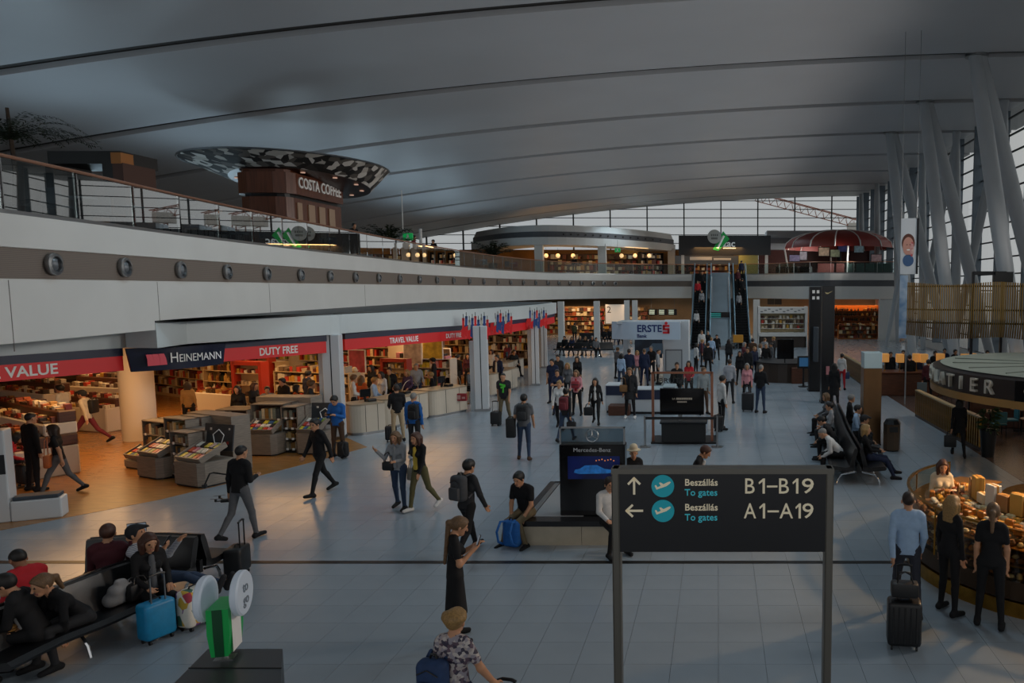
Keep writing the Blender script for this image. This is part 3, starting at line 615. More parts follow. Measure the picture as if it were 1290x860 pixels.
# rows of shelves filling the depth of the shop
rows_ = [(-26, 28.2, -35, 5.5, 1.9, 'bottle'), (-19.0, 30.4, -20, 4.0, 1.9, 'bottle'), (-23.0, 33, -30, 6.0, 2.1, 'shop'), (-15.3, 28.8, -15, 3.4, 1.6, 'shop'), (-30, 26.5, -50, 6, 2.2, 'warm'), (-17.5, 32.6, -18, 5.0, 2.1, 'bright'),
         (-12.9, 33.4, -10, 2.6, 1.7, 'bright'), (-24, 36, -25, 7, 2.3, 'shop'), (-16.2, 37.5, -12, 5.0, 2.3, 'shop'), (-14.2, 40.5, -8, 3.4, 2.2, 'warm'), (-19, 43, -12, 7, 2.5, 'shop'), (-13.4, 45.8, -5, 4.2, 2.5, 'shop'), (-27.5, 20.5, -60, 5, 2.2, 'warm')]
words = ['bottles nearest the entrance', 'bottles behind the round white column', 'gift boxes in the middle aisle', 'gift boxes behind the queue', 'sweets along the shop wall', 'bright packs behind the tills', 'bright packs beside the second pillar', 'gifts deep in the shop', 'gifts behind the far tills', 'sweets near the third pillar', 'gifts along the end wall', 'gifts by the far shop corner', 'sweets by the side wall']
for (x, y, a, w, h, pal), wd in zip(rows_, words):
    shelving('tall shop shelf of ' + wd, (x, y, 0), R(a), w, h, .6, 4 if h < 2 else 5, pal, frame=mat('shelf_cream', '#b9a27c', .5) if pal != 'bright' else mat('shelf_white', '#d2c6b6', .5), top=True, pw=(.07, .2))
# red framed displays, posters
for (px, py, Y, w, h, lb) in ((312, 478, 27.3, 1.15, 1.1, 'red framed display case behind the first island shelf row'), (327, 472, 29.5, .9, 1.3, 'narrow red framed display behind the queue'), (497, 470, 31, 1.1, 1.0, 'red framed display panel behind the tills')):
    q = P(px, py, Y); t = thing('red_display', lb, 'display case', (q.x, q.y, 0), R(-12)); z1 = q.z + h * .6
    for s in (-1, 1): MB().box(s * w / 2 - .06, -.06, 0, s * w / 2 + .06, .3, z1).build('upright', mat('red_frame', '#a8321f', .4), t)
    MB().box(-w / 2, -.06, z1 - .14, w / 2, .3, z1).build('header', mat('red_frame'), t); MB().box(-w / 2, .25, 0, w / 2, .3, z1).build('back', mat('shelf_cream'), t)
    pr = MB()
    for k in range(4):
        MB().box(-w / 2, 0, z1 * .2 * (k + 1) - .03, w / 2, .28, z1 * .2 * (k + 1)).build('shelf_board', mat('shelf_cream'), t)
        for i in range(6): pr.box(-w / 2 + .1 + i * w * .14, .02, z1 * .2 * (k + 1), -w / 2 + .1 + i * w * .14 + .1, .2, z1 * .2 * (k + 1) + random.uniform(.08, .18), random.randrange(8))
    pr.build('products', pm('shop'), t, kind='stuff')
for px, py, Y, w, h, c, lb in ((520, 443, 33, .8, 1.0, '#c9b9b0', 'framed portrait poster above the tills'), (545, 440, 33, .9, .8, '#d3b23a', 'yellow poster above the tills'), (450, 455, 31, .7, .9, '#c0505f', 'pink poster behind the tills'), (560, 452, 34, .55, .9, '#5d4a42', 'dark portrait poster above the tills')):
    q = P(px, py, Y); t = thing('shop_poster', lb, 'poster', (q.x, q.y, 0), R(-10))
    MB().rbox(-w / 2 - .04, -.02, q.z - h / 2 - .04, w / 2 + .04, .03, q.z + h / 2 + .04, .01, 1).build('frame', LETTER, t); MB().box(-w / 2, -.026, q.z - h / 2, w / 2, -.02, q.z + h / 2).build('print', mat('poster_' + c[1:], c, .5, noise=.5, nscale=3), t)
    MB().tube([(0, .0, q.z + h / 2), (0, .0, 3.32)], .012, 5).build('hanger', STEEL, t)
# checkout desks
DESK = mat('desk_white', '#cabfae', .35, noise=.05, nscale=2)
def desk(px0, py0, px1, py1, label, h=1.02):
    a = F(px0, py0); b = F(px1, py1); d = b - a; L = d.length; t = thing('checkout_desk', label, 'counter', a, math.atan2(d.y, d.x))
    r = .35; arc = [(r - r * math.cos(k * PI / 12), r - r * math.sin(k * PI / 12)) for k in range(7)]
    pl = arc + [(L, 0), (L, .95), (0, .95)]
    MB().prism(pl, .09, h - .05).build('body', DESK, t); MB().prism([(x * .98 + .01, y * .95 + .04) for x, y in pl], 0, .09).build('plinth', STEEL, t)
    MB().prism([(x, y - .02) for x, y in pl], h - .05, h).build('worktop', mat('desk_top', '#9b8d78', .4), t)
    for k in (1, 2): MB().box(L * k / 2.6 - .006, -.006, .1, L * k / 2.6 + .006, .002, h - .05).build('joint', DARK, t)
    MB().lathe([(.45, 0), (.45, .03)], 0, 0, 12, a0=0, a1=PI).xf(Matrix.Translation((L * .85, .5, h + .0)) @ Matrix.Rotation(PI / 2, 4, 'X')).build('screen_wing', DESK, t)
    MB().rbox(L * .45, .45, h + .16, L * .45 + .36, .5, h + .42, .015, 1).build('till_screen', BLACKG, t); MB().cyl(L * .45 + .18, .5, h, h + .2, .03, 8).build('till_stand', DARK, t)
    MB().rbox(L * .62, .3, h, L * .62 + .3, .6, h + .09, .02, 1).build('scanner', BLACK, t)
    return t
d1 = desk(446, 550, 486, 544, 'white checkout desk beside the first shop pillar'); d2 = desk(490, 541, 540, 528, 'white checkout desk behind the man in the blue jacket'); d3 = desk(545, 527, 589, 518, 'white checkout desk with red sign by the second pillar')
desk(622, 500, 652, 489, 'white checkout desk behind the man in green print shirt'); desk(640, 482, 660, 474, 'white checkout desk near the third pillar')
t = thing('till_sign', 'small red sign on the checkout desk by the second pillar', 'sign', F(582, 499.5, .62)); MB().rbox(-.22, -.17, -.14, .22, -.05, .14, .01, 1).build('panel', mat('sign_red_dark', '#8f2027', .5), t); MB().box(-.17, -.176, -.08, .0, -.17, .08).build('print', mat('pale_red_print', '#b98a86', .5), t); MB().box(.05, -.176, -.06, .17, -.17, .02).build('print', mat('pale_red_print'), t)
# ================================================================== HALL FURNITURE
# ---- wayfinding sign in front
SY = 6.5
a = P(771, 588, SY); b = P(1048, 692, SY); sw = b.x - a.x; cx = (a.x + b.x) / 2
t = thing('wayfinding_sign', 'dark illuminated direction sign on two posts reading To gates B1-B19', 'sign', (cx, SY, 0))
FRM = mat('sign_frame', '#6d6a63', .38, .7); SGN = mat('sign_face', '#14151a', .3, noise=.15, nscale=3); IV = mat('sign_ivory', '#d8cdb2', .5, emit=.55); TEAL = mat('sign_teal', '#1596a6', .5, emit=.5); TEALT = mat('sign_teal_text', '#3fb7c6', .5, emit=.5)
z1, z0 = a.z, b.z; hw = sw / 2; pw = .07
for s in (-1, 1):
    MB().rbox(s * (hw - pw / 2) - pw / 2, -.07, 0, s * (hw - pw / 2) + pw / 2, .07, z1, .012, 1).build('post', FRM, t); MB().box(s * (hw - pw / 2) - .2, -.25, 0, s * (hw - pw / 2) + .2, .25, .015).build('base_plate', FRM, t)
MB().box(-hw, -.075, z1 - .045, hw, .075, z1).build('top_rail', FRM, t)
fc = MB().box(-hw + pw, -.06, z0, hw - pw, .06, z1 - .045).build('face_panel', SGN, t)
K = SY / FPX * 1.003
def sx_(px): return (px - PPX) * K * 1.0 * (1.0) - cx
def sz_(py): return P(905, py, SY).z
yf = -.063
for i, py in enumerate((609.5, 640.5)):
    zz = sz_(py)
    o = MB().cyl(0, 0, 0, .008, .098, 28).xf(Matrix.Translation((sx_(834.5), yf, zz)) @ Matrix.Rotation(PI / 2, 4, 'X')).build('pictogram_disc', TEAL, fc)
    pl = [(-.07, .005), (-.055, -.03), (.03, .0), (.058, .02), (.07, .036), (.058, .042), (.035, .033), (.006, .018), (-.018, .034), (-.032, .03), (-.018, .004), (-.045, -.008), (-.058, .012)]
    MB().add([(sx_(834.5) + x * 1.0, yf - .012, zz + z) for x, z in pl], [tuple(range(len(pl)))]).build('plane_pictogram', IV, fc)
    m = MB(); s = .008
    if i == 0: segs = [((0, -.07), (0, .065)), ((0, .068), (-.048, .018)), ((0, .068), (.048, .018))]
    else: segs = [((.07, 0), (-.065, 0)), ((-.068, 0), (-.018, .048)), ((-.068, 0), (-.018, -.048))]
    for (x0, q0), (x1, q1) in segs:
        d = Vector((x1 - x0, 0, q1 - q0)); M = Matrix.Translation((sx_(798) + (x0 + x1) / 2, yf, zz + (q0 + q1) / 2)) @ Matrix.Rotation(-math.atan2(d.z, d.x), 4, 'Y'); m.tbox(M, d.length + .012, .006, .019)
    m.build('arrow', IV, fc)
    text('Beszállás', .082, IV, fc, (sx_(862), yf, sz_(py - 4)), align='LEFT', bold=.012, sx=1.0); text('To gates', .082, TEALT, fc, (sx_(862), yf, sz_(py + 8.5)), align='LEFT', bold=.008, sx=1.0)
    for ch, p0, p1 in ((('B', 939, 951), ('1', 956, 964), ('–', 966.5, 980), ('B', 982, 994.5), ('1', 999, 1006.5), ('9', 1011, 1026)), (('A', 937.5, 953), ('1', 957, 964.5), ('–', 967.5, 982), ('A', 983, 1000), ('1', 1003, 1010), ('9', 1012, 1026)))[i]:
        x0, x1 = sx_(p0), sx_(p1); zb, zt = zz - .066, zz + .066
        if ch == '1': MB().add([(x, yf - y, z) for y in (0, .006) for x, z in ((x1 - .02, zb), (x1, zb), (x1, zt), (x1 - .016, zt), (x0, zt - .034), (x0 + .004, zt - .05), (x1 - .02, zt - .026))], [tuple(range(7)), tuple(range(7, 14))] + [(q, (q + 1) % 7, 7 + (q + 1) % 7, 7 + q) for q in range(7)]).build('lettering', IV, fc)
        elif ch == '–': MB().box(x0, yf - .006, zz - .012, x1, yf, zz + .004).build('lettering', IV, fc)
        else:
            o = text(ch, .19, IV, fc, ((x0 + x1) / 2, yf, zz), bold=.002, width=x1 - x0); zs = [v.co.y for v in o.data.vertices]; xs_ = [v.co.x for v in o.data.vertices]; k_ = .132 / (max(zs) - min(zs)); o.scale.y = k_
            o.location = ((x0 + x1) / 2 - (max(xs_) + min(xs_)) / 2 * o.scale.x, yf, zz - (max(zs) + min(zs)) / 2 * k_)
# ---- car stand: beige plinth, black totem
q = F(650, 687); PLX, PLY = q.x, q.y
PZ = .46
t = thing('display_plinth', 'low beige plinth with black deck and steel border', 'plinth', (PLX, PLY, 0))
for k in range(4): MB().box(.02 + k * 1.2, .02, 0, .02 + k * 1.2 + 1.192, 2.9, PZ - .1).build('cladding_panel', BEIGE, t)
MB().box(0, 0, PZ - .1, 4.84, 2.94, PZ).build('deck', mat('deck_black', '#15161a', .25), t)
MB().box(.14, .25, PZ, .24, 2.9, PZ + .006).build('border_strip', STEEL, t); MB().box(.14, 2.8, PZ, 4.7, 2.9, PZ + .006).build('border_strip', STEEL, t)
MB().box(.26, .3, PZ, 1.2, 2.78, PZ + .004).build('floor_inlay', mat('deck_grey', '#8d9296', .3), t)
a = P(706, 655, PLY + .35); b = P(787, 560, PLY + .35); tw = b.x - a.x; th = b.z - PZ
t = thing('advert_totem', 'black advertising totem with screen showing a blue car', 'totem', ((a.x + b.x) / 2, PLY + .5, PZ))
MB().rbox(-tw / 2, -.15, 0, tw / 2, .15, th, .015, 1).build('housing', BLACKG, t)
sc = MB().box(-tw * .37, -.158, th * .52, tw * .42, -.15, th * .84).build('screen', mat('screen_blue_night', '#0a1c5c', .2, emit=.5, col2='#04060f', nscale=2.0), t)
car = [(-.3, .02), (-.28, .08), (-.2, .1), (-.12, .17), (.08, .18), (.2, .1), (.32, .08), (.34, .02), (.25, .0), (-.22, -.01)]
MB().add([(x * 1.15, -.163, th * .6 + z * .9) for x, z in car], [tuple(range(10))]).build('car_picture', mat('car_blue', '#2a7fd0', .3, emit=.6, col2='#0d2c6e', nscale=9), sc)
for k in range(7): MB().cyl(0, 0, 0, .004, .012, 8).xf(Matrix.Translation((.08 + k * .055, -.162, th * .78 + .012 * (k % 3))) @ Matrix.Rotation(PI / 2, 4, 'X')).build('light_dot', mat('city_lights', '#ff9a50', .4, emit=1.2), sc)
text('Mercedes-Benz', .105, mat('silver_print', '#c8ccd0', .35, .4), t, (0, -.154, th * .925), sx=1.08)
fr = MB(); hz = .33
for s in (-1, 1): fr.box(s * tw / 2 - (.03 if s > 0 else 0), -.1, th, s * tw / 2 + (0 if s > 0 else .03), -.07, th + hz)
fr.box(-tw / 2, -.1, th + hz - .03, tw / 2, -.07, th + hz); fr.build('top_frame', STEEL, t)
MB().box(-tw / 2 + .03, -.09, th, tw / 2 - .03, -.08, th + hz - .03).build('pane', glass('frosted_pane', '#b9c6cc', 2.0, .15), t)
ring = [(math.cos(k * PI / 14) * .115, -.1, th + hz * .5 + math.sin(k * PI / 14) * .115) for k in range(29)]
m = MB().tube(ring, .014, 6)
for k in range(3):
    an = R(90 + 120 * k); m.tube([(0, -.1, th + hz * .5), (math.cos(an) * .11, -.1, th + hz * .5 + math.sin(an) * .11)], [.016, .005], 6)
m.build('star_emblem', CHROME, t)
# ---- motorbike stand: copper frame, black monitor
q = F(859, 557); BY = q.y; cxx = q.x
t = thing('display_stand', 'copper framed stand with black monitor and BRUTALE lettering', 'display stand', (cxx, BY, 0)); CU = mat('copper_tube', '#9c6a54', .35, .8)
ax = P(823, 557, BY).x - cxx; bx_ = P(897, 557, BY).x - cxx; tz = P(859, 468, BY).z
for x in (ax, bx_): MB().box(x - .04, -.04, 0, x + .04, .04, tz).build('frame_post', CU, t)
MB().box(ax, -.04, tz - .06, bx_, .04, tz).build('frame_beam', CU, t); MB().box(ax - .05, -.25, 0, bx_ + .15, .9, .05).build('base_plate', DARK, t)
MB().box(ax + .05, -.006, tz - .6, bx_ - .05, .006, tz - .06).build('pane', GLASS, t)
text('BRUTALE', .22, mat('dark_letter', '#2a2d31', .5), t, (ax + .72, -.015, tz - .28), width=1.05)
ma = P(832, 521, BY); mb_ = P(887, 488, BY)
mo = MB().rbox(ma.x - cxx, -.2, ma.z, mb_.x - cxx, -.12, mb_.z, .015, 1).build('monitor', BLACKG, t)
mx_, mz_ = (ma.x + mb_.x) / 2 - cxx, (ma.z + mb_.z) / 2; DP = mat('dim_print', '#a79c8c', .5, emit=.2); text('LA', .085, DP, mo, (mx_ - .25, -.204, mz_ + .09))
for q in range(9): MB().box(mx_ - .17 + q * .055, -.206, mz_ + .06, mx_ - .13 + q * .055, -.2, mz_ + .12).build('print', DP, mo)
for q in range(6): MB().box(mx_ - .14 + q * .05, -.206, mz_ - .03, mx_ - .105 + q * .05, -.2, mz_ + .015).build('print', DP, mo)
MB().box(-.1, -.17, .6, .02, -.13, ma.z).build('monitor_neck', STEEL, t); MB().rbox(ma.x - cxx + .05, -.35, .05, mb_.x - cxx + .05, .35, .66, .03).build('cabinet', BLACK, t); MB().rbox(ma.x - cxx, -.4, .64, mb_.x - cxx + .1, .4, .7, .02, 1).build('cabinet_top', DARK, t)
t = thing('barrier_rail', 'dark barrier tape on steel posts before the copper stand', 'barrier', F(858, 563))
w = P(899, 563, 23.5).x - P(812, 563, 23.5).x
for s in (-1, 1): MB().cyl(s * w / 2, 0, .02, .95, .03, 10).build('post', STEEL, t); MB().cyl(s * w / 2, 0, 0, .025, .17, 18).build('foot', STEEL, t)
MB().box(-w / 2, -.02, .84, w / 2, .02, .92).build('tape', BLACK, t)
# ---- bank kiosk
KY = F(850, 478).y; kx0 = P(835, 440, KY).x; kx1 = P(868, 440, KY).x
t = thing('bank_kiosk', 'white bank kiosk with curved blue-white canopy and red emblem', 'kiosk', (kx0, KY, 0)); KW = mat('kiosk_white', '#c3c9ce', .35); w = kx1 - kx0
zt = P(850, 404, KY).z
MB().rbox(0, 0, 0, w, 1.6, zt, .03, 1).build('tower', KW, t); fx = MB().rbox(.12, -.03, P(0, 468, KY).z, w - .35, .0, P(0, 440, KY).z, .01, 1).build('poster_frame', GREYM, t); MB().box(.18, -.036, P(0, 466.5, KY).z, w - .41, -.03, P(0, 441.5, KY).z).build('poster', mat('pale_grey_print', '#a9adb0', .4), fx)
sa = P(772, 428, KY).x - kx0; sb = P(858, 428, KY).x - kx0; za, zb_ = P(0, 427, KY - .5).z, P(0, 405, KY - .5).z; n = 14
vs = []; L = sb - sa
for i in range(n + 1):
    u = i / n; x = sa + L * u; y = -.9 + 1.0 * max(0, .35 - u) ** 1.6 * 3
    vs += [(x, y, za), (x, y, zb_), (x, y + .25, zb_), (x, y + .25, za)]
MB().add(vs, [(i * 4 + q, i * 4 + 4 + q, i * 4 + 4 + (q + 1) % 4, i * 4 + (q + 1) % 4) for i in range(n) for q in range(4)] + [(0, 1, 2, 3), (n * 4 + 3, n * 4 + 2, n * 4 + 1, n * 4)]).build('canopy', mat('canopy_pale_blue', '#b9cbdc', .35), t, smooth=True)
MB().box(sa + .3, -.7, zb_ - .1, sb, 1.4, zb_).build('roof', KW, t); MB().box(sa + .4, 1.1, 0, sa + .7, 1.4, zb_).build('rear_post', KW, t)
text('ERSTE', .5, mat('bank_navy', '#14306b', .4), t, (sa + L * .56, -.91, (za + zb_) / 2 + .1), bold=.025, sx=.95); text('Bank', .25, mat('bank_navy'), t, (sa + L * .45, -.91, za + .18), bold=.02)
e = MB(); ex0 = sa + L * .80; ez0 = (za + zb_) / 2 + .08
for z in (-.17, 0, .17): e.box(ex0 - .17, -.93, ez0 + z - .055, ex0 + .17, -.9, ez0 + z + .055)
e.box(ex0 - .17, -.93, ez0, ex0 - .06, -.9, ez0 + .17); e.box(ex0 + .06, -.93, ez0 - .17, ex0 + .17, -.9, ez0); e.cyl(0, 0, 0, .03, .075, 12); e.v[-24:] = [(x + ex0, -.9 - z, y + ez0 + .31) for x, y, z in e.v[-24:]]
e.build('emblem', mat('bank_red', '#d3202b', .4), t)
sc = MB().rbox(sa + 1.1, .3, 1.1, -.05, .4, za - .02, .02, 1).build('screen', mat('screen_dusk', '#243445', .3, emit=.35, col2='#0a1018', nscale=2), t)
MB().add([(sa + 1.1 + (.2 + x * .65) * 1.9, .29, 1.35 + z * 1.6) for x, z in [(0, .05), (.05, .16), (.3, .2), (.45, .33), (.9, .33), (1.15, .2), (1.45, .16), (1.5, .04), (1.3, 0), (.15, 0)]], [tuple(range(10))]).build('car_picture', mat('car_dark', '#5d7488', .25, emit=.2), sc)
# ---- info counter with navy band
q = F(765, 521); t = thing('info_counter', 'white service counter with navy band left of the copper stand', 'counter', (q.x, q.y, 0))
for x0, x1, y0, h in ((-.1, 1.0, .2, 1.1), (.9, 2.15, -.1, .98), (2.1, 2.6, .1, 1.05)):
    MB().rbox(x0, y0, .08, x1, y0 + .8, h, .03, 1).build('body', KW, t); MB().box(x0 + .03, y0 - .012, h - .42, x1 - .03, y0 + .01, h - .06).build('navy_band', NAVY, t); MB().box(x0 + .04, y0 + .04, 0, x1 - .04, y0 + .76, .08).build('plinth', DARK, t)
MB().rbox(.1, -.45, 0, .9, .12, .38, .02, 1).build('step_box', WOODD, t)
# ---- two black towers, brass totem, bin
NT = mat('tower_black', '#16181c', .3, noise=.1, nscale=2)
for px0, px1, pyb, pyt, lb, nm in ((1019, 1034, 493, 361, 'black advertising tower with icons, farther of the pair', 0), (1034.5, 1050, 508, 360, 'black advertising tower with a swoosh mark, nearer of the pair', 1)):
    q = F((px0 + px1) / 2, pyb); w = (px1 - px0) * q.y / 963; zt = P(0, pyt, q.y).z
    t = thing('advert_tower', lb, 'tower', (q.x, q.y, 0)); MB().rbox(-w / 2, 0, 0, w / 2, .5, zt, .015, 1).build('shaft', NT, t); MB().box(-w / 2 - .02, -.02, 0, w / 2 + .02, .52, .08).build('plinth', DARK, t)
    if nm:
        sw_ = [(-.16, .0), (-.12, -.07), (-.04, -.08), (.17, .05), (-.03, -.03), (-.1, -.02)]
        MB().add([(x, -.006, zt - .25 + z) for x, z in sw_], [tuple(range(6))]).build('mark', mat('gold_mark', '#b8a878', .4), t); MB().box(-.07, -.008, 1.2, .07, -.002, 1.55).build('sticker', mat('sticker_pink', '#b77a80', .5), t); MB().rbox(-.1, -.03, .95, .1, 0, 1.15, .01, 1).build('door_handle', DARK, t)
    else:
        for i in range(2):
            for j in range(2): MB().box(-.17 + i * .2, -.006, zt - .3 - j * .28, -.05 + i * .2, 0, zt - .16 - j * .28).build('icon', LETTER, t)
        MB().rbox(-.13, -.35, 1.4, .1, -.02, 3.0, .04).build('figure_panel', mat('slate_panel', '#3c444c', .3), t)
q = F(1098, 561); w = 23 * q.y / 963; t = thing('brass_totem', 'square brass totem with pale glass top beside the black bench', 'totem', (q.x, q.y, 0)); zt = P(0, 444, q.y).z; zm = P(0, 464, q.y).z
MB().rbox(-w / 2, 0, 0, w / 2, .5, zm, .01, 1).build('body', mat('bronze_sheet', '#8d6c4c', .3, .9, noise=.25, nscale=1.5, stretch=(1, 1, .4)), t); MB().rbox(-w / 2, 0, zm, w / 2, .5, zt, .01, 1).build('top_block', mat('pale_glass_block', '#b9cdd2', .25), t); MB().box(-w / 2 - .01, -.01, 0, w / 2 + .01, .51, .06).build('plinth', DARK, t)
q = F(1123, 567); t = thing('litter_bin', 'octagonal bronze litter bin with dark opening beside the brass totem', 'bin', (q.x, q.y, 0))
MB().cyl(0, 0, .04, .8, .25, 8).build('body', mat('bronze_dark', '#6a5848', .35, .7), t); MB().cyl(0, 0, 0, .04, .22, 8).build('foot', DARK, t); MB().cyl(0, 0, .8, .93, .26, 8, .18).build('lid', DARK, t); MB().box(-.12, -.255, .58, .12, -.22, .74).build('opening', BLACK, t)
# ---- brass slatted rails of the bars
def brass_rail(pts, label, h=1.0, gap=.16):
    t = thing('brass_railing', label, 'railing', (0, 0, 0)); n = resample([Vector(p) for p in pts], gap)
    MB().sweep([tuple(p) for p in n], [(-.09, h - .05), (.09, h - .05), (.09, h), (-.09, h)]).build('top_board', mat('rail_wood', '#a08a63', .4), t); MB().sweep([tuple(p) for p in n], [(-.07, 0), (.07, 0), (.07, .1), (-.07, .1)]).build('kick_board', mat('rail_brown', '#3c2c22', .5), t)
    MB().sweep([tuple(p) for p in n], [(.0, .1), (.03, .1), (.03, h - .05), (.0, h - .05)]).build('back_panel', mat('rail_bronze', '#7c5c2c', .4, .7), t)
    sl = MB().box(-.03, -.035, .1, .03, .035, h - .05).mesh('slat', BRASS)
    for a, b in zip(n, n[1:]):
        d = (b - a).normalized(); link('slat', sl, t, ((a.x + b.x) / 2 - d.y * .06, (a.y + b.y) / 2 + d.x * .06, 0), math.atan2(d.y, d.x))
    return t
ra = [F(px, py) for px, py in ((1155, 524), (1195, 547), (1238, 568))]; brass_rail([(p.x, p.y) for p in reversed(ra)], 'brass slatted railing beside the walking woman in black coat')
ra = [F(px, py) for px, py in ((1060, 466), (1090, 487))]; brass_rail([(p.x, p.y) for p in reversed(ra)], 'brass slatted railing beyond the brass totem')
q = F(1244, 575); t = thing('potted_plant', 'tall black planter with leafy green plant at the railing end', 'plant', (q.x, q.y, 0))
MB().lathe([(.17, 0), (.24, .78), (.21, .78), (.2, .7)], 0, 0, 16).build('planter', BLACK, t, smooth=True)
LEAF = mat('leaf_green', '#3c5a34', .5, noise=.4, nscale=6)
def leaves(n, r, z0, z1, size, seed=1, droop=.3, bias=0):
    rr = random.Random(seed); m = MB()
    for k in range(n):
        a = rr.uniform(0, 2 * PI); e = rr.uniform(0, 1) ** .5 * r; c = Vector((e * math.cos(a) + bias, e * math.sin(a), rr.uniform(z0, z1))); l = size * rr.uniform(.6, 1.3)
        d = Vector((math.cos(a), math.sin(a), rr.uniform(-droop, .8))).normalized(); s = d.cross(Vector((0, 0, 1))).normalized() * l * .22
        m.add([c, c + d * l * .5 + s, c + d * l - Vector((0, 0, l * droop)), c + d * l * .5 - s], [(0, 1, 2, 3)])
    return m
leaves(150, .2, .75, 1.35, .2, 4).build('foliage', LEAF, t, kind='stuff')
# ---- round bistro canopy with raised letters
CX, CY, CR = 10.2, 19.9, 4.4
t = thing('bistro_canopy', 'round dark canopy reading CHOCOLATIER over the bistro', 'canopy', (CX, CY, 0))
MB().lathe([(0.01, 2.72), (CR - .25, 2.72), (CR, 2.66), (CR, 2.2), (CR - .5, 2.2), (.01, 2.2)], 0, 0, 64, caps=False).build('band', mat('canopy_brown', '#231b1a', .4), t, smooth=True)
MB().lathe([(0.01, 2.70), (CR - .2, 2.725), (CR - .2, 2.73), (.01, 2.76)], 0, 0, 64, caps=False).build('roof', mat('canopy_roof', '#8d9489', .45, noise=.12, nscale=1.5), t, smooth=True)
for k in range(7):
    an = R(150 + k * 20); MB().tbox(Matrix.Translation((math.cos(an) * 2.6, math.sin(an) * 2.6, 2.745)) @ Matrix.Rotation(an, 4, 'Z'), 2.6, .02, .03).build('roof_seam', mat('canopy_seam', '#6f766d', .5), t)
MB().lathe([(CR - .1, 2.02), (CR + .05, 2.02), (CR + .06, 2.2), (CR - .1, 2.2)], 0, 0, 64, caps=False).build('brass_lip', mat('lip_brass', '#b08a55', .35, .7), t, smooth=True)
MB().cyl(0, 0, 0, 2.2, .3, 20).build('stem', DARK, t)
for an in (R(20), R(80), R(300)): MB().cyl(3.6 * math.cos(an), 3.6 * math.sin(an), 0, 2.2, .07, 12).build('post', DARK, t)
def circ_ang(px, z):
    lo = None
    for k in range(720):
        an = R(150 + k * .2); p = Vector((CX + CR * math.cos(an), CY + CR * math.sin(an), z)); zc = p.y * _ct - (p.z - EYE) * _st
        e = abs(PPX + FPX * p.x / zc - px)
        if lo is None or e < lo[0]: lo = (e, an)
    return lo[1]
aR, aE = circ_ang(1247, 2.43), circ_ang(1228, 2.43); stp = aE - aR
for k, ch in enumerate('REITALOCOHC'):
    an = aR + stp * k; text(ch, .46, mat('letter_pearl', '#c6c1b4', .35, .3), t, ((CR + .03) * math.cos(an), (CR + .03) * math.sin(an), 2.43), (PI / 2, 0, an + PI / 2), ext=.05, bold=.01)
an = circ_ang(1296, 2.4); fr = MB().tbox(Matrix.Translation(((CR + .02) * math.cos(an), (CR + .02) * math.sin(an), 2.42)) @ Matrix.Rotation(an, 4, 'Z'), .04, .62, .5).build('sign_plate', BLACKG, t)
MB().tbox(Matrix.Translation(((CR + .045) * math.cos(an), (CR + .045) * math.sin(an), 2.42)) @ Matrix.Rotation(an, 4, 'Z') @ Matrix.Translation((0, .29, 0)), .01, .03, .46).build('plate_edge', STEEL, fr); text('C', .3, IV, fr, ((CR + .05) * math.cos(an), (CR + .05) * math.sin(an), 2.44), (PI / 2, 0, an + PI / 2))
# bistro tables and chairs
def cafe_chair(loc, rz, col, label, grp, z=0):
    t = thing('cafe_chair', label, 'chair', (loc[0], loc[1], z), rz, grp); m = mat('seat_' + col[1:], col, .5)
    MB().rbox(-.21, -.21, .43, .21, .21, .49, .02, 1).build('seat', m, t); MB().rbox(-.2, .18, .5, .2, .23, .86, .02, 1).build('backrest', m, t)
    for sx in (-1, 1):
        for sy in (-1, 1): MB().tube([(sx * .18, sy * .18, .44), (sx * .21, sy * .21, 0)], .014, 5).build('leg', DARK, t)
    return t
def cafe_table(loc, label, grp, z=0, top=WOODD):
    t = thing('cafe_table', label, 'table', (loc[0], loc[1], z), 0, grp); MB().cyl(0, 0, .71, .75, .36, 20).build('tabletop', top, t); MB().cyl(0, 0, .03, .71, .035, 8).build('leg', DARK, t); MB().cyl(0, 0, 0, .03, .24, 16).build('base', DARK, t); return t
TEALC, REDC = '#2f6f80', '#6a2722'
for k, (px, py) in enumerate(((1204, 528), (1232, 548), (1272, 545), (1284, 560))):
    q = F(px, py); cafe_table((q.x + .5, q.y + .3), ORD[k] + ' bistro table behind the brass railing, counted from the far side', 'bistro tables')
    cafe_chair((q.x + .5, q.y - .4), R(180), TEALC if k < 2 else REDC, ('teal' if k < 2 else 'dark red') + ' bistro chair in front of the ' + ORD[k] + ' bistro table', 'bistro chairs'); cafe_chair((q.x + 1.15, q.y + .3), R(-90), TEALC if k < 2 else REDC, ('teal' if k < 2 else 'dark red') + ' bistro chair beside the ' + ORD[k] + ' bistro table', 'bistro chairs')
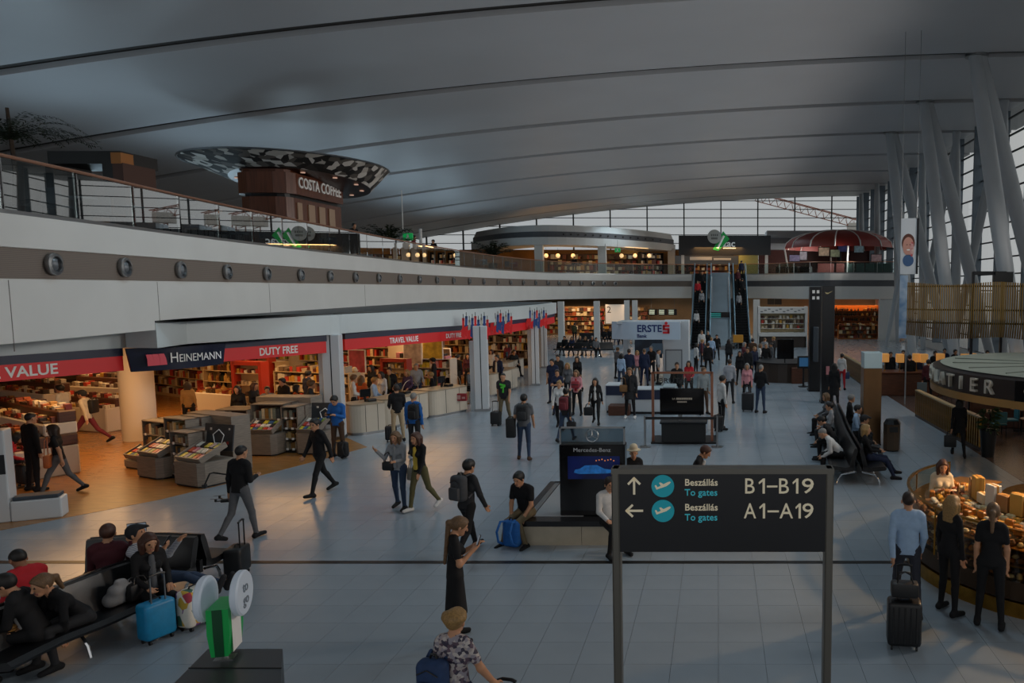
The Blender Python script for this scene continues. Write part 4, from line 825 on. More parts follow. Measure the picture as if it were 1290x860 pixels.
# ---- brass slatted drum screen over the bar
t = thing('slatted_screen', 'hanging wavy brass slat screen above the bar', 'screen', (0, 0, 0)); HY = 27.0
xs0 = P(1143, 400, HY).x; path = []
for k in range(81):
    u = k / 80; x = xs0 + u * 7.2; path.append(Vector((x, HY - 1.6 * math.sin(PI * min(1, u * 1.0)) - .32 * abs(math.sin(u * PI * 5)))))
zt_, zb2 = P(0, 357, HY).z, P(0, 423, HY).z
sl = MB().add([(-.014, .07, 0), (.014, .07, 0), (.014, .13, 0), (-.014, .13, 0), (-.014, .03, .6), (.014, .03, .6), (.014, -.03, .6), (-.014, -.03, .6), (-.014, -.03, zt_ - zb2), (.014, -.03, zt_ - zb2), (.014, .03, zt_ - zb2), (-.014, .03, zt_ - zb2)],
            [(0, 1, 2, 3), (0, 1, 6, 7), (2, 3, 4, 5), (1, 2, 5, 6), (3, 0, 7, 4), (7, 6, 9, 8), (4, 5, 10, 11), (6, 5, 10, 9), (7, 4, 11, 8), (8, 9, 10, 11)]).mesh('slat', mat('slat_brass', '#9c7e48', .35, .85))
for p in resample(path, .075):
    link('slat', sl, t, (p.x, p.y, zb2 + .05 * math.sin(p.x * 2.2)), random.uniform(-.08, .08))
for z in (zb2 + .5, zb2 + .95, zt_ - .1): MB().tube([(p.x, p.y + .06, z) for p in path[::2]], .03, 5).build('hoop', mat('hoop_bronze', '#3c3020', .4, .6), t)
for x in (8.6, 9.6, 11.3): MB().box(x - .04, HY - 1.2, 0, x + .04, HY - 1.12, 5.3).build('post', DARK, t)
MB().box(8.6, HY - 1.22, 5.2, 9.7, HY - 1.1, 5.32).build('top_frame', DARK, t); MB().box(9.3, HY - 1.3, 4.95, 9.9, HY - 1.0, 5.3).build('projector', BLACK, t)
MB().box(xs0 + .5, HY + .1, zb2 + .55, xs0 + 1.2, HY + .14, zb2 + .9).build('menu_board', mat('menu_pale', '#c8ced0', .4), t)
def bar_counter(x0, y0, x1, y1, label, top='#6a3f2a'):
    t = thing('bar_counter', label, 'counter', (x0, y0, 0)); MB().rbox(0, 0, 0, x1 - x0, y1 - y0, 1.0, .03, 1).build('body', WOODD, t); MB().rbox(-.08, -.08, 1.0, x1 - x0 + .08, y1 - y0 + .08, 1.06, .02, 1).build('worktop', mat('bar_top', top, .3), t); return t
q = F(1108, 492); bar_counter(6.9, 33.5, 15.2, 34.5, 'long dark wooden bar counter under the row of lamps')
bar_counter(8.6, 25.6, 14.5, 26.3, 'dark bar counter beneath the slatted brass screen')
LSH = mat('lamp_shade', '#f0a858', .6, emit=.75)
k = 0
for px in (1115, 1134, 1155, 1164, 1185, 1216, 1226, 1258, 1280):
    q = P(px, 440, 34.0 if k % 2 == 0 else 33.8); t = thing('table_lamp', ORD[k] + ' square table lamp on the long bar counter, counted from the banner', 'lamp', (q.x, q.y, 1.06), 0, 'lit square lamps on the bar'); k += 1
    MB().box(-.05, -.05, 0, .05, .05, .02).build('base', BRASS, t); MB().cyl(0, 0, .02, .5, .015, 6).build('stem', BRASS, t); MB().rbox(-.16, -.16, .4, .16, .16, .78, .02, 1).build('shade', LSH, t)
for k, (x, y, a) in enumerate(((8.6, 36.4, 10), (9.6, 36.8, 160), (10.6, 32.6, 200), (11.4, 37.2, 30), (8.5, 31.6, 170), (9.4, 31.3, 190), (12.4, 32.4, 180))):
    cafe_chair((x, y), R(a), '#4f5f66', 'grey-blue tub chair by the bar, ' + ORD[k] + ' from the brass totem', 'tub chairs around the bar')
# ---- hanging banner
BYY = 31; a = P(1133, 395, BYY); b = P(1155, 275, BYY); t = thing('hanging_banner', 'tall hanging advertising banner with a smiling face', 'banner', ((a.x + b.x) / 2, BYY, 0), R(-14)); w = b.x - a.x
MB().box(-w / 2, -.05, a.z + 1.6, w / 2, .05, b.z).build('upper_panel', mat('banner_pale', '#ccd2d8', .5), t); MB().box(-w / 2, -.05, a.z - 1.0, w / 2 - .3, .05, a.z + 1.55).build('lower_panel', mat('banner_blue', '#4f7fae', .5, col2='#c5d3df', nscale=1.4), t); MB().box(w / 2, -.06, a.z + 1.6, w / 2 + .08, .06, b.z).build('edge', DARK, t)
OS = w / 1.03
def oval(cx, cz, rx, rz_, y): return MB().add([(cx * OS + rx * OS * math.cos(k * PI / 10), y, zc + (cz - zc + rz_ * math.sin(k * PI / 10)) * OS) for k in range(20)], [tuple(range(20))])
zc = a.z + 1.6 + (b.z - a.z - 1.6) * .5
pr = oval(-.02, zc, .36, .62, -.056).build('face_print', mat('face_print', '#c99484', .6), t)
oval(-.02, zc + .22, .43, .62, -.053).build('hair_print', mat('hair_print', '#5d3428', .6), t); oval(.22, zc - .2, .14, .5, -.058).build('hand_print', mat('red_pattern', '#b5414b', .6, col2='#d9c0b8', nscale=6), t); oval(-.02 - .08, zc + .1, .05, .03, -.06).build('eye_print', mat('hair_print'), t); oval(.09, zc + .1, .05, .03, -.06).build('eye_print', mat('hair_print'), t); oval(.0, zc - .24, .12, .045, -.06).build('smile_print', LETTER, t); oval(0, zc - .95, .36, .4, -.056).build('shirt_print', mat('shirt_print', '#3f5f8a', .6), t)
for s in (-1, 1): MB().tube([(s * .3, 0, b.z), (s * .3, 0, 14.8)], .012, 5).build('cable', STEEL, t)
MB().tube([(0, 0, a.z - 1.0), (0, 0, 0)], .03, 6).build('pole', STEEL, t)
# ---- pastry counter, front
PX_, PY_, PR = 5.95, 12.7, 2.65
t = thing('pastry_counter', 'round brass and glass pastry counter at the picture edge', 'counter', (PX_, PY_, 0)); A0, A1 = R(120), R(330)
def arc(m, prof, mi=0, n=36): return m.lathe(prof, 0, 0, n, mi, A0, A1)
arc(MB(), [(PR - .06, 0), (PR, 0), (PR, .22), (PR - .06, .22), (PR - .06, 0)]).build('brass_plinth', BRASS, t, smooth=True)
arc(MB(), [(PR - .15, .22), (PR - .03, .24), (PR - .03, .52), (PR - .15, .52)]).build('bronze_band', mat('bronze_panel', '#4b3a2b', .3, .6), t, smooth=True)
arc(MB(), [(PR - .8, .2), (PR - .62, .2), (PR - .62, 1.0), (PR - .8, 1.0), (PR - .8, .2)]).build('carcass', mat('counter_brown', '#5e4327', .45), t, smooth=True)
for z, wd in ((.5, .6), (.74, .5), (.99, .62)): arc(MB(), [(PR - .66, z - .02), (PR - .06, z - .02), (PR - .06, z), (PR - .66, z), (PR - .66, z - .02)]).build('shelf_board', BRASS, t, smooth=True)
arc(MB(), [(PR - .02, .52), (PR - .01, 1.28), (PR - .02, 1.28), (PR - .03, .52), (PR - .02, .52)]).build('pane', glass('counter_glass', '#e8e4d8', .8), t, smooth=True)
arc(MB(), [(PR - .04, 1.27), (PR + .01, 1.27), (PR + .01, 1.3), (PR - .04, 1.3), (PR - .04, 1.27)]).build('brass_edge', BRASS, t, smooth=True)
for k in range(9): an = A0 + (A1 - A0) * k / 8; MB().cyl((PR - .02) * math.cos(an), (PR - .02) * math.sin(an), .5, 1.28, .014, 6).build('glass_post', BRASS, t)
rr = random.Random(3); cols = [mat('bake_%d' % i, c, .6, noise=.3, nscale=18) for i, c in enumerate(('#c98f45', '#e0bd7c', '#8a5526', '#f0dfb8', '#b06a2c', '#5a3318'))]
bmesh_ = []
for i in range(6): bmesh_.append(MB().lathe([(.004, 0), (.055, .01), (.06, .035), (.035, .065), (.004, .07)], 0, 0, 8).mesh('pastry', cols[i], True))
n = 0
for z, lab in ((.5, 'lower'), (.74, 'middle'), (.99, 'upper')):
    for k in range(40):
        for rrow in (PR - .2, PR - .38):
            if n >= 276: break
            an = R(165) + (R(285) - R(165)) * k / 40; o = link('pastry', bmesh_[rr.randrange(6)], None, (PX_ + rrow * math.cos(an), PY_ + rrow * math.sin(an), z + .002), rr.uniform(0, 6), 'small golden pastry on the %s shelf of the pastry counter' % lab, 'pastry', 'pastries on the %s counter shelf' % lab); o.scale = (1, rr.uniform(.75, 1.0), rr.uniform(.7, 1.5)); n += 1
arc(MB(), [(1.36, 1.18), (PR - .3, 1.06), (PR - .3, 1.03), (1.36, 1.15), (1.36, 1.18)]).build('sloped_deck', mat('counter_oak', '#8a6230', .4, noise=.3, nscale=3), t, smooth=True)
sw = [MB().rbox(-.07, -.045, 0, .07, .045, .05 + .03 * (i % 3), .015, 1).mesh('wrapped_sweet', mat('wrap_%d' % i, c, .35, noise=.3, nscale=20)) for i, c in enumerate(('#d9a441', '#e6d3a0', '#b5742c', '#f2e6c8', '#8c4a22'))]
for k in range(130):
    an = R(146) + R(140) * ((k // 5) / 26 + (k % 2) * .01); r_ = 1.72 + .125 * (k % 5); link('wrapped_sweet', sw[rr.randrange(5)], None, (PX_ + r_ * math.cos(an), PY_ + r_ * math.sin(an), 1.18 - (r_ - 1.36) * .12 + .006), an + PI / 2, 'wrapped golden sweet heaped on the sloped deck of the pastry counter', 'sweet', 'wrapped sweets on the sloped deck')
isl = thing('pastry_island', 'raised wooden back counter inside the pastry counter', 'counter', (PX_ + .3, PY_ + .1, 0))
MB().cyl(0, 0, 0, 1.05, 1.25, 24).build('body', mat('counter_oak', '#8a6230', .4, noise=.3, nscale=3), isl); MB().cyl(0, 0, 1.05, 1.1, 1.32, 24).build('worktop', BRASS, isl)
MB().rbox(-1.0, -.9, 1.1, .9, -.2, 1.5, .02, 1).build('glass_case', glass('case_glass', '#dfe6e6', 1.4), isl); MB().box(-1.0, -.9, 1.5, .9, -.2, 1.53).build('case_top', BRASS, isl)
MB().rbox(-.8, .1, 1.1, -.35, .45, 1.5, .02, 1).build('card_reader', DARK, isl)
for k in range(14):
    an = R(160) + R(125) * k / 13; r_ = 1.52; h = rr.uniform(.14, .42); z = 1.172
    lab = ('white', 'kraft', 'golden', 'cream')[k % 4] + ' gift box piled on the pastry counter, ' + ORD[k] + ' round the counter'
    bx = thing('gift_box', lab, 'box', (PX_ + r_ * math.cos(an), PY_ + r_ * math.sin(an), z), an + PI / 2, 'gift boxes on the pastry counter'); c = mat('gift_%d' % (k % 4), ('#d9d4c6', '#a67a4a', '#c79a4a', '#e3d6b4')[k % 4], .5)
    MB().rbox(-.11, -.08, 0, .11, .08, h, .01, 1).build('carton', c, bx); MB().box(-.114, -.02, 0, .114, .02, h + .004).build('ribbon', mat('ribbon_gold', '#b8863a', .4), bx)
# lamp of the counter hanging over it (warm pool of light on the floor)
pl = thing('pendant_lamp', 'brass pendant lamp hanging above the pastry counter', 'lamp', (PX_ + .4, PY_, 0))
MB().lathe([(.05, 3.75), (.1, 3.7), (.42, 3.4), (.40, 3.4), (.09, 3.66), (.04, 3.7)], 0, 0, 24).build('shade', BRASS, pl, smooth=True); MB().tube([(0, 0, 3.74), (0, 0, 14.8)], .012, 5).build('cable', DARK, pl); MB().lathe([(.01, 3.38), (.09, 3.45), (.01, 3.55)], 0, 0, 12).build('bulb', LSH, pl)
spot('pendant_light', (PX_ + .4, PY_, 3.36), (PX_ - 1.6, PY_ - .8, 0), 2200, 150, .12, (1, .58, .27))
# ---- pharmacy sign on a dark cabinet, front left
q = F(330, 905); t = thing('dark_cabinet', 'dark grey flat-topped cabinet in the front corner', 'cabinet', (0, 0, 0))
zc_ = 1.0; c4 = [F(px, py, zc_) for px, py in ((262, 817), (356, 817), (352, 900), (180, 900))]
MB().prism([(p.x, p.y) for p in c4], 0, zc_ - .03).build('body', mat('cabinet_slate', '#25282d', .4, noise=.1, nscale=6), t); MB().prism([(p.x, p.y) for p in c4], zc_ - .03, zc_).build('top', mat('cabinet_top', '#34383d', .35), t)
for f_ in (.33, .66):
    a = c4[0].lerp(c4[3], f_); b = c4[1].lerp(c4[2], f_); MB().tube([(a.x, a.y, zc_ + .002), (b.x, b.y, zc_ + .002)], .008, 4).build('seam', BLACK, t)
q = F(284, 826, zc_ + .02); t = thing('pharmacy_sign', 'green faceted sign with two white discs on a dark cabinet', 'sign', (q.x, q.y, zc_), R(13)); t.scale = (.76,) * 3
GRN = mat('sign_green', '#13a04c', .3, emit=.12); GRD = mat('sign_green_dark', '#0b4a2a', .3)
MB().cyl(0, 0, 0, .1, .035, 10).build('stem', STEEL, t); MB().box(-.12, -.09, 0, .12, .09, .015).build('foot', STEEL, t)
hx = [(-.10, .1), (.10, .1), (.135, .4), (.13, .74), (-.13, .74), (-.135, .4)]
def slab(y0, y1, m, nm, sc=1.0): MB().add([(x * sc, y0, z) for x, z in hx] + [(x * sc, y1, z) for x, z in hx], [tuple(range(6)), tuple(range(6, 12))] + [(i, (i + 1) % 6, 6 + (i + 1) % 6, 6 + i) for i in range(6)]).build(nm, m, t)
MB().add([(x, y, z) for y in (-.18, .3) for x, z in hx], [tuple(range(6)), tuple(range(6, 12))] + [(i, (i + 1) % 6, 6 + (i + 1) % 6, 6 + i) for i in range(6)]).build('body', GRN, t)
MB().add([(x, y, z) for y in (-.186, -.18) for x, z in ((-.05, .1), (.06, .1), (.06, .4), (.06, .74), (-.06, .74), (-.06, .4))], [tuple(range(6))]).build('dark_stripe', GRD, t)
for s, u in ((-1, .82), (1, .86)):
    d = MB().lathe([(.01, -.05), (.28, -.05), (.3, -.03), (.3, .03), (.28, .05), (.01, .05)], 0, 0, 36).xf(Matrix.Translation((s * .215, .06, u)) @ Matrix.Rotation(PI / 2, 4, 'Y')).build('disc', mat('disc_white', '#ccd8e6', .35, emit=.12), t, smooth=True)
    if s > 0:
        for k, ch in enumerate(('to', 'go')): text(ch, .2, mat('disc_grey', '#7d8894', .5), d, (s * .215 + .055, .06, u + .08 - k * .17), (PI / 2, 0, PI / 2))
MB().box(.1355, -.1, .12, .139, .2, .7).build('white_edge', LETTER, t)
# ---- curved black leather benches
def bench(path, label, seat=.62, back=.9, both=True):
    t = thing('lounge_bench', label, 'bench', (0, 0, 0)); p2 = [tuple(p) for p in catmull([Vector(p) for p in path], 6)]
    for s in ((-1, 1) if both else (-1,)):
        pr = [(s * .1, .36), (s * .25, .33), (s * (seat + .02), .37), (s * (seat + .06), .42), (s * (seat + .0), .47), (s * .3, .43), (s * .2, .45), (s * .12, .6)]
        MB().sweep(p2, pr).build('seat_pad', LEATHER, t, smooth=True)
        MB().sweep(p2, [(s * .22, .43), (s * .12, .43), (s * .02, back - .06), (s * .04, back), (s * .1, back - .01), (s * .14, back - .12)]).build('back_pad', LEATHER, t, smooth=True)
    MB().sweep(p2, [(-.03, .3), (.03, .3), (.03, .5), (-.03, .5)]).build('beam', DARK, t)
    n = resample([Vector(p) for p in path], 1.1)
    for i, p in enumerate(n):
        d = (n[min(i + 1, len(n) - 1)] - n[max(i - 1, 0)]).normalized(); nn = Vector((-d.y, d.x))
        for s in (-1, 1):
            pts = [(p.x + nn.x * s * .08, p.y + nn.y * s * .08, .33), (p.x + nn.x * s * .4, p.y + nn.y * s * .4, .26), (p.x + nn.x * s * .48, p.y + nn.y * s * .48, .15), (p.x + nn.x * s * .52, p.y + nn.y * s * .52, 0)]
            MB().tube(pts, .022, 6).build('leg', CHROME, t, smooth=True)
    return t
LB = [F(px, py, .88) for px, py in ((-60, 790), (20, 757), (85, 735), (135, 716), (178, 703))]
LBX = [(p.x, p.y) for p in LB]; bench(LBX, 'double-sided curved black leather bench by the picture edge')
q = F(222, 744, .45); qb = F(150, 700, .8)
bench([(qb.x - .85, qb.y + .5), (qb.x - .1, qb.y + .72), (qb.x + .75, qb.y + .66)], 'black leather bench behind, where the man lies with crossed legs')
RB = [F(px, py, .88) for px, py in ((1082, 566), (1068, 541), (1060, 522), (1053, 508))]
bench([(p.x, p.y) for p in RB], 'double-sided black leather bench near the brass totem')
q = F(735, 447); bench([(q.x - 1.9, q.y + .4), (q.x - .6, q.y), (q.x + .8, q.y), (q.x + 2, q.y + .5)], 'far black bench in front of the arcade shops'); q = F(765, 432); bench([(q.x - 2.4, q.y), (q.x + 2.2, q.y)], 'farthest black bench below the arcade shops')
# ================================================================== UPPER GALLERY
# coffee kiosk: wooden drum, tilted saucer roof with black and white print
KY2 = 33.4; q = Vector((-18.6, KY2, 0))
t = thing('coffee_kiosk', 'round wooden coffee kiosk with black and white saucer roof on the gallery', 'kiosk', (q.x, KY2, UP), 0)
CW = mat('kiosk_walnut', '#6b3b25', .3, noise=.35, nscale=2, stretch=(6, 6, .5)); z_ = lambda py: P(0, py, KY2).z - UP
w = 1.85
def drum(m, z0, z1, gx=0.0): return m.prism([(-1.0 - gx, 2.1), (-1.0 - gx, -1.5), (-.75 - gx, -2.0), (-.3, -2.25 - gx), (.75, -2.25 - gx), (1.1 + gx * .7, -2.1 - gx * .7), (1.25 + gx, -1.8), (1.25 + gx, 2.1)], z0, z1)
drum(MB(), 0, z_(255)).build('lower_drum', CW, t); drum(MB(), z_(251), z_(226), .12).build('sign_drum', CW, t); drum(MB(), z_(255), z_(251), -.15).build('shadow_gap', BLACK, t); drum(MB(), z_(226), z_(222), -.1).build('neck', CW, t)
for k, x in enumerate((-.2, .55, .98, 1.5)): MB().box(1.24, -1.6 + k * .85, .3, 1.29, -1.6 + k * .85 + (.5 if k else .35), z_(260)).build('door_panel', mat('kiosk_panel', '#a88c74', .4), t)
text('COSTA COFFEE', .62, LETTER, t, (1.385, .1, (z_(251) + z_(226)) / 2 + .06), (PI / 2, 0, PI / 2), bold=.02, width=3.5, ext=.03)
PRT = voro('bw_print', ['#1a1716', '#b9b2a9', '#35302d', '#d0cac2', '#5d5650', '#1f1c1a'], 3.2)
def saucer():
    """elliptic bowl: rim ring (x long), lower ring smaller; printed skin between"""
    n = 48; rim = []; low = []
    for i in range(n):
        a = 2 * PI * i / n; c, s_ = math.cos(a), math.sin(a)
        rim.append(Vector((c * 3.9, s_ * 4.3, 0))); low.append(Vector((c * 2.7 + .35, s_ * 2.9 + .3, -.75 - .3 * s_)))
    return rim, low, n
rim, low, n = saucer(); Mt = Matrix.Translation((0, .3, 3.95))
MB().add([Mt @ v for v in rim + low], [(i, (i + 1) % n, n + (i + 1) % n, n + i) for i in range(n)]).build('printed_skin', PRT, t, smooth=True)
MB().add([Mt @ v for v in low], [tuple(range(n))]).build('underside', mat('kiosk_soffit', '#3a1d14', .4), t); MB().add([Mt @ v for v in rim], [tuple(range(n))]).build('roof_deck', DARK, t)
MB().tube([Mt @ v for v in rim + rim[:1]], .04, 5).build('rim', STEEL, t)
for k in range(12):
    a = 2 * PI * k / 12; v = Mt @ Vector((math.cos(a) * 2.4 + .3, math.sin(a) * 2.4 + .3, -.77 - .24 * math.sin(a))); MB().cyl(v.x, v.y, v.z - .02, v.z + .01, .09, 10).build('downlight', mat('downlight_pink', '#e8b8a0', .4, emit=1.6), t)
# dark timber portal, tree in front, palms
q = P(110, 210, 24.5); t = thing('timber_portal', 'dark frame portal with orange end block on the gallery', 'kiosk', (q.x, 24.5, UP)); zz = lambda py: P(0, py, 24.5).z - UP; sx2 = lambda px: P(px, 200, 24.5).x - q.x
MB().box(sx2(60), 0, zz(206), sx2(152), 1.6, zz(190)).build('beam', mat('portal_black', '#161311', .5), t); MB().box(sx2(128), 0, 0, sx2(141), 1.6, zz(206)).build('post', mat('portal_black'), t); MB().box(sx2(141), .0, 0, sx2(154), 1.4, zz(205)).build('side_panel', mat('portal_brown', '#4a2a1c', .5), t); MB().box(sx2(140.5), -.03, zz(206), sx2(153), .5, zz(192)).build('end_block', mat('portal_orange', '#a3672c', .5), t)
MB().box(sx2(56), 0, 0, sx2(66), 1.5, zz(206)).build('post', mat('portal_black'), t)
def tree(px, py, Y, label, spread, n, size, seed, hang=True, h=2.4):
    q = P(px, py, Y); t = thing('potted_tree', label, 'plant', (q.x, q.y, UP)); rr = random.Random(seed)
    MB().lathe([(.28, 0), (.36, .6), (.3, .6), (.28, .55)], 0, 0, 14).build('pot', BLACK, t); TR = mat('bark', '#3d2f24', .8, noise=.3)
    MB().tube([(0, 0, .5), (.05, .02, h * .5), (0, 0, h)], [.07, .05, .035], 6).build('trunk', TR, t); m = MB()
    for k in range(n):
        a = 2 * PI * k / n + rr.uniform(-.2, .2); l = spread * rr.uniform(.6, 1.15); rise = rr.uniform(.2, .95); pts = []
        for i in range(9):
            u = i / 8; pts.append(Vector((math.cos(a) * l * u, math.sin(a) * l * u, h * .75 + rise * spread * (1.5 * u - (1.35 if hang else .8) * u * u))))
        for i in range(8):
            for j in range(4 if hang else 3):
                c = pts[i].lerp(pts[i + 1], j / 4); d = (pts[i + 1] - pts[i]).normalized(); s = d.cross(Vector((0, 0, 1))).normalized()
                for sg in (-1, 1):
                    tip = c + (s * sg * .8 + d * .6 + Vector((0, 0, rr.uniform(-.5, .2)))) * size * rr.uniform(.6, 1.2); o = (d * .3) * size * .5
                    m.add([c, c.lerp(tip, .5) + o, tip, c.lerp(tip, .5) - o], [(0, 1, 2, 3)])
    m.build('foliage', mat('leaf_dark', '#26331f', .5, noise=.4, nscale=5), t, kind='stuff')
tree(16, 220, 18.5, 'weeping tree with dark leaves beside the dark portal', 1.6, 40, .13, 5, True, 2.9)
tree(490, 300, 42, 'palm beside the coffee kiosk, leaning over the railing', 1.5, 22, .3, 8, False, 1.4); tree(620, 310, 60, 'palm nearest the curved pavilion on the gallery', 1.8, 24, .35, 9, False, 1.6); tree(560, 318, 53, 'low palm between the two larger gallery palms', 1.1, 18, .28, 10, False, .9)
MB_ = None
for px, Y, h, lb in ((508, 44, 4.2, 'thin flag pole beside the palm on the gallery'), (530, 50, 2.5, 'short white post between the gallery palms')):
    q = P(px, 300, Y); t = thing('thin_pole', lb, 'pole', (q.x, Y, UP)); MB().cyl(0, 0, 0, h, .03 if px < 520 else .1, 8).build('shaft', WHITE, t); MB().cyl(0, 0, 0, .03, .15, 12).build('foot', STEEL, t)
EXG = mat('exit_green', '#1fae5a', .4, emit=1.0)
for px, py, Y, lb in ((514, 298, 43, 'green exit sign beside the gallery palm'), (778, 315, 76, 'green exit sign hanging under the pavilion eave')):
    q = P(px, py, Y); t = thing('exit_sign', lb, 'sign', (q.x, q.y, q.z)); MB().rbox(-.28, -.04, -.2, .28, .04, .2, .02, 1).build('box', EXG, t); MB().tube([(0, 0, .2), (0, 0, 1.0 if px > 700 else -1.9)], .02, 5).build('rod', STEEL, t)
    MB().add([(x, -.045, z) for x, z in ((-.05, .13), (.03, .13), (.06, -.02), (.12, -.14), (.06, -.15), (.0, -.05), (-.08, -.15), (-.14, -.12), (-.05, 0))], [tuple(range(9))]).build('runner_pictogram', LETTER, t)
q = F(158, 285, UP); p_, d_ = on_path(LP, 158, UP); t = thing('bollard_box', 'small orange wooden box on the gallery edge behind the glass', 'box', (p_.x - .55, p_.y, UP)); MB().rbox(-.1, -.12, 0, .14, .12, .24, .02, 1).build('body', mat('portal_orange'), t); MB().box(-.1, -.125, .09, .14, -.12, .12).build('band', WOODD, t)
# tables and chairs along the gallery railing
k = 0
for px in (182, 235, 292, 345, 398, 450, 503, 548, 590, 628, 664):
    p_, d_ = on_path(LP, px, UP); n_ = Vector((-d_.y, d_.x)); rz = math.atan2(d_.y, d_.x); c = p_ + n_ * 1.35
    cafe_table((c.x, c.y), ORD[k] + ' gallery cafe table behind the glass, counted from the camera', 'gallery cafe tables', UP, mat('table_pale', '#8f9498', .4))
    for s, cl in ((-1, ('#3c4a55', '#7a4a2a')[k % 2]), (1, ('#5d666e', '#8c2e2a', '#41597a')[k % 3])):
        e = c + d_ * s * .7; cafe_chair((e.x, e.y), rz + (-PI / 2 if s > 0 else PI / 2), cl, 'gallery cafe chair on the %s side of the %s gallery table' % ('near' if s < 0 else 'far', ORD[k]), 'gallery cafe chairs', UP)
    k += 1
# food court: black box sign, lintel, display shelves
Y5 = 80; a = P(855, 321, Y5); b = P(971, 296.5, Y5); t = thing('food_court_sign', 'large black food court sign with green arrow and white disc', 'sign', ((a.x + b.x) / 2, Y5, 0)); w = (b.x - a.x) / 2
MB().box(-w, 0, a.z, w, 1.0, b.z).build('box', mat('sign_charcoal', '#242426', .4), t); ux = lambda px: P(px, 300, Y5).x - (a.x + b.x) / 2; uz = lambda py: P(0, py, Y5).z
gm = MB().add([(ux(x), -.06, uz(y)) for x, y in ((898, 314), (911, 291), (919, 301), (905, 316))], [(0, 1, 2, 3)]); gm.build('green_arrow', mat('logo_green', '#1c9a48', .4, emit=.15), t)
MB().tube([(ux(904), -.12, uz(313)), (ux(912), -.12, uz(297))], .12, 5).build('white_stroke', LETTER, t)
MB().cyl(0, 0, 0, .1, .72, 28).xf(Matrix.Translation((ux(900), -.05, uz(298))) @ Matrix.Rotation(PI / 2, 4, 'X')).build('disc', mat('logo_disc', '#a8aaa6', .5), t)
[MB().box(ux(895.6) + q * .2, -.165, uz(297.5), ux(895.6) + q * .2 + .14, -.15, uz(294.8)).build('print', mat('logo_grey_text', '#6a6c68', .5), t) for q in range(4)]; MB().box(ux(895.8), -.165, uz(301.5), ux(904), -.15, uz(299)).build('print', mat('logo_grey_text'), t)
text('zac', 1.0, LETTER, t, (ux(918.5), -.03, uz(307)), bold=.02); MB().box(ux(911), -.03, uz(313), ux(927), 0, uz(312)).build('underline', LETTER, t)
for s in (-1, 1): MB().box(s * (w - .4) - .15, .3, UP, s * (w - .4) + .15, .6, a.z).build('post', WHITE, t)
t = thing('court_lintel', 'grey lintel with white bars under the black sign', 'sign', (0, 81.5, 0)); MB().box(P(850, 300, 81.5).x, 0, P(0, 333, 81.5).z, P(930, 300, 81.5).x, .4, P(0, 322, 81.5).z).build('panel', GREYM, t); [MB().box(P(p0, 300, 81.5).x, -.03, P(0, 327.5, 81.5).z, P(p1, 300, 81.5).x, 0, P(0, p2, 81.5).z).build('white_print', LETTER, t) for p0, p1, p2 in ((869, 897, 323.5), (899, 921, 325))]
shelving('amber lit display shelves behind the escalator tops', (-1.5, 87.5, UP), 0, 6.5, 2.4, .7, 4, 'warm', frame=WOODD, pw=(.15, .4)); shelving('amber lit counter wall inside the curved pavilion', (-13, 88, UP), 0, 13, 2.6, .7, 4, 'warm', frame=WOODD, pw=(.2, .5)); shelving('shop shelves beside the pavilion column', (-7.5, 85.2, UP), R(50), 3.5, 2.6, .5, 4, 'shop', frame=DARK, pw=(.15, .4))
MB().box(2.2, 83, UP, 4.3, 83.3, 9.2).build('wall_green_panel', mat('olive_panel', '#8a8c5a', .5, noise=.15, nscale=1), kind='structure')
for k in range(6):
    q = P((688, 703, 722, 783, 800, 818)[k], 322, 80); t = thing('globe_lamp', ORD[k] + ' warm globe lamp inside the pavilion', 'lamp', (q.x, q.y, q.z), 0, 'globe lamps in the pavilion'); MB().lathe([(.01, -.22), (.16, -.16), (.22, 0), (.16, .16), (.01, .22)], 0, 0, 12).build('globe', mat('globe_glow', '#ffd9a0', .5, emit=2.4), t, smooth=True); MB().tube([(0, 0, .2), (0, 0, 8.95 - q.z)], .015, 5).build('cord', DARK, t)
# red ribbed canopy
t = thing('dome_canopy', 'red ribbed dome canopy over the balcony cafe', 'canopy', (12.0, 76.6, 0)); n = 14; rd, z0, z1 = 5.4, P(0, 313, 76).z, P(0, 289.5, 76).z
def dome_pt(a, u): return (rd * math.sin(u * PI / 2) * math.cos(a), rd * math.sin(u * PI / 2) * math.sin(a), z0 + (z1 - z0) * math.cos(u * PI / 2) ** .9 if u < 1 else z0)
for i in range(n):
    a0, a1 = 2 * PI * i / n, 2 * PI * (i + 1) / n; vs = []
    for k in range(7): vs += [dome_pt(a0, k / 6), dome_pt(a1, k / 6)]
    MB().add(vs, [(k * 2, k * 2 + 1, k * 2 + 3, k * 2 + 2) for k in range(6)]).build('segment', mat('dome_red', '#7c231c', .5) if i % 3 else mat('dome_red_pale', '#8f3a2e', .45), t, smooth=True)
    MB().tube([dome_pt(a0, k / 6) for k in range(7)], .07, 5).build('rib', WHITE, t)
MB().cyl(0, 0, UP, z1 - .2, .25, 14).build('mast', DARK, t)
for i in range(4): a = 2 * PI * (i * 3.5) / n; MB().tube([dome_pt(a, 1), (rd * .92 * math.cos(a), rd * .92 * math.sin(a), UP)], .08, 6).build('leg', WHITE, t)
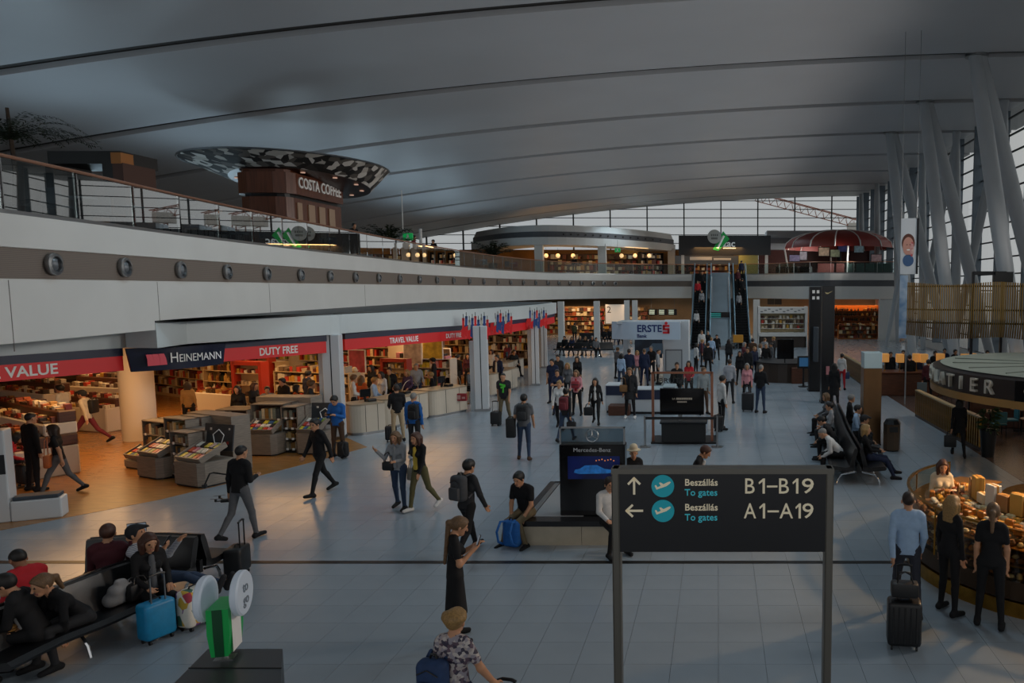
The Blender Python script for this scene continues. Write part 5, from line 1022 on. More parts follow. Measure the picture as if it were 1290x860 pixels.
for px, py, w, h, c, lb in ((1038, 317, 1.1, .9, '#c9b49a', 'cream'), (1052, 319, 1.0, .8, '#b9c7a2', 'pale green'), (1063, 311, 1.2, 1.0, '#5a5f9a', 'violet'), (1082, 312, 1.0, 1.0, '#9fc0cc', 'pale blue'), (1001, 325, 1.1, .7, '#8f86a8', 'lilac'), (1012, 322, .8, .9, '#b7b2bd', 'pale lilac'), (1104, 325, 1.1, .8, '#c2a3a6', 'pink')):
    q = P(px, py, 74.5); t = thing('menu_panel', lb + ' picture panel hanging under the red dome', 'panel', (q.x, q.y, q.z)); MB().rbox(-w / 2, -.04, -h / 2, w / 2, .04, h / 2, .02, 1).build('frame', DARK, t); MB().box(-w / 2 + .06, -.05, -h / 2 + .06, w / 2 - .06, -.04, h / 2 - .06).build('print', mat('menu_' + c[1:], c, .5, emit=.25, noise=.5, nscale=4), t); MB().tube([(0, 0, h / 2), (0, 0, z1 - q.z - 1.1)], .015, 5).build('hanger', DARK, t)
for k, px in enumerate((1035, 1045, 1058, 1071, 1083, 1095, 1106, 1117)):
    q = P(px, 345, 72.3); t = thing('booth_seat', ORD[k] + ' padded booth seat behind the balcony glass, counted from the escalators', 'seat', (q.x, q.y, UP), 0, 'booth seats on the balcony'); c = mat('booth_red', '#8c4a44', .5) if k < 3 else mat('booth_green', '#5f7a72', .5); MB().rbox(-.4, 0, .12, .4, .5, .48, .05).build('seat', c, t); MB().rbox(-.4, -.12, .12, .4, .02, .98, .05).build('backrest', c, t); MB().box(-.35, 0, 0, .35, .4, .12).build('plinth', DARK, t)
for k, px in enumerate((985, 1000, 1015)): q = P(px, 345, 76.5); bb = thing('cafe_planter', ORD[k] + ' dark planter box on the balcony near the escalators', 'planter', (q.x, q.y, UP), R(-40), 'planter boxes on the balcony'); MB().rbox(-.6, -.25, 0, .6, .25, .8, .03).build('box', DARK, bb); leaves(60, .4, .75, 1.0, .2, 20 + k).build('foliage', LEAF, bb, kind='stuff')
# ================================================================== LOWER ARCADE
CRF = mat('shelf_cream'); 
for px, Y, w, pal, lb in ((700, 79, 3.2, 'shop', 'bright arcade shop shelves behind the far pillars'), (733, 78, 3.4, 'warm', 'arcade shelves with brown header behind the far bench'), (765, 79, 2.6, 'shop', 'arcade shelves beside the white poster'), (800, 80, 3.0, 'warm', 'arcade shelves behind the bank kiosk')):
    q = P(px, 410, Y); shelving(lb, (q.x, Y, 0), 0, w, 2.9, .6, 6, pal, frame=mat('shelf_oak', '#9a7a52', .5), pw=(.15, .45))
q = P(775, 402, 76); t = thing('light_poster', 'white backlit poster in the arcade', 'poster', (q.x, 76, 0)); MB().rbox(-1.0, -.05, 1.2, 1.0, .05, 3.2, .02, 1).build('frame', DARK, t); MB().box(-.95, -.06, 1.25, .95, -.05, 3.15).build('print', mat('poster_white', '#d6d2c8', .5, emit=.7), t); text('2', .9, mat('dark_letter'), t, (-.6, -.065, 2.6)); MB().box(-.05, -.03, 0, .05, .03, 1.2).build('leg', DARK, t)
q = P(835, 393, 78.8); t = thing('flight_board', 'row of dark flight information screens under the gallery', 'screen', (q.x, 78.8, 0)); zA = q.z
for k in range(3):
    s_ = MB().rbox(-1.5 + k * 1.0, -.05, zA - .32, -.55 + k * 1.0, .05, zA + .32, .02, 1).build('monitor', BLACKG, t)
    for r_ in range(4): MB().box(-1.4 + k, -.056, zA - .22 + r_ * .13, -.85 + k, -.05, zA - .15 + r_ * .13).build('text_row', mat('screen_pale', '#a9c9c6', .4, emit=.8), s_)
for x in (-1.2, 1.2): MB().tube([(x, 0, zA + .3), (x, 0, 3.8)], .02, 5).build('hanger', STEEL, t)
# shops on the side of the towers
q = P(985, 410, 62); t = thing('cream_kiosk', 'cream display kiosk with glass shelves beside the black towers', 'kiosk', (q.x, 62, 0)); MB().box(-1.9, 0, 0, 1.9, .15, 3.2).build('back_panel', CREAM, t)
for s in (-1, 1): MB().box(s * 1.9 - .1, -.8, 0, s * 1.9 + .1, .15, 3.3).build('side_panel', WHITE, t)
MB().box(-2.0, -.85, 2.75, 2.0, .15, 3.25).build('header', WHITE, t); MB().box(-1.9, -.8, 0, 1.9, -.1, .9).build('counter', mat('kiosk_dark', '#3a2f28', .4), t); MB().box(-1.9, -.9, .9, 1.9, 0, 1.2).build('worktop', WHITE, t)
pr = MB()
for k in range(3):
    MB().box(-1.8, -.4, 1.5 + k * .4, 1.8, .1, 1.53 + k * .4).build('shelf_board', LETTER, t)
    for i in range(12): pr.box(-1.7 + i * .29, -.35, 1.53 + k * .4, -1.5 + i * .29, -.1, 1.6 + k * .4 + random.uniform(.08, .25), random.randrange(8))
pr.build('products', pm('shop'), t, kind='stuff')
[MB().box(-1.8 + q * .3, -.86, 2.85 + .1 * (q % 3), -1.6 + q * .3, -.85, 2.93 + .1 * (q % 3)).build('print', GREYM, t) for q in range(12)]
q = P(1083, 410, 72.5); t2 = shelving('amber lit wall of bottles in the shop behind the towers', (q.x, 74.0, 0), 0, 5.3, 3.1, .6, 6, 'bottle', frame=mat('amber_shelf', '#9c5a1e', .5), pw=(.12, .25)); shelving('low amber display of parcels in the shop behind the towers', (q.x - .4, 71.5, 0), 0, 3.6, 1.3, .6, 3, 'warm', frame=mat('amber_shelf'), pw=(.15, .35), top=True)
q = P(980, 384, 71.8); t = thing('hanging_screen', 'pair of angled dark screens under the balcony', 'screen', (q.x, 75.5, 0), R(-12))
for s in (0, 1): MB().rbox(-.75 + s * .72, -.05, 3.15, -.06 + s * .72, .05, 3.72, .02, 1).build('monitor', mat('screen_brown', '#4a3c2e', .3), t)
MB().tube([(0, 0, 3.7), (0, 0, 3.85)], .04, 6).build('bracket', STEEL, t)
q = F(1010, 478); t = thing('cafe_cart', 'dark round cafe cart with menu screen before the towers', 'kiosk', (q.x - .9, q.y, 0)); MB().cyl(0, 0, 0, .95, 1.5, 20).build('counter', mat('kiosk_dark'), t); MB().cyl(0, 0, .95, 1.0, 1.6, 20).build('worktop', DARK, t); MB().rbox(-.5, -1.3, 1.2, .35, -1.2, 2.2, .02, 1).build('menu_screen', BLACKG, t); MB().cyl(-.1, -1.25, 1.0, 1.25, .03, 6).build('screen_stand', DARK, t); MB().rbox(.2, -1.75, 0, .8, -1.45, .8, .02, 1).build('crate', WOODD, t)
q = F(1012, 487); t = thing('info_terminal', 'small terminal with blue screen beside the black tower', 'terminal', (q.x, q.y, 0)); MB().rbox(-.3, -.1, .9, .3, .1, 1.5, .03).build('head', BLACK, t); MB().box(-.22, -.106, 1.0, .22, -.1, 1.42).build('screen', mat('screen_blue', '#3d6f9c', .3, emit=.5), t); MB().cyl(0, 0, .03, .9, .05, 8).build('pole', DARK, t); MB().cyl(0, 0, 0, .03, .25, 14).build('foot', DARK, t)
q = F(926, 449); t = thing('floor_sign', 'yellow warning board at the foot of the escalator', 'sign', (q.x + .2, q.y - .4, 0)); MB().rbox(-.35, -.02, 1.0, .35, .02, 1.55, .02, 1).build('board', mat('sign_amber', '#c48a2a', .5), t); MB().cyl(0, 0, .02, 1.0, .025, 6).build('pole', STEEL, t); MB().cyl(0, 0, 0, .03, .2, 12).build('foot', DARK, t)
# ================================================================== PEOPLE
def surface_net(prims, vox):
    """prims: (a, b, ra, rb, mat, k, frame, cut); union of round cones on a grid, then one closed skin"""
    lo = np.min([np.minimum(p['wa'], p['wb']) - max(p['ra'], p['rb']) for p in prims], 0) - 2.5 * vox; hi = np.max([np.maximum(p['wa'], p['wb']) + max(p['ra'], p['rb']) for p in prims], 0) + 2.5 * vox
    n = np.ceil((hi - lo) / vox).astype(int) + 1; ax = [lo[i] + vox * np.arange(n[i]) for i in range(3)]
    V = np.full(n, .5, np.float32); B = np.full(n, 9., np.float32); ID = np.zeros(n, np.int16)
    for p in prims:
        r = max(p['ra'], p['rb']) + p['k'] + 2.2 * vox; a, b = p['wa'], p['wb']
        i0 = np.maximum(0, np.floor((np.minimum(a, b) - r - lo) / vox).astype(int)); i1 = np.minimum(n, np.ceil((np.maximum(a, b) + r - lo) / vox).astype(int) + 1)
        sl = tuple(slice(i0[i], i1[i]) for i in range(3)); X, Y, Z = np.meshgrid(ax[0][sl[0]], ax[1][sl[1]], ax[2][sl[2]], indexing='ij'); pt = np.stack([X, Y, Z], -1)
        if p.get('fr') is not None:
            Rm, c, sc = p['fr']; q = ((pt - c) @ Rm.T) * sc; aa = (Rm @ (a - c)) * sc; bb = (Rm @ (b - c)) * sc
        else: q, aa, bb = pt, a, b
        ab = bb - aa; L = float(ab @ ab); t = np.clip(((q - aa) @ ab) / L, 0, 1) if L > 1e-10 else np.zeros(q.shape[:-1])
        d = np.linalg.norm(q - aa - t[..., None] * ab, axis=-1) - (p['ra'] + (p['rb'] - p['ra']) * t)
        for nn, cc in p.get('cut', ()): d = np.maximum(d, pt @ nn - cc)
        v = V[sl]; k = p['k']; h = np.clip(.5 + .5 * (v - d) / k, 0, 1); V[sl] = v * (1 - h) + d * h - k * h * (1 - h)
        m = d < B[sl]; B[sl] = np.where(m, d, B[sl]); ID[sl] = np.where(m, p['m'], ID[sl])
    S = V < 0; c = S[:-1, :-1, :-1].astype(np.int8)
    cnt = sum(S[i:n[0] - 1 + i, j:n[1] - 1 + j, k:n[2] - 1 + k].astype(np.int8) for i in (0, 1) for j in (0, 1) for k in (0, 1)); act = (cnt > 0) & (cnt < 8); I = np.argwhere(act)
    idx = np.full(act.shape, -1, np.int64); idx[act] = np.arange(len(I))
    acc = np.zeros((len(I), 3)); num = np.zeros(len(I)); cor = [(i, j, k) for i in (0, 1) for j in (0, 1) for k in (0, 1)]
    val = {cc: V[I[:, 0] + cc[0], I[:, 1] + cc[1], I[:, 2] + cc[2]] for cc in cor}
    for c0 in cor:
        for d in range(3):
            if c0[d] == 0:
                c1 = list(c0); c1[d] = 1; c1 = tuple(c1); v0, v1 = val[c0], val[c1]; m = (v0 < 0) != (v1 < 0); t = np.where(m, v0 / np.where(v0 == v1, 1, v0 - v1), 0)
                pos = np.tile(np.array(c0, float), (len(I), 1)); pos[:, d] = t; acc += np.where(m[:, None], pos, 0); num += m
    verts = (I + acc / num[:, None]) * vox + lo
    faces = []; mats = []
    for d in range(3):
        e1, e2 = [(1, 2), (2, 0), (0, 1)][d]; s0 = [slice(None)] * 3; s1 = [slice(None)] * 3; s0[d] = slice(0, -1); s1[d] = slice(1, None)
        A, Bb = S[tuple(s0)], S[tuple(s1)]; E = np.argwhere(A != Bb)
        E = E[(E[:, e1] > 0) & (E[:, e2] > 0) & (E[:, e1] < n[e1] - 1) & (E[:, e2] < n[e2] - 1)]
        ins = A[E[:, 0], E[:, 1], E[:, 2]]; u1 = np.zeros(3, int); u1[e1] = 1; u2 = np.zeros(3, int); u2[e2] = 1
        g = lambda o: idx[o[:, 0], o[:, 1], o[:, 2]]
        q = np.stack([g(E - u1 - u2), g(E - u2), g(E), g(E - u1)], 1); q = np.where(ins[:, None], q, q[:, ::-1]); faces.append(q)
        o = E.copy(); o[~ins, d] += 1; mats.append(ID[o[:, 0], o[:, 1], o[:, 2]])
    return verts, np.concatenate(faces), np.concatenate(mats)
def net_object(name, prims, vox, mats, parent, loc=None, rz=0, **kw):
    v, f, m = surface_net(prims, vox); me = bpy.data.meshes.new(name); nf = len(f)
    me.vertices.add(len(v)); me.vertices.foreach_set('co', v.astype(np.float32).ravel()); me.loops.add(nf * 4); me.loops.foreach_set('vertex_index', f.astype(np.int32).ravel())
    me.polygons.add(nf); me.polygons.foreach_set('loop_start', np.arange(0, nf * 4, 4, dtype=np.int32)); me.polygons.foreach_set('loop_total', np.full(nf, 4, np.int32))
    for mm in mats: me.materials.append(mm)
    me.polygons.foreach_set('material_index', m.astype(np.int32)); me.update(); me.validate(); me.shade_smooth()
    return link(name, me, parent, loc, rz, **kw)
CLOTH = dict(black='#131316', charcoal='#26272a', grey='#5b5d61', lgrey='#8f9296', white='#c9c9c8', cream='#cdbfa4', navy='#1b2540', blue='#1f5fa8', lblue='#9db8d6', jeans='#2f3f58', red='#b3202a', maroon='#4a1d26', brown='#4b3526', tan='#9a7848', olive='#5a5638', beige='#b09a7a', pink='#c98a92', orange='#b8541f', teal='#2a6a70', yellow='#c2a640', khaki='#6b5f48', purple='#4c3a58', skin='#b98868', skin2='#8a5c42', wine='#6a2430', green='#3f6a3a')
def cm(c):
    if not isinstance(c, str): return c
    return mat('cloth_' + c, CLOTH[c], .45 if c.startswith('skin') else .8, noise=0 if c.startswith('skin') else .1, nscale=14, spec=.35)
HAIR = dict(brown='#2e1f16', dark='#15110f', blond='#9c7a48', grey='#8a8783', auburn='#4a2a1c', light='#6e5236')
floral = voro('floral_cloth', ['#8f8a94', '#3a3648', '#a59a98', '#5b4a58', '#b9b2ae'], 34); stripes = wave('striped_cloth', '#c9c9cc', '#49586e', 18, 'Z', .8)
EYE_M = mat('eye_dark', '#1a1210', .3); LIP_M = mat('lip', '#8a4a42', .5)
def U(v): v = np.array(v, float); return v / np.linalg.norm(v)
def rx(a): c, s = math.cos(a), math.sin(a); return np.array([[1, 0, 0], [0, c, -s], [0, s, c]])
def ry(a): c, s = math.cos(a), math.sin(a); return np.array([[c, 0, s], [0, 1, 0], [-s, 0, c]])
def rzm(a): c, s = math.cos(a), math.sin(a); return np.array([[c, -s, 0], [s, c, 0], [0, 0, 1]])
POSES = dict(
    stand=dict(), relaxed=dict(hl=6, kl=8, hr=-2),
    walk=dict(hl=26, kl=8, hr=-16, kr=24, ul=(.12, -.32, -.95), fl=(.05, -.1, -1), ur=(.12, .35, -.93), fr=(.0, .55, -.85), lean=4),
    walk2=dict(hr=24, kr=8, hl=-14, kl=24, ur=(.12, -.3, -.95), fr=(.05, -.1, -1), ul=(.12, .32, -.93), fl=(0, .5, -.85), lean=4),
    phone=dict(ur=(.15, .15, -.97), fr=(-.35, .75, .55), hp=-22, hl=4, kl=6), phone2=dict(ul=(.15, .2, -.95), fl=(-.35, .8, .3), ur=(.15, .2, -.95), fr=(-.35, .8, .3), hp=-30),
    cross=dict(ul=(.2, .3, -.9), fl=(-.8, .55, .1), ur=(.2, .3, -.9), fr=(-.8, .6, .15)),
    carry=dict(ur=(.15, .1, -1), fr=(-.1, .8, -.3), ul=(.15, .1, -1), fl=(-.1, .8, -.3)),
    sit=dict(hl=84, kl=86, hr=80, kr=80, seat=.45, ul=(.12, .25, -.95), fl=(-.25, .85, -.35), ur=(.12, .25, -.95), fr=(-.25, .85, -.35), lean=2),
    sitlean=dict(hl=88, kl=92, hr=84, kr=84, seat=.45, lean=34, ul=(.05, .55, -.8), fl=(-.25, .8, .1), ur=(.05, .55, -.8), fr=(-.25, .8, .1), hp=-20),
    pull=dict(hl=14, kl=6, hr=-8, kr=12, ur=(.16, -.3, -.94), fr=(.12, -.35, -.92)))
def person(label, at, hd, H=1.72, top='black', legs='black', shoe='black', skin='skin', hair=('short', 'brown'), pose='stand', sex='m', sleeve='long', inner=None, skirt=None, coat=None, bare=False, group=None, z=0., vox=None, hold=None, **kw):
    P_ = dict(hl=0, kl=3, hr=0, kr=3, ul=(.14, .03, -.99), fl=(.02, .14, -.98), ur=(.14, .03, -.99), fr=(.02, .14, -.98), lean=0, hy=0, hp=-4, spread=4, seat=None, twist=0, roll=0); P_.update(POSES[pose]); P_.update(kw)
    s = H / 1.75 * 1.045; f = sex == 'f'; dep = at[1]
    if vox is None: vox = min(.034, max(.0112, dep * .00095))
    prims = []; mats = [cm(top), cm(legs), cm(shoe), cm(skin), cm(inner or top), cm(skirt or coat or top), EYE_M, LIP_M]; T, G, S_, K, N, Q = 0, 1, 2, 3, 4, 5
    if bare: G = K
    kk = max(.02, vox * 1.1)
    def add(a, b, ra, rb, m, k=None, fr=None, cut=()): prims.append(dict(wa=np.array(a, float), wb=np.array(b, float), ra=ra * s, rb=rb * s, m=m, k=k or kk, fr=fr, cut=cut))
    # legs from the hips at the origin
    hipw = .092 * s * (1.03 if f else 1); J = {}; low = 0
    for sd, h, k in ((-1, P_['hl'], P_['kl']), (1, P_['hr'], P_['kr'])):
        nm = 'l' if sd < 0 else 'r'; hip = np.array([sd * hipw, 0, -.03 * s]); A = ry(R(-sd * P_['spread'] * (1 if P_['seat'] is None else 2.2))) ; Th = A @ rx(R(h)); knee = hip + Th @ np.array([0, 0, -.425 * s]); Sh = Th @ rx(R(-k)); ank = knee + Sh @ np.array([0, 0, -.405 * s])
        add(hip, knee, .086 if not f else .088, .056, G); add(knee, ank, .057, .039, G if not (skirt and not coat) else K)
        add(knee + Sh @ np.array([0, -.018 * s, -.1 * s]), knee + Sh @ np.array([0, -.012 * s, -.2 * s]), .047, .035, G if not (skirt and not coat) else K)
        pitch = h - k; Ft = A @ rx(R(pitch * .55 if P_['seat'] is None else (0 if abs(pitch) < 40 else pitch)))
        heel = ank + Ft @ np.array([0, -.045 * s, -.045 * s]); toe = ank + Ft @ np.array([sd * .015 * s, .165 * s, -.055 * s]); add(heel, toe, .042, .034, S_); add(ank + Ft @ np.array([0, 0, -.03 * s]), toe, .045, .026, S_); add(ank, heel, .038, .04, S_)
        low = min(low, heel[2] - .042 * s, toe[2] - .034 * s); J['foot' + nm] = ank; J['knee' + nm] = knee
    # torso
    Tm = rzm(R(P_['twist'])) @ ry(R(P_['roll'])) @ rx(R(-P_['lean'])); O = np.zeros(3); tf = lambda x, y, z_: Tm @ (np.array([x, y, z_]) * s); fr_ = (Tm.T, O, np.array([1, 1.42, 1]))
    shw = .175 if not f else .152; bulk = P_.get('bulk', 1.0) * (1 if not f else .93); tp = Q if coat else T
    add(tf(-.075, 0, -.03), tf(.075, 0, -.03), .112, .112, G if not coat else Q, fr=fr_); add(tf(0, 0, .07), tf(0, 0, .2), .142 * bulk * (.93 if f else 1), .145 * bulk * (.93 if f else 1), tp, fr=fr_); add(tf(-.06, 0, .33), tf(.06, 0, .33), .135 * bulk, .135 * bulk, tp, fr=fr_); add(tf(-shw + .05, -.005, .445), tf(shw - .05, -.005, .445), .082, .082, tp, fr=fr_)
    hem = .0 if pose.startswith('sit') else -.07
    add(tf(0, 0, .12), tf(0, 0, hem), .145 * bulk, .152 * (1.04 if f else 1), tp, fr=fr_, cut=((Tm @ np.array([0, 0, -1]), -hem * s),))
    if f:
        for sd in (-1, 1): add(tf(sd * .065, .07, .31), tf(sd * .065, .085, .30), .062, .055, tp)
    if inner: add(tf(0, .105 * bulk, .44), tf(0, .125 * bulk, .02), .032, .045, N, k=.008)
    if skirt or coat:
        zb = P_.get('hemz', -.42); add(tf(0, 0, .1), tf(0, 0, zb - .1), .135, .215 if not coat else .2, Q, fr=fr_, cut=((Tm @ np.array([0, 0, -1]), -zb * s),))
    # neck, head
    nb = tf(0, -.005, .475); hd_ = tf(0, .02, .60); Hm = Tm @ rx(R(P_['lean'] * .75)) @ rzm(R(P_['hy'])) @ rx(R(P_['hp'])); hc = nb + (hd_ - nb) * .35 + Hm @ (np.array([0, .03, .115]) * s); h_ = lambda x, y, z_: hc + Hm @ (np.array([x, y, z_]) * s); hf = (Hm.T, hc, np.array([1.2, 1, 1]))
    add(nb, h_(0, -.02, -.05), .057, .053, K); add(h_(0, -.012, .028), h_(0, .012, .02), .097, .092, K, fr=hf); add(h_(0, .02, -.03), h_(0, .052, -.075), .078, .048, K, fr=hf)
    if vox < .022:
        add(h_(0, .098, .01), h_(0, .118, -.028), .011, .016, K, k=.012)
        for sd in (-1, 1): add(h_(sd * .082, -.005, .0), h_(sd * .084, -.008, -.03), .016, .012, K, k=.008); add(h_(sd * .033, .088, .018), h_(sd * .034, .09, .018), .0125, .0125, 6, k=.003)
        add(h_(-.02, .088, -.066), h_(.02, .088, -.066), .011, .011, 7, k=.004)
    add(tf(-.06, -.01, .47), tf(.06, -.01, .47), .062, .062, tp)      # collar
    # arms and hands
    for sd, u, fo in ((-1, P_['ul'], P_['fl']), (1, P_['ur'], P_['fr'])):
        nm = 'l' if sd < 0 else 'r'; sh = tf(sd * shw, -.01, .435); u = U(Tm @ (np.array(u) * [sd, 1, 1])); fo = U(Tm @ (np.array(fo) * [sd, 1, 1])); el = sh + u * .285 * s; wr = el + fo * .25 * s; at_ = .052 * (1 if not f else .86)
        if sleeve == 'long': add(sh, el, at_ + .006, at_ - .002, tp); add(el, wr, at_ - .004, .036, tp)
        elif sleeve == 'short': mid = sh + u * .17 * s; add(sh, mid, at_ + .006, at_ + .004, tp); add(sh, el, at_ - .008, .038, K); add(el, wr, .041, .028, K)
        else: add(sh, el, at_ - .004, .038, K); add(el, wr, .041, .028, K)
        side = np.cross(fo, Tm @ np.array([0, 0, 1.])); side = U(side) if np.linalg.norm(side) > .1 else Tm @ np.array([1., 0, 0])
        if abs(fo[2]) > .8: side = U(np.cross(fo, Tm @ np.array([1., 0, 0])))
        nrm = U(np.cross(side, fo)); 
        if sd < 0: nrm = -nrm
        pa = wr + fo * .085 * s; fr_r = max(.009, .42 * vox)
        add(wr, wr + fo * .02 * s, .029, .03, K); add(wr + fo * .03 * s - side * .018 * s, pa - side * .022 * s, .021, .018, K, k=.012); add(wr + fo * .03 * s + side * .018 * s, pa + side * .022 * s, .021, .018, K, k=.012)
        if vox < .02:
            for i, ln in enumerate((.062, .074, .07, .054)):
                b0 = pa + side * (i - 1.5) * .0195 * s; m1 = b0 + (fo * .9 + nrm * .25) * ln * .55 * s; add(b0, m1, fr_r, fr_r * .95, K, k=.003); add(m1, m1 + (fo * .6 + nrm * .7) * ln * .5 * s, fr_r * .95, fr_r * .8, K, k=.003)
            th = wr + fo * .03 * s - side * .028 * s; m1 = th + (fo * .6 - side * .6 + nrm * .3) * .045 * s; add(th, m1, .012, .0105, K, k=.005); add(m1, m1 + (fo * .9 - side * .1 + nrm * .3) * .035 * s, .0105, .0085, K, k=.003)
        else: add(pa, pa + (fo * .8 + nrm * .4) * .07 * s, .026, .02, K)
        J['hand' + nm] = pa + nrm * .03 * s; J['elbow' + nm] = el; J['sh' + nm] = sh
    zoff = (-low) if P_['seat'] is None else P_['seat'] + .115 * s; rz = -R(hd)
    o = net_object('person', prims, vox, mats, None, (at[0], at[1], z + zoff), rz, label=label, cat='person', group=group)
    # hair: shell around the skull, open at the face
    hp = []; st, hc_ = hair; hm = mat('hair_' + hc_, HAIR.get(hc_, '#2e1f16'), .55, noise=.35, nscale=60)
    def hadd(a, b, ra, rb, k=.02, fr=None, cut=()): hp.append(dict(wa=np.array(a, float), wb=np.array(b, float), ra=ra * s, rb=rb * s, m=0, k=max(k, vox * .8), fr=fr, cut=cut))
    fn = Hm @ U((0, 1, -.62)); cut = ((fn, fn @ h_(0, .062, .03)),)
    if st == 'crop': hadd(h_(0, -.02, .032), h_(0, .004, .032), .0985, .096, fr=hf, cut=((Hm @ U((0, .75, -1)), (Hm @ U((0, .75, -1))) @ h_(0, .035, .03)),))
    elif st != 'none': hadd(h_(0, -.022, .036), h_(0, .012, .036), .109, .104, fr=hf, cut=cut)
    if st in ('long', 'mid'):
        L_ = .30 if st == 'long' else .14
        for sd in (-1, 0, 1): hadd(h_(sd * .055, -.06, .0), hc + (Hm @ np.array([sd * .06, -.075, 0]) + np.array([0, 0, -1.]) * L_) * s, .062, .04, .03)
        for sd in (-1, 1): hadd(h_(sd * .078, .02, .0), h_(sd * .085, .01, -.13), .035, .028, .02)
    if st == 'pony': hadd(h_(0, -.1, .05), h_(0, -.15, .02), .03, .035); hadd(h_(0, -.15, .02), hc + (Hm @ np.array([0, -.215, 0]) + np.array([0, 0, -P_.get('tail', .35)])) * s, .038, .022, .02)
    if st == 'bun': hadd(h_(0, -.115, .09), h_(0, -.12, .1), .05, .048)
    if st == 'curly':
        for k in range(9): a = k * .7; hadd(h_(.075 * math.cos(a), -.03 + .06 * math.sin(a), .06 + .02 * math.sin(a * 2)), h_(.08 * math.cos(a), -.03 + .065 * math.sin(a), .05), .045, .045, .02, cut=cut)
    if st == 'cap': hadd(h_(0, .07, .07), h_(0, .15, .055), .05, .035, .01, cut=((Hm @ np.array([0, 0, -1.]), -(Hm @ np.array([0, 0, 1.])) @ h_(0, 0, .05)),))
    if st == 'hat': hadd(h_(0, -.01, .09), h_(0, .0, .13), .1, .09, .01); hadd(h_(-.05, 0, .06), h_(.05, 0, .06), .11, .11, .01, cut=((Hm @ np.array([0, 0, 1.]), (Hm @ np.array([0, 0, 1.])) @ h_(0, 0, .085)), (Hm @ np.array([0, 0, -1.]), -(Hm @ np.array([0, 0, 1.])) @ h_(0, 0, .065))))
    if hp: net_object('hat' if st == 'hat' else 'cap' if st == 'cap' else 'hair', hp, vox, [hm if st not in ('hat', 'cap') else cm(P_.get('hatcol', 'charcoal'))], o)
    Mw = Matrix.Translation(o.location) @ Matrix.Rotation(rz, 4, 'Z'); W_ = {k: Mw @ Vector(v) for k, v in J.items()}; W_['back'] = Mw @ Vector(tf(0, -.16, .3)); W_['chest'] = Mw @ Vector(tf(0, .16, .25)); W_['hd'] = hd; W_['o'] = o; W_['head'] = Mw @ Vector(hc); W_['s'] = s; W_['hip'] = Mw @ Vector((0, 0, 0))
    W_['tf'] = lambda x, y, z_: Mw @ Vector(tf(x, y, z_)); return W_
# ---- luggage and hand-held things
def suitcase(label, at, hd, col, h=.62, w=.42, d=.26, handle=.4, tilt=0, hard=True, mm=None):
    t = thing('suitcase', label, 'suitcase', (at[0], at[1], 0), -R(hd)); m = mm or mat('case_' + col[1:], col, .4, noise=.15, nscale=12); t.rotation_euler.x = R(tilt)
    MB().rbox(-w / 2, -d / 2, .06, w / 2, d / 2, h, .05, 3).build('shell', m, t, smooth=True)
    for k in range(5): MB().rbox(-w / 2 + .07 + k * (w - .14) / 4 - .012, -d / 2 - .008, .12, -w / 2 + .07 + k * (w - .14) / 4 + .012, -d / 2 + .01, h - .06, .006, 1).build('rib', m, t)
    for sx in (-1, 1):
        for sy in (-1, 1): MB().lathe([(.012, -.014), (.03, -.012), (.03, .012), (.012, .014)], 0, 0, 10).xf(Matrix.Translation((sx * (w / 2 - .06), sy * (d / 2 - .05), .03)) @ Matrix.Rotation(PI / 2, 4, 'Y')).build('wheel', BLACK, t)
        if handle: MB().tube([(sx * .09, d / 2 - .05, h - .02), (sx * .09, d / 2 - .05, h + handle)], .011, 6).build('handle_rod', STEEL if col != '#151517' else DARK, t)
    if handle: MB().tube([(-.1, d / 2 - .05, h + handle), (-.05, d / 2 - .05, h + handle + .02), (.05, d / 2 - .05, h + handle + .02), (.1, d / 2 - .05, h + handle)], .018, 6).build('handle_grip', BLACK, t)
    MB().tube([(-.07, 0, h), (-.05, 0, h + .03), (.05, 0, h + .03), (.07, 0, h)], .012, 6).build('carry_handle', BLACK, t); return t
def backpack(label, at, hd, col, s=1.0, tilt=0):
    t = thing('backpack', label, 'backpack', at, -R(hd)); m = mat('pack_cloth_' + col[1:], col, .75, noise=.2, nscale=15); t.scale = (s,) * 3; t.rotation_euler.x = R(tilt)
    MB().rbox(-.15, -.11, -.22, .15, .07, .22, .07, 3).build('body', m, t, smooth=True); MB().rbox(-.11, -.17, -.19, .11, -.08, .04, .04, 2).build('pocket', m, t, smooth=True); MB().tube([(-.04, .0, .2), (-.02, 0, .26), (.02, 0, .26), (.04, 0, .2)], .012, 6).build('top_loop', BLACK, t)
    for sx in (-1, 1): MB().tube([(sx * .09, .05, .2), (sx * .11, .13, .22), (sx * .12, .22, .08), (sx * .13, .17, -.1), (sx * .13, .05, -.17)], .02, 6).build('strap', m, t)
    MB().tube([(-.11, -.115, .1), (0, -.125, .16), (.11, -.115, .1)], .006, 5).build('zip', BLACK, t); return t
def bag(label, at, hd, col, w=.32, h=.26, d=.12, strap=.25, name='handbag'):
    t = thing(name, label, 'bag', (at[0], at[1], at[2] - h - strap * .9), -R(hd)); m = mat('bag_' + col[1:], col, .5, noise=.2, nscale=10)
    MB().rbox(-w / 2, -d / 2, 0, w / 2, d / 2, h, .04, 2).build('body', m, t, smooth=True)
    for sy in (-1, 1): MB().tube([(-w * .3, sy * d * .3, h - .02), (-w * .2, sy * d * .2, h + strap * .8), (0, 0, h + strap), (w * .2, sy * d * .2, h + strap * .8), (w * .3, sy * d * .3, h - .02)], .01, 5).build('handle', m, t)
    return t
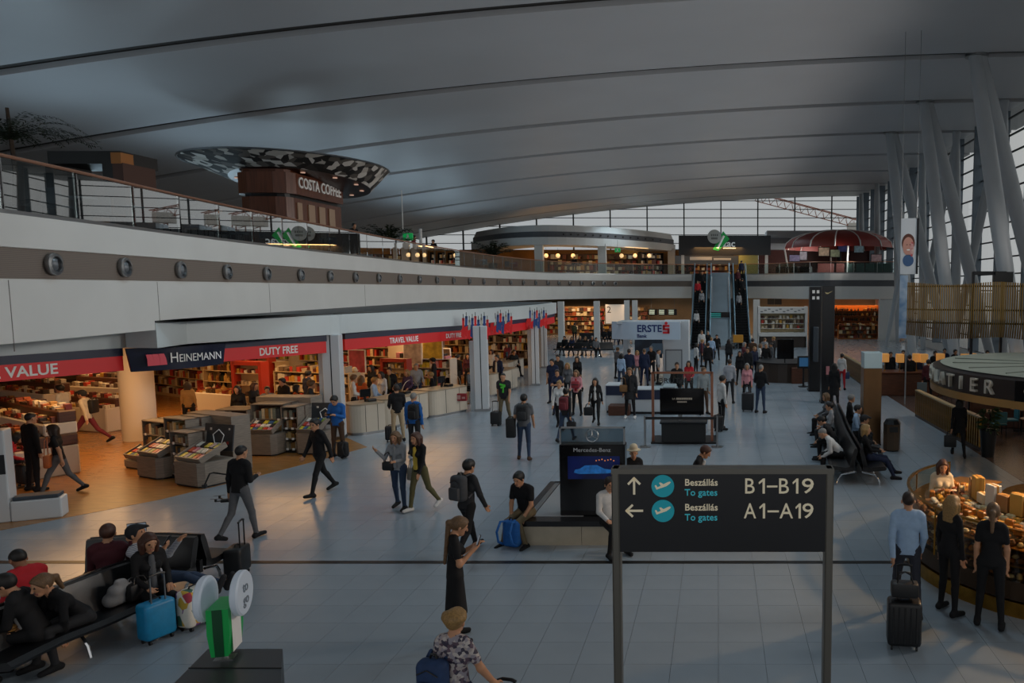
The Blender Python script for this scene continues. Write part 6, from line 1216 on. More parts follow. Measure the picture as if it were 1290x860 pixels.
def phone(label, at, hd, tilt=-40, name='phone', w=.075, h=.15):
    t = thing(name, label, 'phone' if name == 'phone' else 'tablet', at, -R(hd)); t.rotation_euler.x = R(tilt); MB().rbox(-w / 2, -.006, -h / 2, w / 2, .006, h / 2, .005, 1).build('case', BLACK, t); MB().box(-w / 2 + .006, -.0075, -h / 2 + .01, w / 2 - .006, -.006, h / 2 - .01).build('screen', mat('phone_screen', '#aab6c4', .2, emit=.5), t); return t
G = lambda px, py: (F(px, py).x, F(px, py).y)
# ---- walkers in the hall, nearest first
w = F(571, 778, 1.62); p = person('person in floral blouse with short blond hair at the front edge', (w.x, w.y), 12, 1.66, floral, 'navy', 'white', hair=('curly', 'blond'), pose='pull', sex='f', sleeve='short', ur=(.3, .25, -.9), fr=(.25, .5, -.8))
backpack('blue and black backpack on the shoulder of the person in floral blouse', p['tf'](-.13, -.15, .12), 12, '#1f3a63', 1.0)
h = p['handr']; suitcase('grey suitcase held by the person in floral blouse', (h.x, h.y + .08), 12, '#6a6d72', .62, .4, .25, max(.2, h.z - .64))
p = person('person in black dress with very long ponytail looking at a phone', G(576, 806), 62, 1.68, 'black', 'black', 'black', hair=('pony', 'light'), pose='phone', sex='f', sleeve='short', skirt='black', tail=.55, hemz=-.56, ul=(.1, .3, -.9), fl=(-.3, .8, .5))
phone('phone held up by the person in black dress', p['handr'] + Vector((.03, .02, .05)), 62, -20)
p = person('person in light blue shirt and dark trousers pulling a suitcase', G(1141, 775), 8, 1.80, 'lblue', mat('cloth_slate', '#2a2d38', .8, noise=.2, nscale=14), 'black', hair=('crop', 'brown'), pose='pull', ul=(.14, -.3, -.94), fl=(-.05, -.25, -.95), ur=(.16, .1, -1), fr=(-.1, .4, -.9))
c = suitcase('black soft suitcase with bag on top behind the light blue shirt', G(1138, 815), 8, '#151517', .66, .44, .28, .42, 0); b_ = bag('small black bag resting on the black suitcase', (*G(1138, 815), 1.02), 8, '#18181a', .36, .2, .2, .13)
p = person('person in black with long blond hair at the pastry counter', G(1194, 772), 55, 1.72, 'black', 'black', 'black', hair=('long', 'blond'), pose='relaxed', sex='f')
p = person('person in black t-shirt with hair tied back at the pastry counter', G(1246, 790), 22, 1.74, 'black', 'black', 'black', hair=('pony', 'light'), pose='relaxed', sex='f', sleeve='short', tail=.22)
p = person('person in beige cardigan behind the pastry counter', (F(1187, 588, 1.55).x, F(1187, 588, 1.55).y), 185, 1.66, 'cream', 'tan', hair=('long', 'auburn'), pose='phone2', sex='f', hp=-10)
p = person('person in dark coat with grey backpack walking away past the plinth', G(590, 698), 28, 1.74, 'charcoal', 'black', hair=('short', 'dark'), pose='walk', ul=(.1, .1, -1), fl=(0, .4, -.9)); backpack('dark grey backpack on the walker beside the plinth', p['back'] + Vector((0, 0, .0)), 28, '#3c3e42', 1.05)
p = person('person in black t-shirt sitting on the plinth edge over a blue backpack', (PLX + .12, PLY + .35), 200, 1.78, 'black', 'khaki', 'black', hair=('short', 'dark'), pose='sit', sleeve='short', seat=PZ, lean=16, hl=80, hr=78, hp=-12, spread=7, ul=(.1, .4, -.9), fl=(-.3, .7, -.6), ur=(.1, .4, -.9), fr=(-.3, .7, -.6)); fm = (p['footl'] + p['footr']) / 2; backpack('bright blue backpack on the floor between the knees of a seated person', (fm.x - .02, fm.y - .08, .27), 200, '#1660ac', 1.15)
p = person('person in white top sitting at the plinth behind the sign post', (F(768, 690).x, PLY - .18), 150, 1.7, 'white', 'black', hair=('short', 'brown'), pose='sit', seat=PZ)
p = person('person in black sweater carrying a drone, walking away', G(306, 679), 14, 1.78, 'black', 'grey', 'black', hair=('crop', 'dark'), pose='walk2', ul=(.25, .05, -1), fl=(.15, .2, -1), ur=(.1, .1, -1), fr=(-.3, .7, .1), hl=-12, hr=14)
hh = p['handl']; t = thing('drone', 'small black drone hanging from a hand', 'drone', hh + Vector((-.05, 0, -.1)), R(20)); MB().rbox(-.09, -.05, -.03, .09, .05, .03, .02).build('body', BLACK, t)
for k in range(4): an = R(45 + 90 * k); MB().tube([(0, 0, .0), (math.cos(an) * .19, math.sin(an) * .19, .03)], .012, 5).build('arm', BLACK, t); MB().cyl(math.cos(an) * .19, math.sin(an) * .19, .02, .07, .022, 8).build('motor', BLACK, t); MB().tbox(Matrix.Translation((math.cos(an) * .19, math.sin(an) * .19, .075)) @ Matrix.Rotation(an + k, 4, 'Z'), .2, .016, .004).build('rotor_blade', BLACK, t)
t = thing('camera_stick', 'bent black camera stick beside the drone', 'stick', hh + Vector((0, 0, .06))); MB().tube([(.1, 0, .33), (-.25, 0, .38), (-.33, 0, .36), (-.43, -.02, .14)], .016, 6).build('rod', BLACK, t); MB().rbox(-.47, -.05, .08, -.4, .03, .16, .01, 1).build('grip', BLACK, t); MB().tube([(.1, 0, .33), (0, 0, 0)], .012, 6).build('hinge_rod', BLACK, t)
p = person('person all in black striding towards the bench', G(405, 622), 212, 1.80, 'black', 'black', 'black', hair=('short', 'dark'), pose='walk', hl=24, hr=-20, kr=16, hy=20)
p = person('person in blue sweater leaning on the shop pillar with a tablet', G(427, 576), 185, 1.76, 'blue', 'brown', 'black', hair=('short', 'dark'), pose='phone2'); phone('tablet in the hands of the blue sweater', (p['handl'] + p['handr']) / 2, 185, -60, 'tablet', .2, .14); backpack('black backpack standing between the feet by the pillar', (*G(432, 577), .25), 185, '#17181b', 1.0)
p = person('person in navy vest and jeans waving a phone', G(504, 641), 186, 1.68, 'lgrey', 'jeans', 'black', hair=('mid', 'light'), pose='walk', sex='f', inner='lgrey', coat=None, ur=(.3, .3, -.8), fr=(.35, .5, .75), ul=(.1, .3, -.9), fl=(-.2, .8, .1), hl=10, hr=-8, kr=10); bag('small black shoulder bag at the navy vest', p['tf'](.17, .08, .3), 186, '#141416', .26, .2, .1, .2)
p = person('person in black leather jacket with yellow edge and olive trousers', G(531, 643), 205, 1.70, 'black', 'olive', 'white', hair=('mid', 'auburn'), pose='walk2', sex='f', inner='yellow', hr=14, hl=-14); bag('pale canvas bag behind the olive trousers', p['tf'](.22, -.02, .14), 205, '#8f8a80', .3, .28, .1, .2)
p = person('person in bright blue jacket with black backpack near the tills', G(523, 573), 8, 1.76, 'blue', 'charcoal', hair=('crop', 'grey'), pose='relaxed'); backpack('black backpack worn over the bright blue jacket', p['back'] + Vector((.1, 0, -.04)), 8, '#15161a', 1.0)
p = person('person in black jacket and beige trousers at the tills', G(502, 556), -30, 1.74, 'black', 'beige', hair=('short', 'brown'), pose='carry'); suitcase('dark small suitcase at the feet of the beige trousers', G(493, 556), -20, '#1c1c20', .5, .34, .22, 0)
p = person('person in grey shirt with dark backpack walking down the hall', G(661, 579), -3, 1.80, 'grey', 'jeans', 'brown', hair=('short', 'dark'), pose='walk', sleeve='short', bulk=1.12, hl=8, hr=-8, kr=10); backpack('dark grey backpack of the walker in the middle of the hall', p['back'], -3, '#26282c', 1.05); t = bag('black jacket carried over an arm in the hall', (p['handl'].x - .05, p['handl'].y, 1.25), 0, '#131316', .26, .55, .16, .05, 'folded_jacket'); t['category'] = 'jacket'
p = person('person in dark t-shirt with bright green print', G(636, 535), 178, 1.80, 'charcoal', 'khaki', hair=('crop', 'dark'), pose='walk2', sleeve='short', bulk=1.15, hr=6, hl=-4); q = p['tf'](0, .155, .30); t = MB()
t.add([(x, 0, z) for x, z in ((-.1, .12), (.1, .17), (.1, .1), (-.02, .07), (.08, .05), (.06, -.02), (.0, 0), (.02, -.16), (-.04, -.16), (-.05, .02), (-.1, .04))], [tuple(range(11))]); o = t.build('shirt_print', mat('print_green', '#4fc23a', .6), p['o']); o.location = Vector(p['o'].matrix_world.inverted() @ q) if False else (0, .178, .30)
suitcase('small black wheeled case beside the green print t-shirt', G(625, 536), 178, '#161618', .5, .36, .24, .35)
p = person('person in black jacket and white top carrying a black bag', G(751, 534), 182, 1.66, 'black', 'black', hair=('long', 'dark'), pose='walk', sex='f', inner='white'); bag('black bag hanging from the hand, white top', p['handr'], 182, '#141416', .32, .3, .14, .12)
for (px, py), hd, kw, lb in (
    ((706, 540), 180, dict(top='white', legs='black', sex='f', hair=('bun', 'blond'), pose='walk'), 'person in loose white blouse with blond bun'),
    ((713, 556), 8, dict(top='charcoal', legs='jeans', sex='f', hair=('bun', 'dark'), pose='walk2'), 'person in jeans with dark red backpack walking away'),
    ((727, 523), 185, dict(top='pink', legs='black', sex='f', hair=('mid', 'light'), pose='carry', inner='red'), 'person in pink top hugging a red bundle'),
    ((716, 506), 182, dict(top='grey', legs='charcoal', sex='f', hair=('long', 'blond'), pose='walk'), 'person in grey top with long blond hair, middle of the group'),
    ((697, 508), 190, dict(top='navy', legs='navy', hair=('short', 'dark'), pose='relaxed', sleeve='short', H=1.82), 'tall person in dark t-shirt at the edge of the group'),
    ((728, 494), 180, dict(top='black', legs='black', sex='f', hair=('mid', 'dark'), pose='walk2'), 'person in black jacket at the back of the group'),
    ((703, 522), 170, dict(top='navy', legs='navy', sex='f', hair=('short', 'brown'), pose='cross', sleeve='short'), 'person in navy with crossed arms in the group'),
    ((704, 497), 178, dict(top='charcoal', legs='black', hair=('short', 'dark'), pose='stand'), 'person in charcoal half hidden behind the tall one'),
    ((794, 527), 182, dict(top='charcoal', legs='black', shoe='white', inner='black', coat='charcoal', hair=('short', 'light'), pose='relaxed', H=1.84, hemz=-.3), 'person in dark coat with tan shoulder bag by the counter'),
    ((909, 541), 62, dict(top='white', legs='black', hair=('short', 'dark'), pose='relaxed', H=1.8), 'person in white shirt and black trousers beside the copper stand'),
    ((919, 508), 10, dict(top=stripes, legs='charcoal', hair=('short', 'brown'), pose='relaxed', H=1.8), 'person in striped shirt with back turned near the copper stand'),
    ((958, 520), 25, dict(top='black', legs='jeans', hair=('crop', 'grey'), pose='carry', H=1.82, bulk=1.1), 'person in black jacket and jeans beside a suitcase'),
    ((941, 510), 185, dict(top='pink', legs='black', sex='f', hair=('mid', 'grey'), pose='relaxed'), 'person in pale pink top beside the dark suitcase'),
    ((886, 522), 150, dict(top='lgrey', legs='brown', hair=('short', 'light'), pose='relaxed'), 'person in pale grey shirt behind the copper frame'),
    ((868, 505), 190, dict(top='red', legs='black', sex='f', hair=('mid', 'dark'), pose='carry'), 'person in red top behind the black monitor'),
    ((853, 512), 175, dict(top='black', legs='black', hair=('short', 'brown'), pose='relaxed'), 'person in black behind the monitor, beside the red top'),
    ((1060, 491), 20, dict(top='white', legs='red', sex='f', hair=('short', 'dark'), pose='relaxed'), 'person in white top and red trousers by the towers'),
    ((1145, 497), 5, dict(top='black', legs='black', hair=('short', 'dark'), pose='stand'), 'person in black at the railing end, back turned'),
    ((1156, 494), 350, dict(top='navy', legs='black', sex='f', hair=('mid', 'brown'), pose='stand'), 'person in navy at the railing end beside the one in black'),
    ((1207, 575), 15, dict(top='black', legs='black', coat='black', sex='f', hair=('mid', 'dark'), pose='walk', hemz=-.2), 'person in black coat with a black bag passing the brass railing')):
    H = kw.pop('H', 1.68 if kw.get('sex') == 'f' else 1.76); p = person(lb, G(px, py), hd, H, **kw)
    if 'dark red backpack' in lb: backpack('dark red backpack on the walker in jeans', p['back'], hd, '#6a1d28', .95); bag('black handbag of the walker in jeans with the red backpack', p['handr'], hd, '#16161a', .3, .22, .12, .1)
    if 'tan shoulder' in lb: bag('tan shoulder bag on the dark coat', p['tf'](.2, .08, .42), hd, '#8a6238', .3, .26, .1, .28)
    if 'brass railing' in lb: bag('black shopping bag carried past the brass railing', p['handl'], hd, '#121214', .34, .34, .14, .12)
    if 'red bundle' in lb: t = thing('wrapped_bundle', 'red bundle hugged by the person in pink', 'bundle', p['chest'] + Vector((0, 0, -.02)), 0); MB().rbox(-.15, -.1, -.14, .15, .06, .14, .06, 2).build('body', mat('bundle_red', '#8f2f38', .8), t, smooth=True); MB().tube([(-.15, -.1, 0), (0, -.12, .02), (.15, -.1, 0)], .012, 5).build('tie', BLACK, t)
suitcase('tall dark suitcase between the pink top and the black jacket', G(942, 518), 190, '#1b1c20', .72, .46, .28, .25); suitcase('small dark suitcase at the white shirt near the copper stand', G(905, 543), 60, '#17181b', .55, .34, .22, .3)
bag('blue bag carried by the red trousers', (F(1066, 491).x, F(1066, 491).y, .95), 0, '#2a3f66', .3, .34, .14, .1)
# ---- seated on the benches
def nrm_on(path, u):
    n = resample([Vector(p) for p in path], .1); i = min(len(n) - 2, max(0, int(u * (len(n) - 1)))); d = (n[i + 1] - n[i]).normalized(); return n[i], d
L2 = catmull([Vector(p) for p in LBX], 6)
def seat_at(path, u, side, off=.38):
    p, d = nrm_on(path, u); n = Vector((-d.y, d.x)); q = p + n * off * side; hd = math.degrees(math.atan2(n.x * side, n.y * side)); return (q.x, q.y), hd
at, hd = seat_at(L2, .56, -1); p = person('person in black sweater with ponytail bending forward over a burger', at, hd + 95, 1.72, 'black', 'charcoal', 'black', hair=('pony', 'light'), pose='sitlean', sex='f', tail=.16, lean=38, hp=-5, ur=(.1, .8, -.6), fr=(-.2, .8, .4), ul=(.05, .6, -.7), fl=(-.3, .5, -.8))
t = thing('burger', 'half eaten burger held by the person with ponytail', 'food', p['handr'] + Vector((0, 0, .04))); MB().lathe([(.01, -.035), (.05, -.03), (.055, 0), (.045, .03), (.01, .045)], 0, 0, 14).build('bun', cols[0], t, smooth=True); MB().cyl(0, 0, -.004, .006, .058, 14).build('filling', cols[2], t)
at, hd = seat_at(L2, .97, -1, .36); p = person('person with long auburn hair in black coat behind the blue suitcase', at, hd + 8, 1.72, 'black', 'black', 'grey', hair=('long', 'auburn'), pose='sit', sex='f', inner='grey', hp=-12)
sq = F(199, 806); suitcase('bright blue hard-shell suitcase with raised handle', (sq.x, sq.y), 112, '#1583b4', .56, .4, .24, .36)
at, hd = seat_at(L2, .80, -1, .3); t = net_object('cloth_bag', [dict(wa=np.array(a_), wb=np.array(b_), ra=r1, rb=r2, m=0, k=.05) for a_, b_, r1, r2 in (((-.14, 0, .09), (.14, 0, .09), .1, .1), ((-.1, .03, .2), (.12, .05, .22), .085, .08), ((.02, .06, .3), (.1, .08, .34), .06, .035), ((-.12, .05, .26), (-.13, .06, .3), .045, .03))], .02, [mat('bag_canvas', '#8d8d8f', .8, noise=.2, nscale=8, bump=.3)], None, (at[0], at[1], .45), -R(hd), label='crumpled pale grey bag lying on the leather bench', cat='bag'); bag('black handbag on the bench beside the auburn hair', (*seat_at(L2, .88, -1, .42)[0], .78), hd, '#151517', .32, .24, .16, .08)
at, hd = seat_at(L2, .56, 1, .42); person('person in red sweater turned away on the bench', at, hd + 5, 1.78, 'red', 'charcoal', hair=('crop', 'dark'), skin='skin2', pose='sitlean', lean=24)
at, hd = seat_at(L2, .33, -1, .35); p = person('person in black jacket over white shirt at the picture edge', at, 250, 1.74, 'black', 'black', hair=('short', 'dark'), pose='sitlean', inner='white', lean=22)
t = bag('grey shopping bag on the floor below the bench', (*G(36, 832), .62), 100, '#8b8883', .4, .44, .18, .15, 'shopping_bag')
at, hd = seat_at(L2, .93, 1, .42); p = person('person in maroon sweater with back turned using a tablet', at, hd + 40, 1.76, 'maroon', 'navy', hair=('short', 'auburn'), pose='sit', ur=(.1, .6, -.7), fr=(-.1, .7, .6)); phone('tablet raised by the person in maroon', p['handr'] + Vector((.05, .05, .1)), hd + 40, 0, 'tablet', .24, .2)
q = F(188, 735, .47); p = person('person in checked shirt lounging with crossed outstretched legs', (q.x + .1, q.y + .02), 84, 1.80, stripes, 'jeans', 'charcoal', hair=('cap', 'brown'), pose='sit', hl=88, kl=18, hr=96, kr=28, lean=-24, hp=10, ur=(.1, .5, -.8), fr=(-.1, .8, .4), ul=(.1, .5, -.8), fl=(-.1, .8, .4)); phone('phone held by the lounging person', p['handr'] + Vector((.04, 0, .05)), 84, -30)
q = F(270, 738); c = suitcase('black trolley case with raised handle under the crossed legs', (q.x + .1, q.y + .45), 80, '#151517', .50, .42, .28, .42)
q = F(246, 790); suitcase('white suitcase printed with colourful flowers', (q.x, q.y), 100, '#d9d4c8', .58, .38, .24, 0, mm=voro('flower_print', ['#d9d4c8', '#c7a23a', '#d9d4c8', '#7d4a86', '#d9d4c8', '#a8394a', '#dfd9cc', '#3f6a58'], 9))
RBX = [(p.x, p.y) for p in RB]; R2 = catmull([Vector(p) for p in RBX], 6)
for u, sd, hdo, kw, lb in ((.16, 1, 0, dict(top='white', legs='black', hair=('crop', 'grey'), pose='sitlean', lean=42), 'person in white shirt leaning forward on the bench'), (.36, 1, 10, dict(top='black', legs='black', hair=('short', 'dark'), pose='sitlean'), 'person in dark jacket beside the white shirt on the bench'), (.62, 1, 0, dict(top='lgrey', legs='charcoal', hair=('short', 'dark'), pose='sit', sex='f'), 'person in grey on the middle of the bench'), (.88, 1, -10, dict(top='grey', legs='black', hair=('mid', 'light'), pose='sit', sex='f'), 'person with light hair at the far end of the bench'),
    (.12, -1, 0, dict(top='black', legs='navy', hair=('mid', 'blond'), pose='sit', sex='f', kl=50, kr=55, lean=-12), 'person with blond hair stretching legs on the bench'), (.3, -1, 0, dict(top='charcoal', legs='grey', hair=('cap', 'dark'), pose='sit', kl=60, kr=55), 'person in dark cap on the bench beside the blond hair'), (.55, -1, 10, dict(top='lblue', legs='charcoal', hair=('short', 'dark'), pose='sit'), 'person in pale blue shirt facing the brass totem'), (.85, -1, 0, dict(top='black', legs='black', hair=('short', 'grey'), pose='sit'), 'person in black at the bench end near the totem')):
    at, hd = seat_at(R2, u, sd, .34); person(lb, at, hd + hdo, 1.74, **kw)
q = G(1055, 520); person('person in long black coat standing behind the bench', (q[0], q[1] + .9), 20, 1.78, 'black', 'black', coat='black', hair=('long', 'dark'), sex='f')
q = F(872, 570, 1.2); p = person('person in dark suit seated reading a tablet behind the sign', (q.x, q.y), 95, 1.8, 'black', 'black', inner='white', hair=('short', 'auburn'), pose='sitlean', seat=.48, lean=20, hp=-25); phone('tablet read by the person in the suit', p['handr'] + Vector((.08, 0, .03)), 95, -70, 'tablet', .24, .17)
t = thing('leather_stool', 'black leather stool under the person in the suit', 'stool', (q.x, q.y, 0)); MB().rbox(-.3, -.28, .34, .3, .28, .47, .04).build('seat', LEATHER, t); [MB().tube([(a * .24, b * .22, .35), (a * .26, b * .24, 0)], .02, 6).build('leg', CHROME, t) for a in (-1, 1) for b in (-1, 1)]
q = F(798, 568, 1.25); p = person('person in pale straw hat seated beside the black totem', (q.x, q.y), 170, 1.66, 'black', 'black', hair=('hat', 'brown'), pose='sit', seat=.48, hatcol='cream', sex='f')
t = thing('leather_stool', 'black leather stool under the person in the straw hat', 'stool', (q.x, q.y, 0)); MB().rbox(-.3, -.28, .34, .3, .28, .47, .04).build('seat', LEATHER, t); [MB().tube([(a * .24, b * .22, .35), (a * .26, b * .24, 0)], .02, 6).build('leg', CHROME, t) for a in (-1, 1) for b in (-1, 1)]
# ---- shop visitors near the entrance
for (px, py), hd, kw, lb in (
    ((44, 618), 20, dict(top='black', legs='black', hair=('crop', 'dark'), pose='stand', H=1.82), 'person in black standing by the entrance sweets table'),
    ((78, 622), 250, dict(top='black', legs='grey', hair=('mid', 'brown'), pose='walk', sex='f', sleeve='short'), 'person in dark top with orange shoulder bag by the sweets table'),
    ((83, 557), 262, dict(top='white', legs='black', hair=('short', 'dark'), pose='carry'), 'person in white shirt reaching over the sweets table'),
    ((112, 560), 262, dict(top='cream', legs='wine', hair=('cap', 'dark'), pose='walk', hl=34, hr=-28), 'person in dark red trousers striding with a black bag'),
    ((3, 610), 60, dict(top='red', legs='black', hair=('mid', 'dark'), pose='sitlean', sex='f', seat=.5), 'person in red crouching at the picture edge in the shop'),
    ((240, 545), -20, dict(top='tan', legs='black', hair=('mid', 'brown'), pose='stand', sex='f'), 'person in yellowish cardigan behind the round column'),
    ((60, 528), 190, dict(top='red', legs='black', hair=('short', 'dark'), pose='stand'), 'person in red deep behind the sweets tables'),
    ((303, 552), 170, dict(top='black', legs='black', hair=('mid', 'dark'), pose='stand', sex='f'), 'person in black behind the second island shelf, first'),
    ((323, 546), 100, dict(top='charcoal', legs='black', hair=('mid', 'auburn'), pose='carry', sex='f'), 'person in charcoal with auburn hair behind the island shelf'),
    ((340, 550), 150, dict(top='lgrey', legs='charcoal', hair=('short', 'dark'), pose='stand', H=1.6), 'short person in pale grey behind the island shelf'),
    ((360, 543), 200, dict(top='black', legs='black', hair=('short', 'dark'), pose='stand'), 'person in black jacket in the shop queue'),
    ((375, 548), 60, dict(top='orange', legs='black', hair=('mid', 'dark'), pose='carry', sex='f', H=1.62), 'person in orange top in the shop queue'),
    ((394, 553), 60, dict(top='charcoal', legs='beige', hair=('short', 'light'), pose='carry', H=1.84, bulk=1.1), 'person in dark jacket bending at the till beside the pillar'),
    ((390, 529), 30, dict(top='navy', legs='black', hair=('short', 'dark'), pose='stand'), 'person in navy in the queue behind the pillar'),
    ((285, 508), 200, dict(top='black', legs='black', hair=('short', 'dark'), pose='stand'), 'person in black deep between the shelves'),
    ((345, 505), 190, dict(top='wine', legs='black', hair=('mid', 'dark'), pose='stand', sex='f'), 'person in wine red between the back shelves')):
    H = kw.pop('H', 1.66 if kw.get('sex') == 'f' else 1.76); p = person(lb, G(px, py), hd, H, **kw)
    if 'orange shoulder' in lb: bag('orange leather shoulder bag by the sweets table', p['tf'](-.16, .1, .46), hd, '#b5602f', .32, .3, .12, .4)
    if 'dark red trousers' in lb: bag('black bag under the arm of the striding person', p['tf'](.12, -.16, .5), hd, '#151517', .34, .42, .14, .05)
suitcase('black case beside the person at the entrance', G(33, 612), 20, '#161618', .55, .36, .24, .3)
for (px, py), hd, kw, lb in (
    ((447, 537), 60, dict(top='white', legs='black', hair=('short', 'light'), pose='carry'), 'person at the till in white shirt beside the first pillar'),
    ((457, 533), 0, dict(top='orange', legs='jeans', hair=('long', 'light'), pose='stand', sex='f'), 'person in orange coat with long hair at the tills'),
    ((472, 528), 80, dict(top='lblue', legs='black', hair=('short', 'blond'), pose='sit', seat=.62), 'person at the till in pale blue with blond hair'),
    ((450, 520), 180, dict(top='lgrey', legs='black', hair=('hat', 'dark'), pose='stand', hatcol='cream', sex='f'), 'person in pale hat among the till crowd'),
    ((483, 525), 200, dict(top='white', legs='black', hair=('mid', 'dark'), pose='stand', sex='f'), 'person in white blouse among the till crowd'),
    ((493, 522), 170, dict(top='black', legs='black', hair=('short', 'brown'), pose='carry', inner='olive'), 'person in black vest at the tills'),
    ((515, 521), 190, dict(top='purple', legs='black', hair=('mid', 'blond'), pose='carry', sex='f'), 'person in purple print at the tills'),
    ((526, 514), 150, dict(top='lgrey', legs='navy', hair=('short', 'grey'), pose='carry'), 'person in grey vest leaning on the second desk'),
    ((546, 518), 250, dict(top='black', legs='black', hair=('short', 'blond'), pose='sit', seat=.62), 'person at the till in black with blond hair'),
    ((548, 503), 260, dict(top='black', legs='black', hair=('cap', 'dark'), pose='carry', hatcol='black'), 'person in black cap behind the blond cashier'),
    ((592, 509), 100, dict(top='grey', legs='black', hair=('bun', 'brown'), pose='sit', seat=.62, sex='f'), 'person at the till in grey at the desk with the red sign'),
    ((577, 496), 20, dict(top='black', legs='charcoal', hair=('short', 'dark'), pose='stand'), 'person in black looking at shelves by the second pillar'),
    ((470, 512), 200, dict(top='charcoal', legs='black', hair=('long', 'dark'), pose='stand', sex='f'), 'person in charcoal with long dark hair between shelves'),
    ((435, 515), 120, dict(top='brown', legs='black', hair=('mid', 'auburn'), pose='stand', sex='f'), 'person in brown beside the pillar, deeper in the shop'),
    ((590, 490), 150, dict(top='maroon', legs='black', hair=('mid', 'dark'), pose='stand', sex='f'), 'person in maroon near the second pillar'),
    ((628, 497), 200, dict(top='navy', legs='black', hair=('short', 'dark'), pose='stand', inner='cream'), 'person in navy with pale strap past the second pillar'),
    ((620, 482), 180, dict(top='white', legs='charcoal', hair=('mid', 'auburn'), pose='stand', sex='f'), 'person at the till in white and dark stripes past the second pillar'),
    ((648, 477), 140, dict(top='black', legs='black', hair=('short', 'brown'), pose='sit', seat=.62), 'person at the till in black near the third pillar'),
    ((640, 470), 180, dict(top='wine', legs='black', hair=('mid', 'dark'), pose='stand', sex='f'), 'person in wine red deep at the far tills')):
    person(lb, G(px, py), hd, 1.66 if kw.get('sex') == 'f' else 1.76, **kw)
    if kw.get('seat') == .62:
        st = thing('till_stool', 'round stool, till seat of the ' + lb.replace('person at the till ', 'person '), 'stool', (*G(px, py), 0)); MB().cyl(0, 0, .55, .63, .2, 16).build('seat', LEATHER, st); MB().cyl(0, 0, .03, .55, .03, 8).build('pole', CHROME, st); MB().cyl(0, 0, 0, .03, .22, 16).build('foot', CHROME, st)
# ---- queue at the bank kiosk, crowd by the escalators, far benches
def crowd(lst, where, grp):
    TP = ['black', 'charcoal', 'navy', 'white', 'lgrey', 'grey', 'maroon', 'lblue', 'brown', 'pink']
    for k, (px, py, hd, tp, lg, sx, hr, ps) in enumerate(lst):
        ps_ = ps; zz = 0; nm = {'lgrey': 'pale grey', 'lblue': 'pale blue'}.get(tp, tp)
        person('person in %s %s, %s' % (nm, 'seated' if ps.startswith('sit') else 'standing' if ps != 'walk' else 'walking', where % ORD[k]), G(px, py), hd, (1.66 if sx == 'f' else 1.76) + .05 * math.sin(k * 2.3), tp, lg, hair=(hr, ['dark', 'brown', 'blond', 'light', 'grey'][k % 5]), pose=ps, sex=sx, group=grp)
crowd([(783, 490, 20, 'lblue', 'jeans', 'f', 'mid', 'stand'), (793, 487, -10, 'navy', 'black', 'm', 'short', 'relaxed'), (803, 482, 170, 'pink', 'grey', 'f', 'mid', 'stand'), (812, 486, 0, 'navy', 'navy', 'm', 'crop', 'stand'), (821, 480, 200, 'black', 'black', 'm', 'short', 'carry'), (829, 484, 90, 'lgrey', 'black', 'm', 'crop', 'stand'), (789, 470, 120, 'black', 'black', 'f', 'mid', 'stand'), (816, 471, 30, 'charcoal', 'black', 'm', 'short', 'phone2'), (778, 477, 40, 'grey', 'black', 'f', 'short', 'stand')], '%s in the queue at the bank kiosk', 'queue at the bank kiosk')
crowd([(877, 470, 60, 'white', 'black', 'f', 'mid', 'stand'), (892, 474, 0, 'black', 'black', 'm', 'short', 'stand'), (896, 458, 10, 'lblue', 'jeans', 'm', 'crop', 'walk'), (884, 449, 170, 'white', 'jeans', 'm', 'short', 'stand'), (892, 447, 180, 'black', 'black', 'f', 'mid', 'stand'), (903, 453, 180, 'black', 'black', 'm', 'short', 'walk'), (918, 464, 20, 'charcoal', 'black', 'f', 'long', 'stand'), (884, 462, 90, 'maroon', 'black', 'f', 'short', 'stand')], '%s in front of the escalators', 'people in front of the escalators')
crowd([(932, 485, 190, 'black', 'black', 'f', 'long', 'stand'), (942, 483, 200, 'charcoal', 'black', 'm', 'short', 'stand'), (950, 478, 150, 'navy', 'navy', 'm', 'crop', 'stand'), (957, 472, 90, 'white', 'black', 'f', 'mid', 'carry'), (965, 474, 200, 'black', 'grey', 'm', 'short', 'stand'), (972, 468, 250, 'grey', 'black', 'f', 'bun', 'stand'), (948, 466, 10, 'brown', 'black', 'm', 'short', 'stand'), (975, 460, 280, 'black', 'black', 'm', 'short', 'carry'), (963, 462, 30, 'lgrey', 'jeans', 'm', 'crop', 'stand'), (937, 470, 120, 'maroon', 'black', 'f', 'mid', 'stand')], '%s in the crowd before the cream kiosk', 'crowd before the cream kiosk')
crowd([(712, 447, 200, 'black', 'charcoal', 'm', 'short', 'sit'), (721, 447, 180, 'navy', 'black', 'f', 'mid', 'sit'), (731, 446, 170, 'charcoal', 'black', 'm', 'crop', 'sit'), (738, 447, 190, 'black', 'jeans', 'f', 'long', 'sit'), (746, 447, 160, 'black', 'black', 'm', 'short', 'sit'), (751, 449, 150, 'grey', 'black', 'm', 'short', 'sit')], '%s on the far black bench', 'people on the far bench')
crowd([(754, 433, 180, 'maroon', 'black', 'f', 'mid', 'sit'), (761, 434, 180, 'black', 'black', 'm', 'short', 'sit'), (769, 433, 190, 'charcoal', 'black', 'm', 'short', 'sit'), (776, 434, 170, 'black', 'jeans', 'f', 'long', 'sit'), (783, 433, 180, 'navy', 'black', 'm', 'crop', 'sit'), (724, 432, 20, 'olive', 'black', 'm', 'short', 'stand'), (757, 425, 180, 'brown', 'black', 'f', 'mid', 'stand')], '%s along the farthest bench', 'people along the farthest bench')
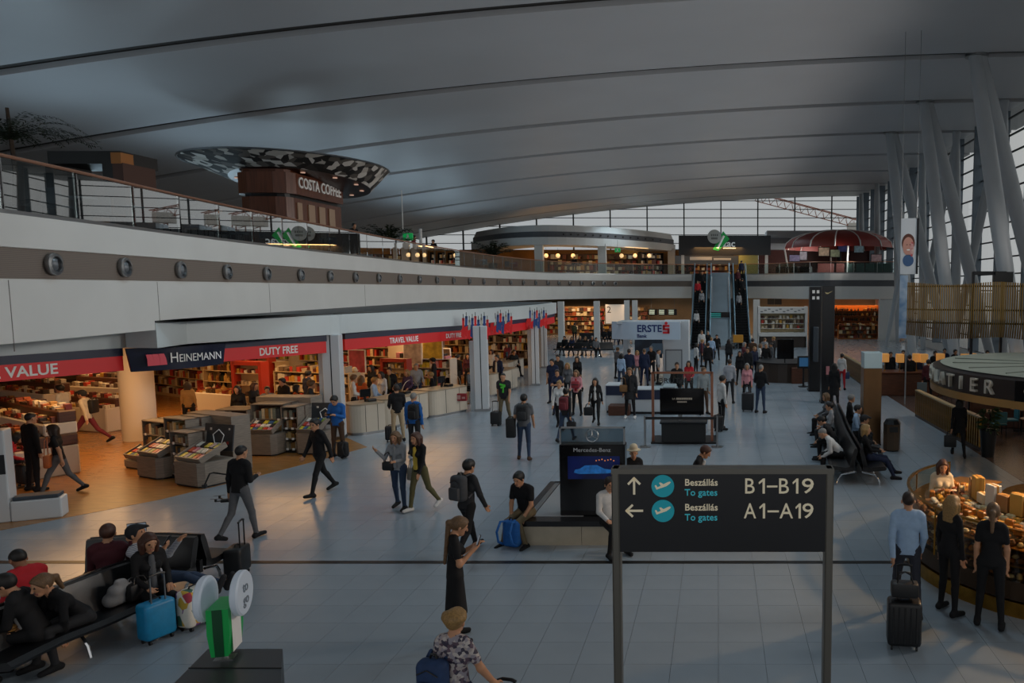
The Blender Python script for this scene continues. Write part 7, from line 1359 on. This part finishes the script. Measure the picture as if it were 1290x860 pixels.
# riders on the escalators
for k, (i, y, hd, tp, lg, sx, hr) in enumerate(((0, 61.8, 0, 'white', 'black', 'f', 'mid'), (0, 64.6, 180, 'lgrey', 'black', 'f', 'long'), (0, 66.2, 180, 'red', 'black', 'm', 'short'), (0, 67.6, 180, 'black', 'black', 'm', 'crop'), (1, 64.2, 0, 'lgrey', 'black', 'f', 'mid'), (1, 66.4, 0, 'black', 'black', 'm', 'short'), (1, 68.0, 180, 'maroon', 'black', 'f', 'mid'), (1, 69.4, 0, 'navy', 'black', 'm', 'short'))):
    n_ = 30; st_ = (E1 - E0 - 1.6) / n_; kk_ = int((y - E0 - 1.0) / st_); person('person in %s riding the escalator by the %s, %s up' % ({'lgrey': 'pale grey'}.get(tp, tp), ('bank kiosk', 'towers')[i], ORD[k % 4]), (ex[i] + (.18 if k % 2 else -.18), E0 + 1.0 + (kk_ + .5) * st_), hd, 1.72, tp, lg, hair=(hr, 'dark'), sex=sx, z=UP * (kk_ + 1) / n_, group='people on the escalators', vox=.034)
# upper floor and bars
for px, Y, hd, tp, ps, lb in ((446, 37.5, 120, 'black', 'stand', 'person in black standing at the coffee kiosk'), (521, 46, 90, 'wine', 'stand', 'person in wine red beside the gallery palm'), (546, 50, 200, 'black', 'stand', 'person in black between the gallery palms'), (723, 76.5, 180, 'black', 'stand', 'person in black standing inside the pavilion'), (350, 29.8, 80, 'grey', 'sit', 'person in grey seated behind the gallery glass'), (275, 25.6, 60, 'white', 'sit', 'person in white seated behind the gallery glass')):
    q = P(px, 300, Y); person(lb, (q.x, Y), hd, 1.76, tp, 'black', hair=('short', 'dark'), pose=ps, z=UP, vox=.03)
for k, (px, Y, hd, tp) in enumerate(((1122, 36, 180, 'black'), (1138, 37, 200, 'charcoal'), (1178, 36.5, 170, 'black'), (1190, 38, 190, 'navy'), (1203, 37.4, 160, 'black'), (1222, 38.5, 180, 'white'), (1170, 32.0, 0, 'maroon'), (1244, 36.8, 190, 'charcoal'))):
    q = P(px, 440, Y); person('person in %s at the long bar, %s from the banner' % (tp, ORD[k]), (q.x, Y), hd, 1.72, tp, 'black', hair=('short', 'dark'), sex='f' if k % 3 == 1 else 'm', group='people at the long bar', vox=.03)
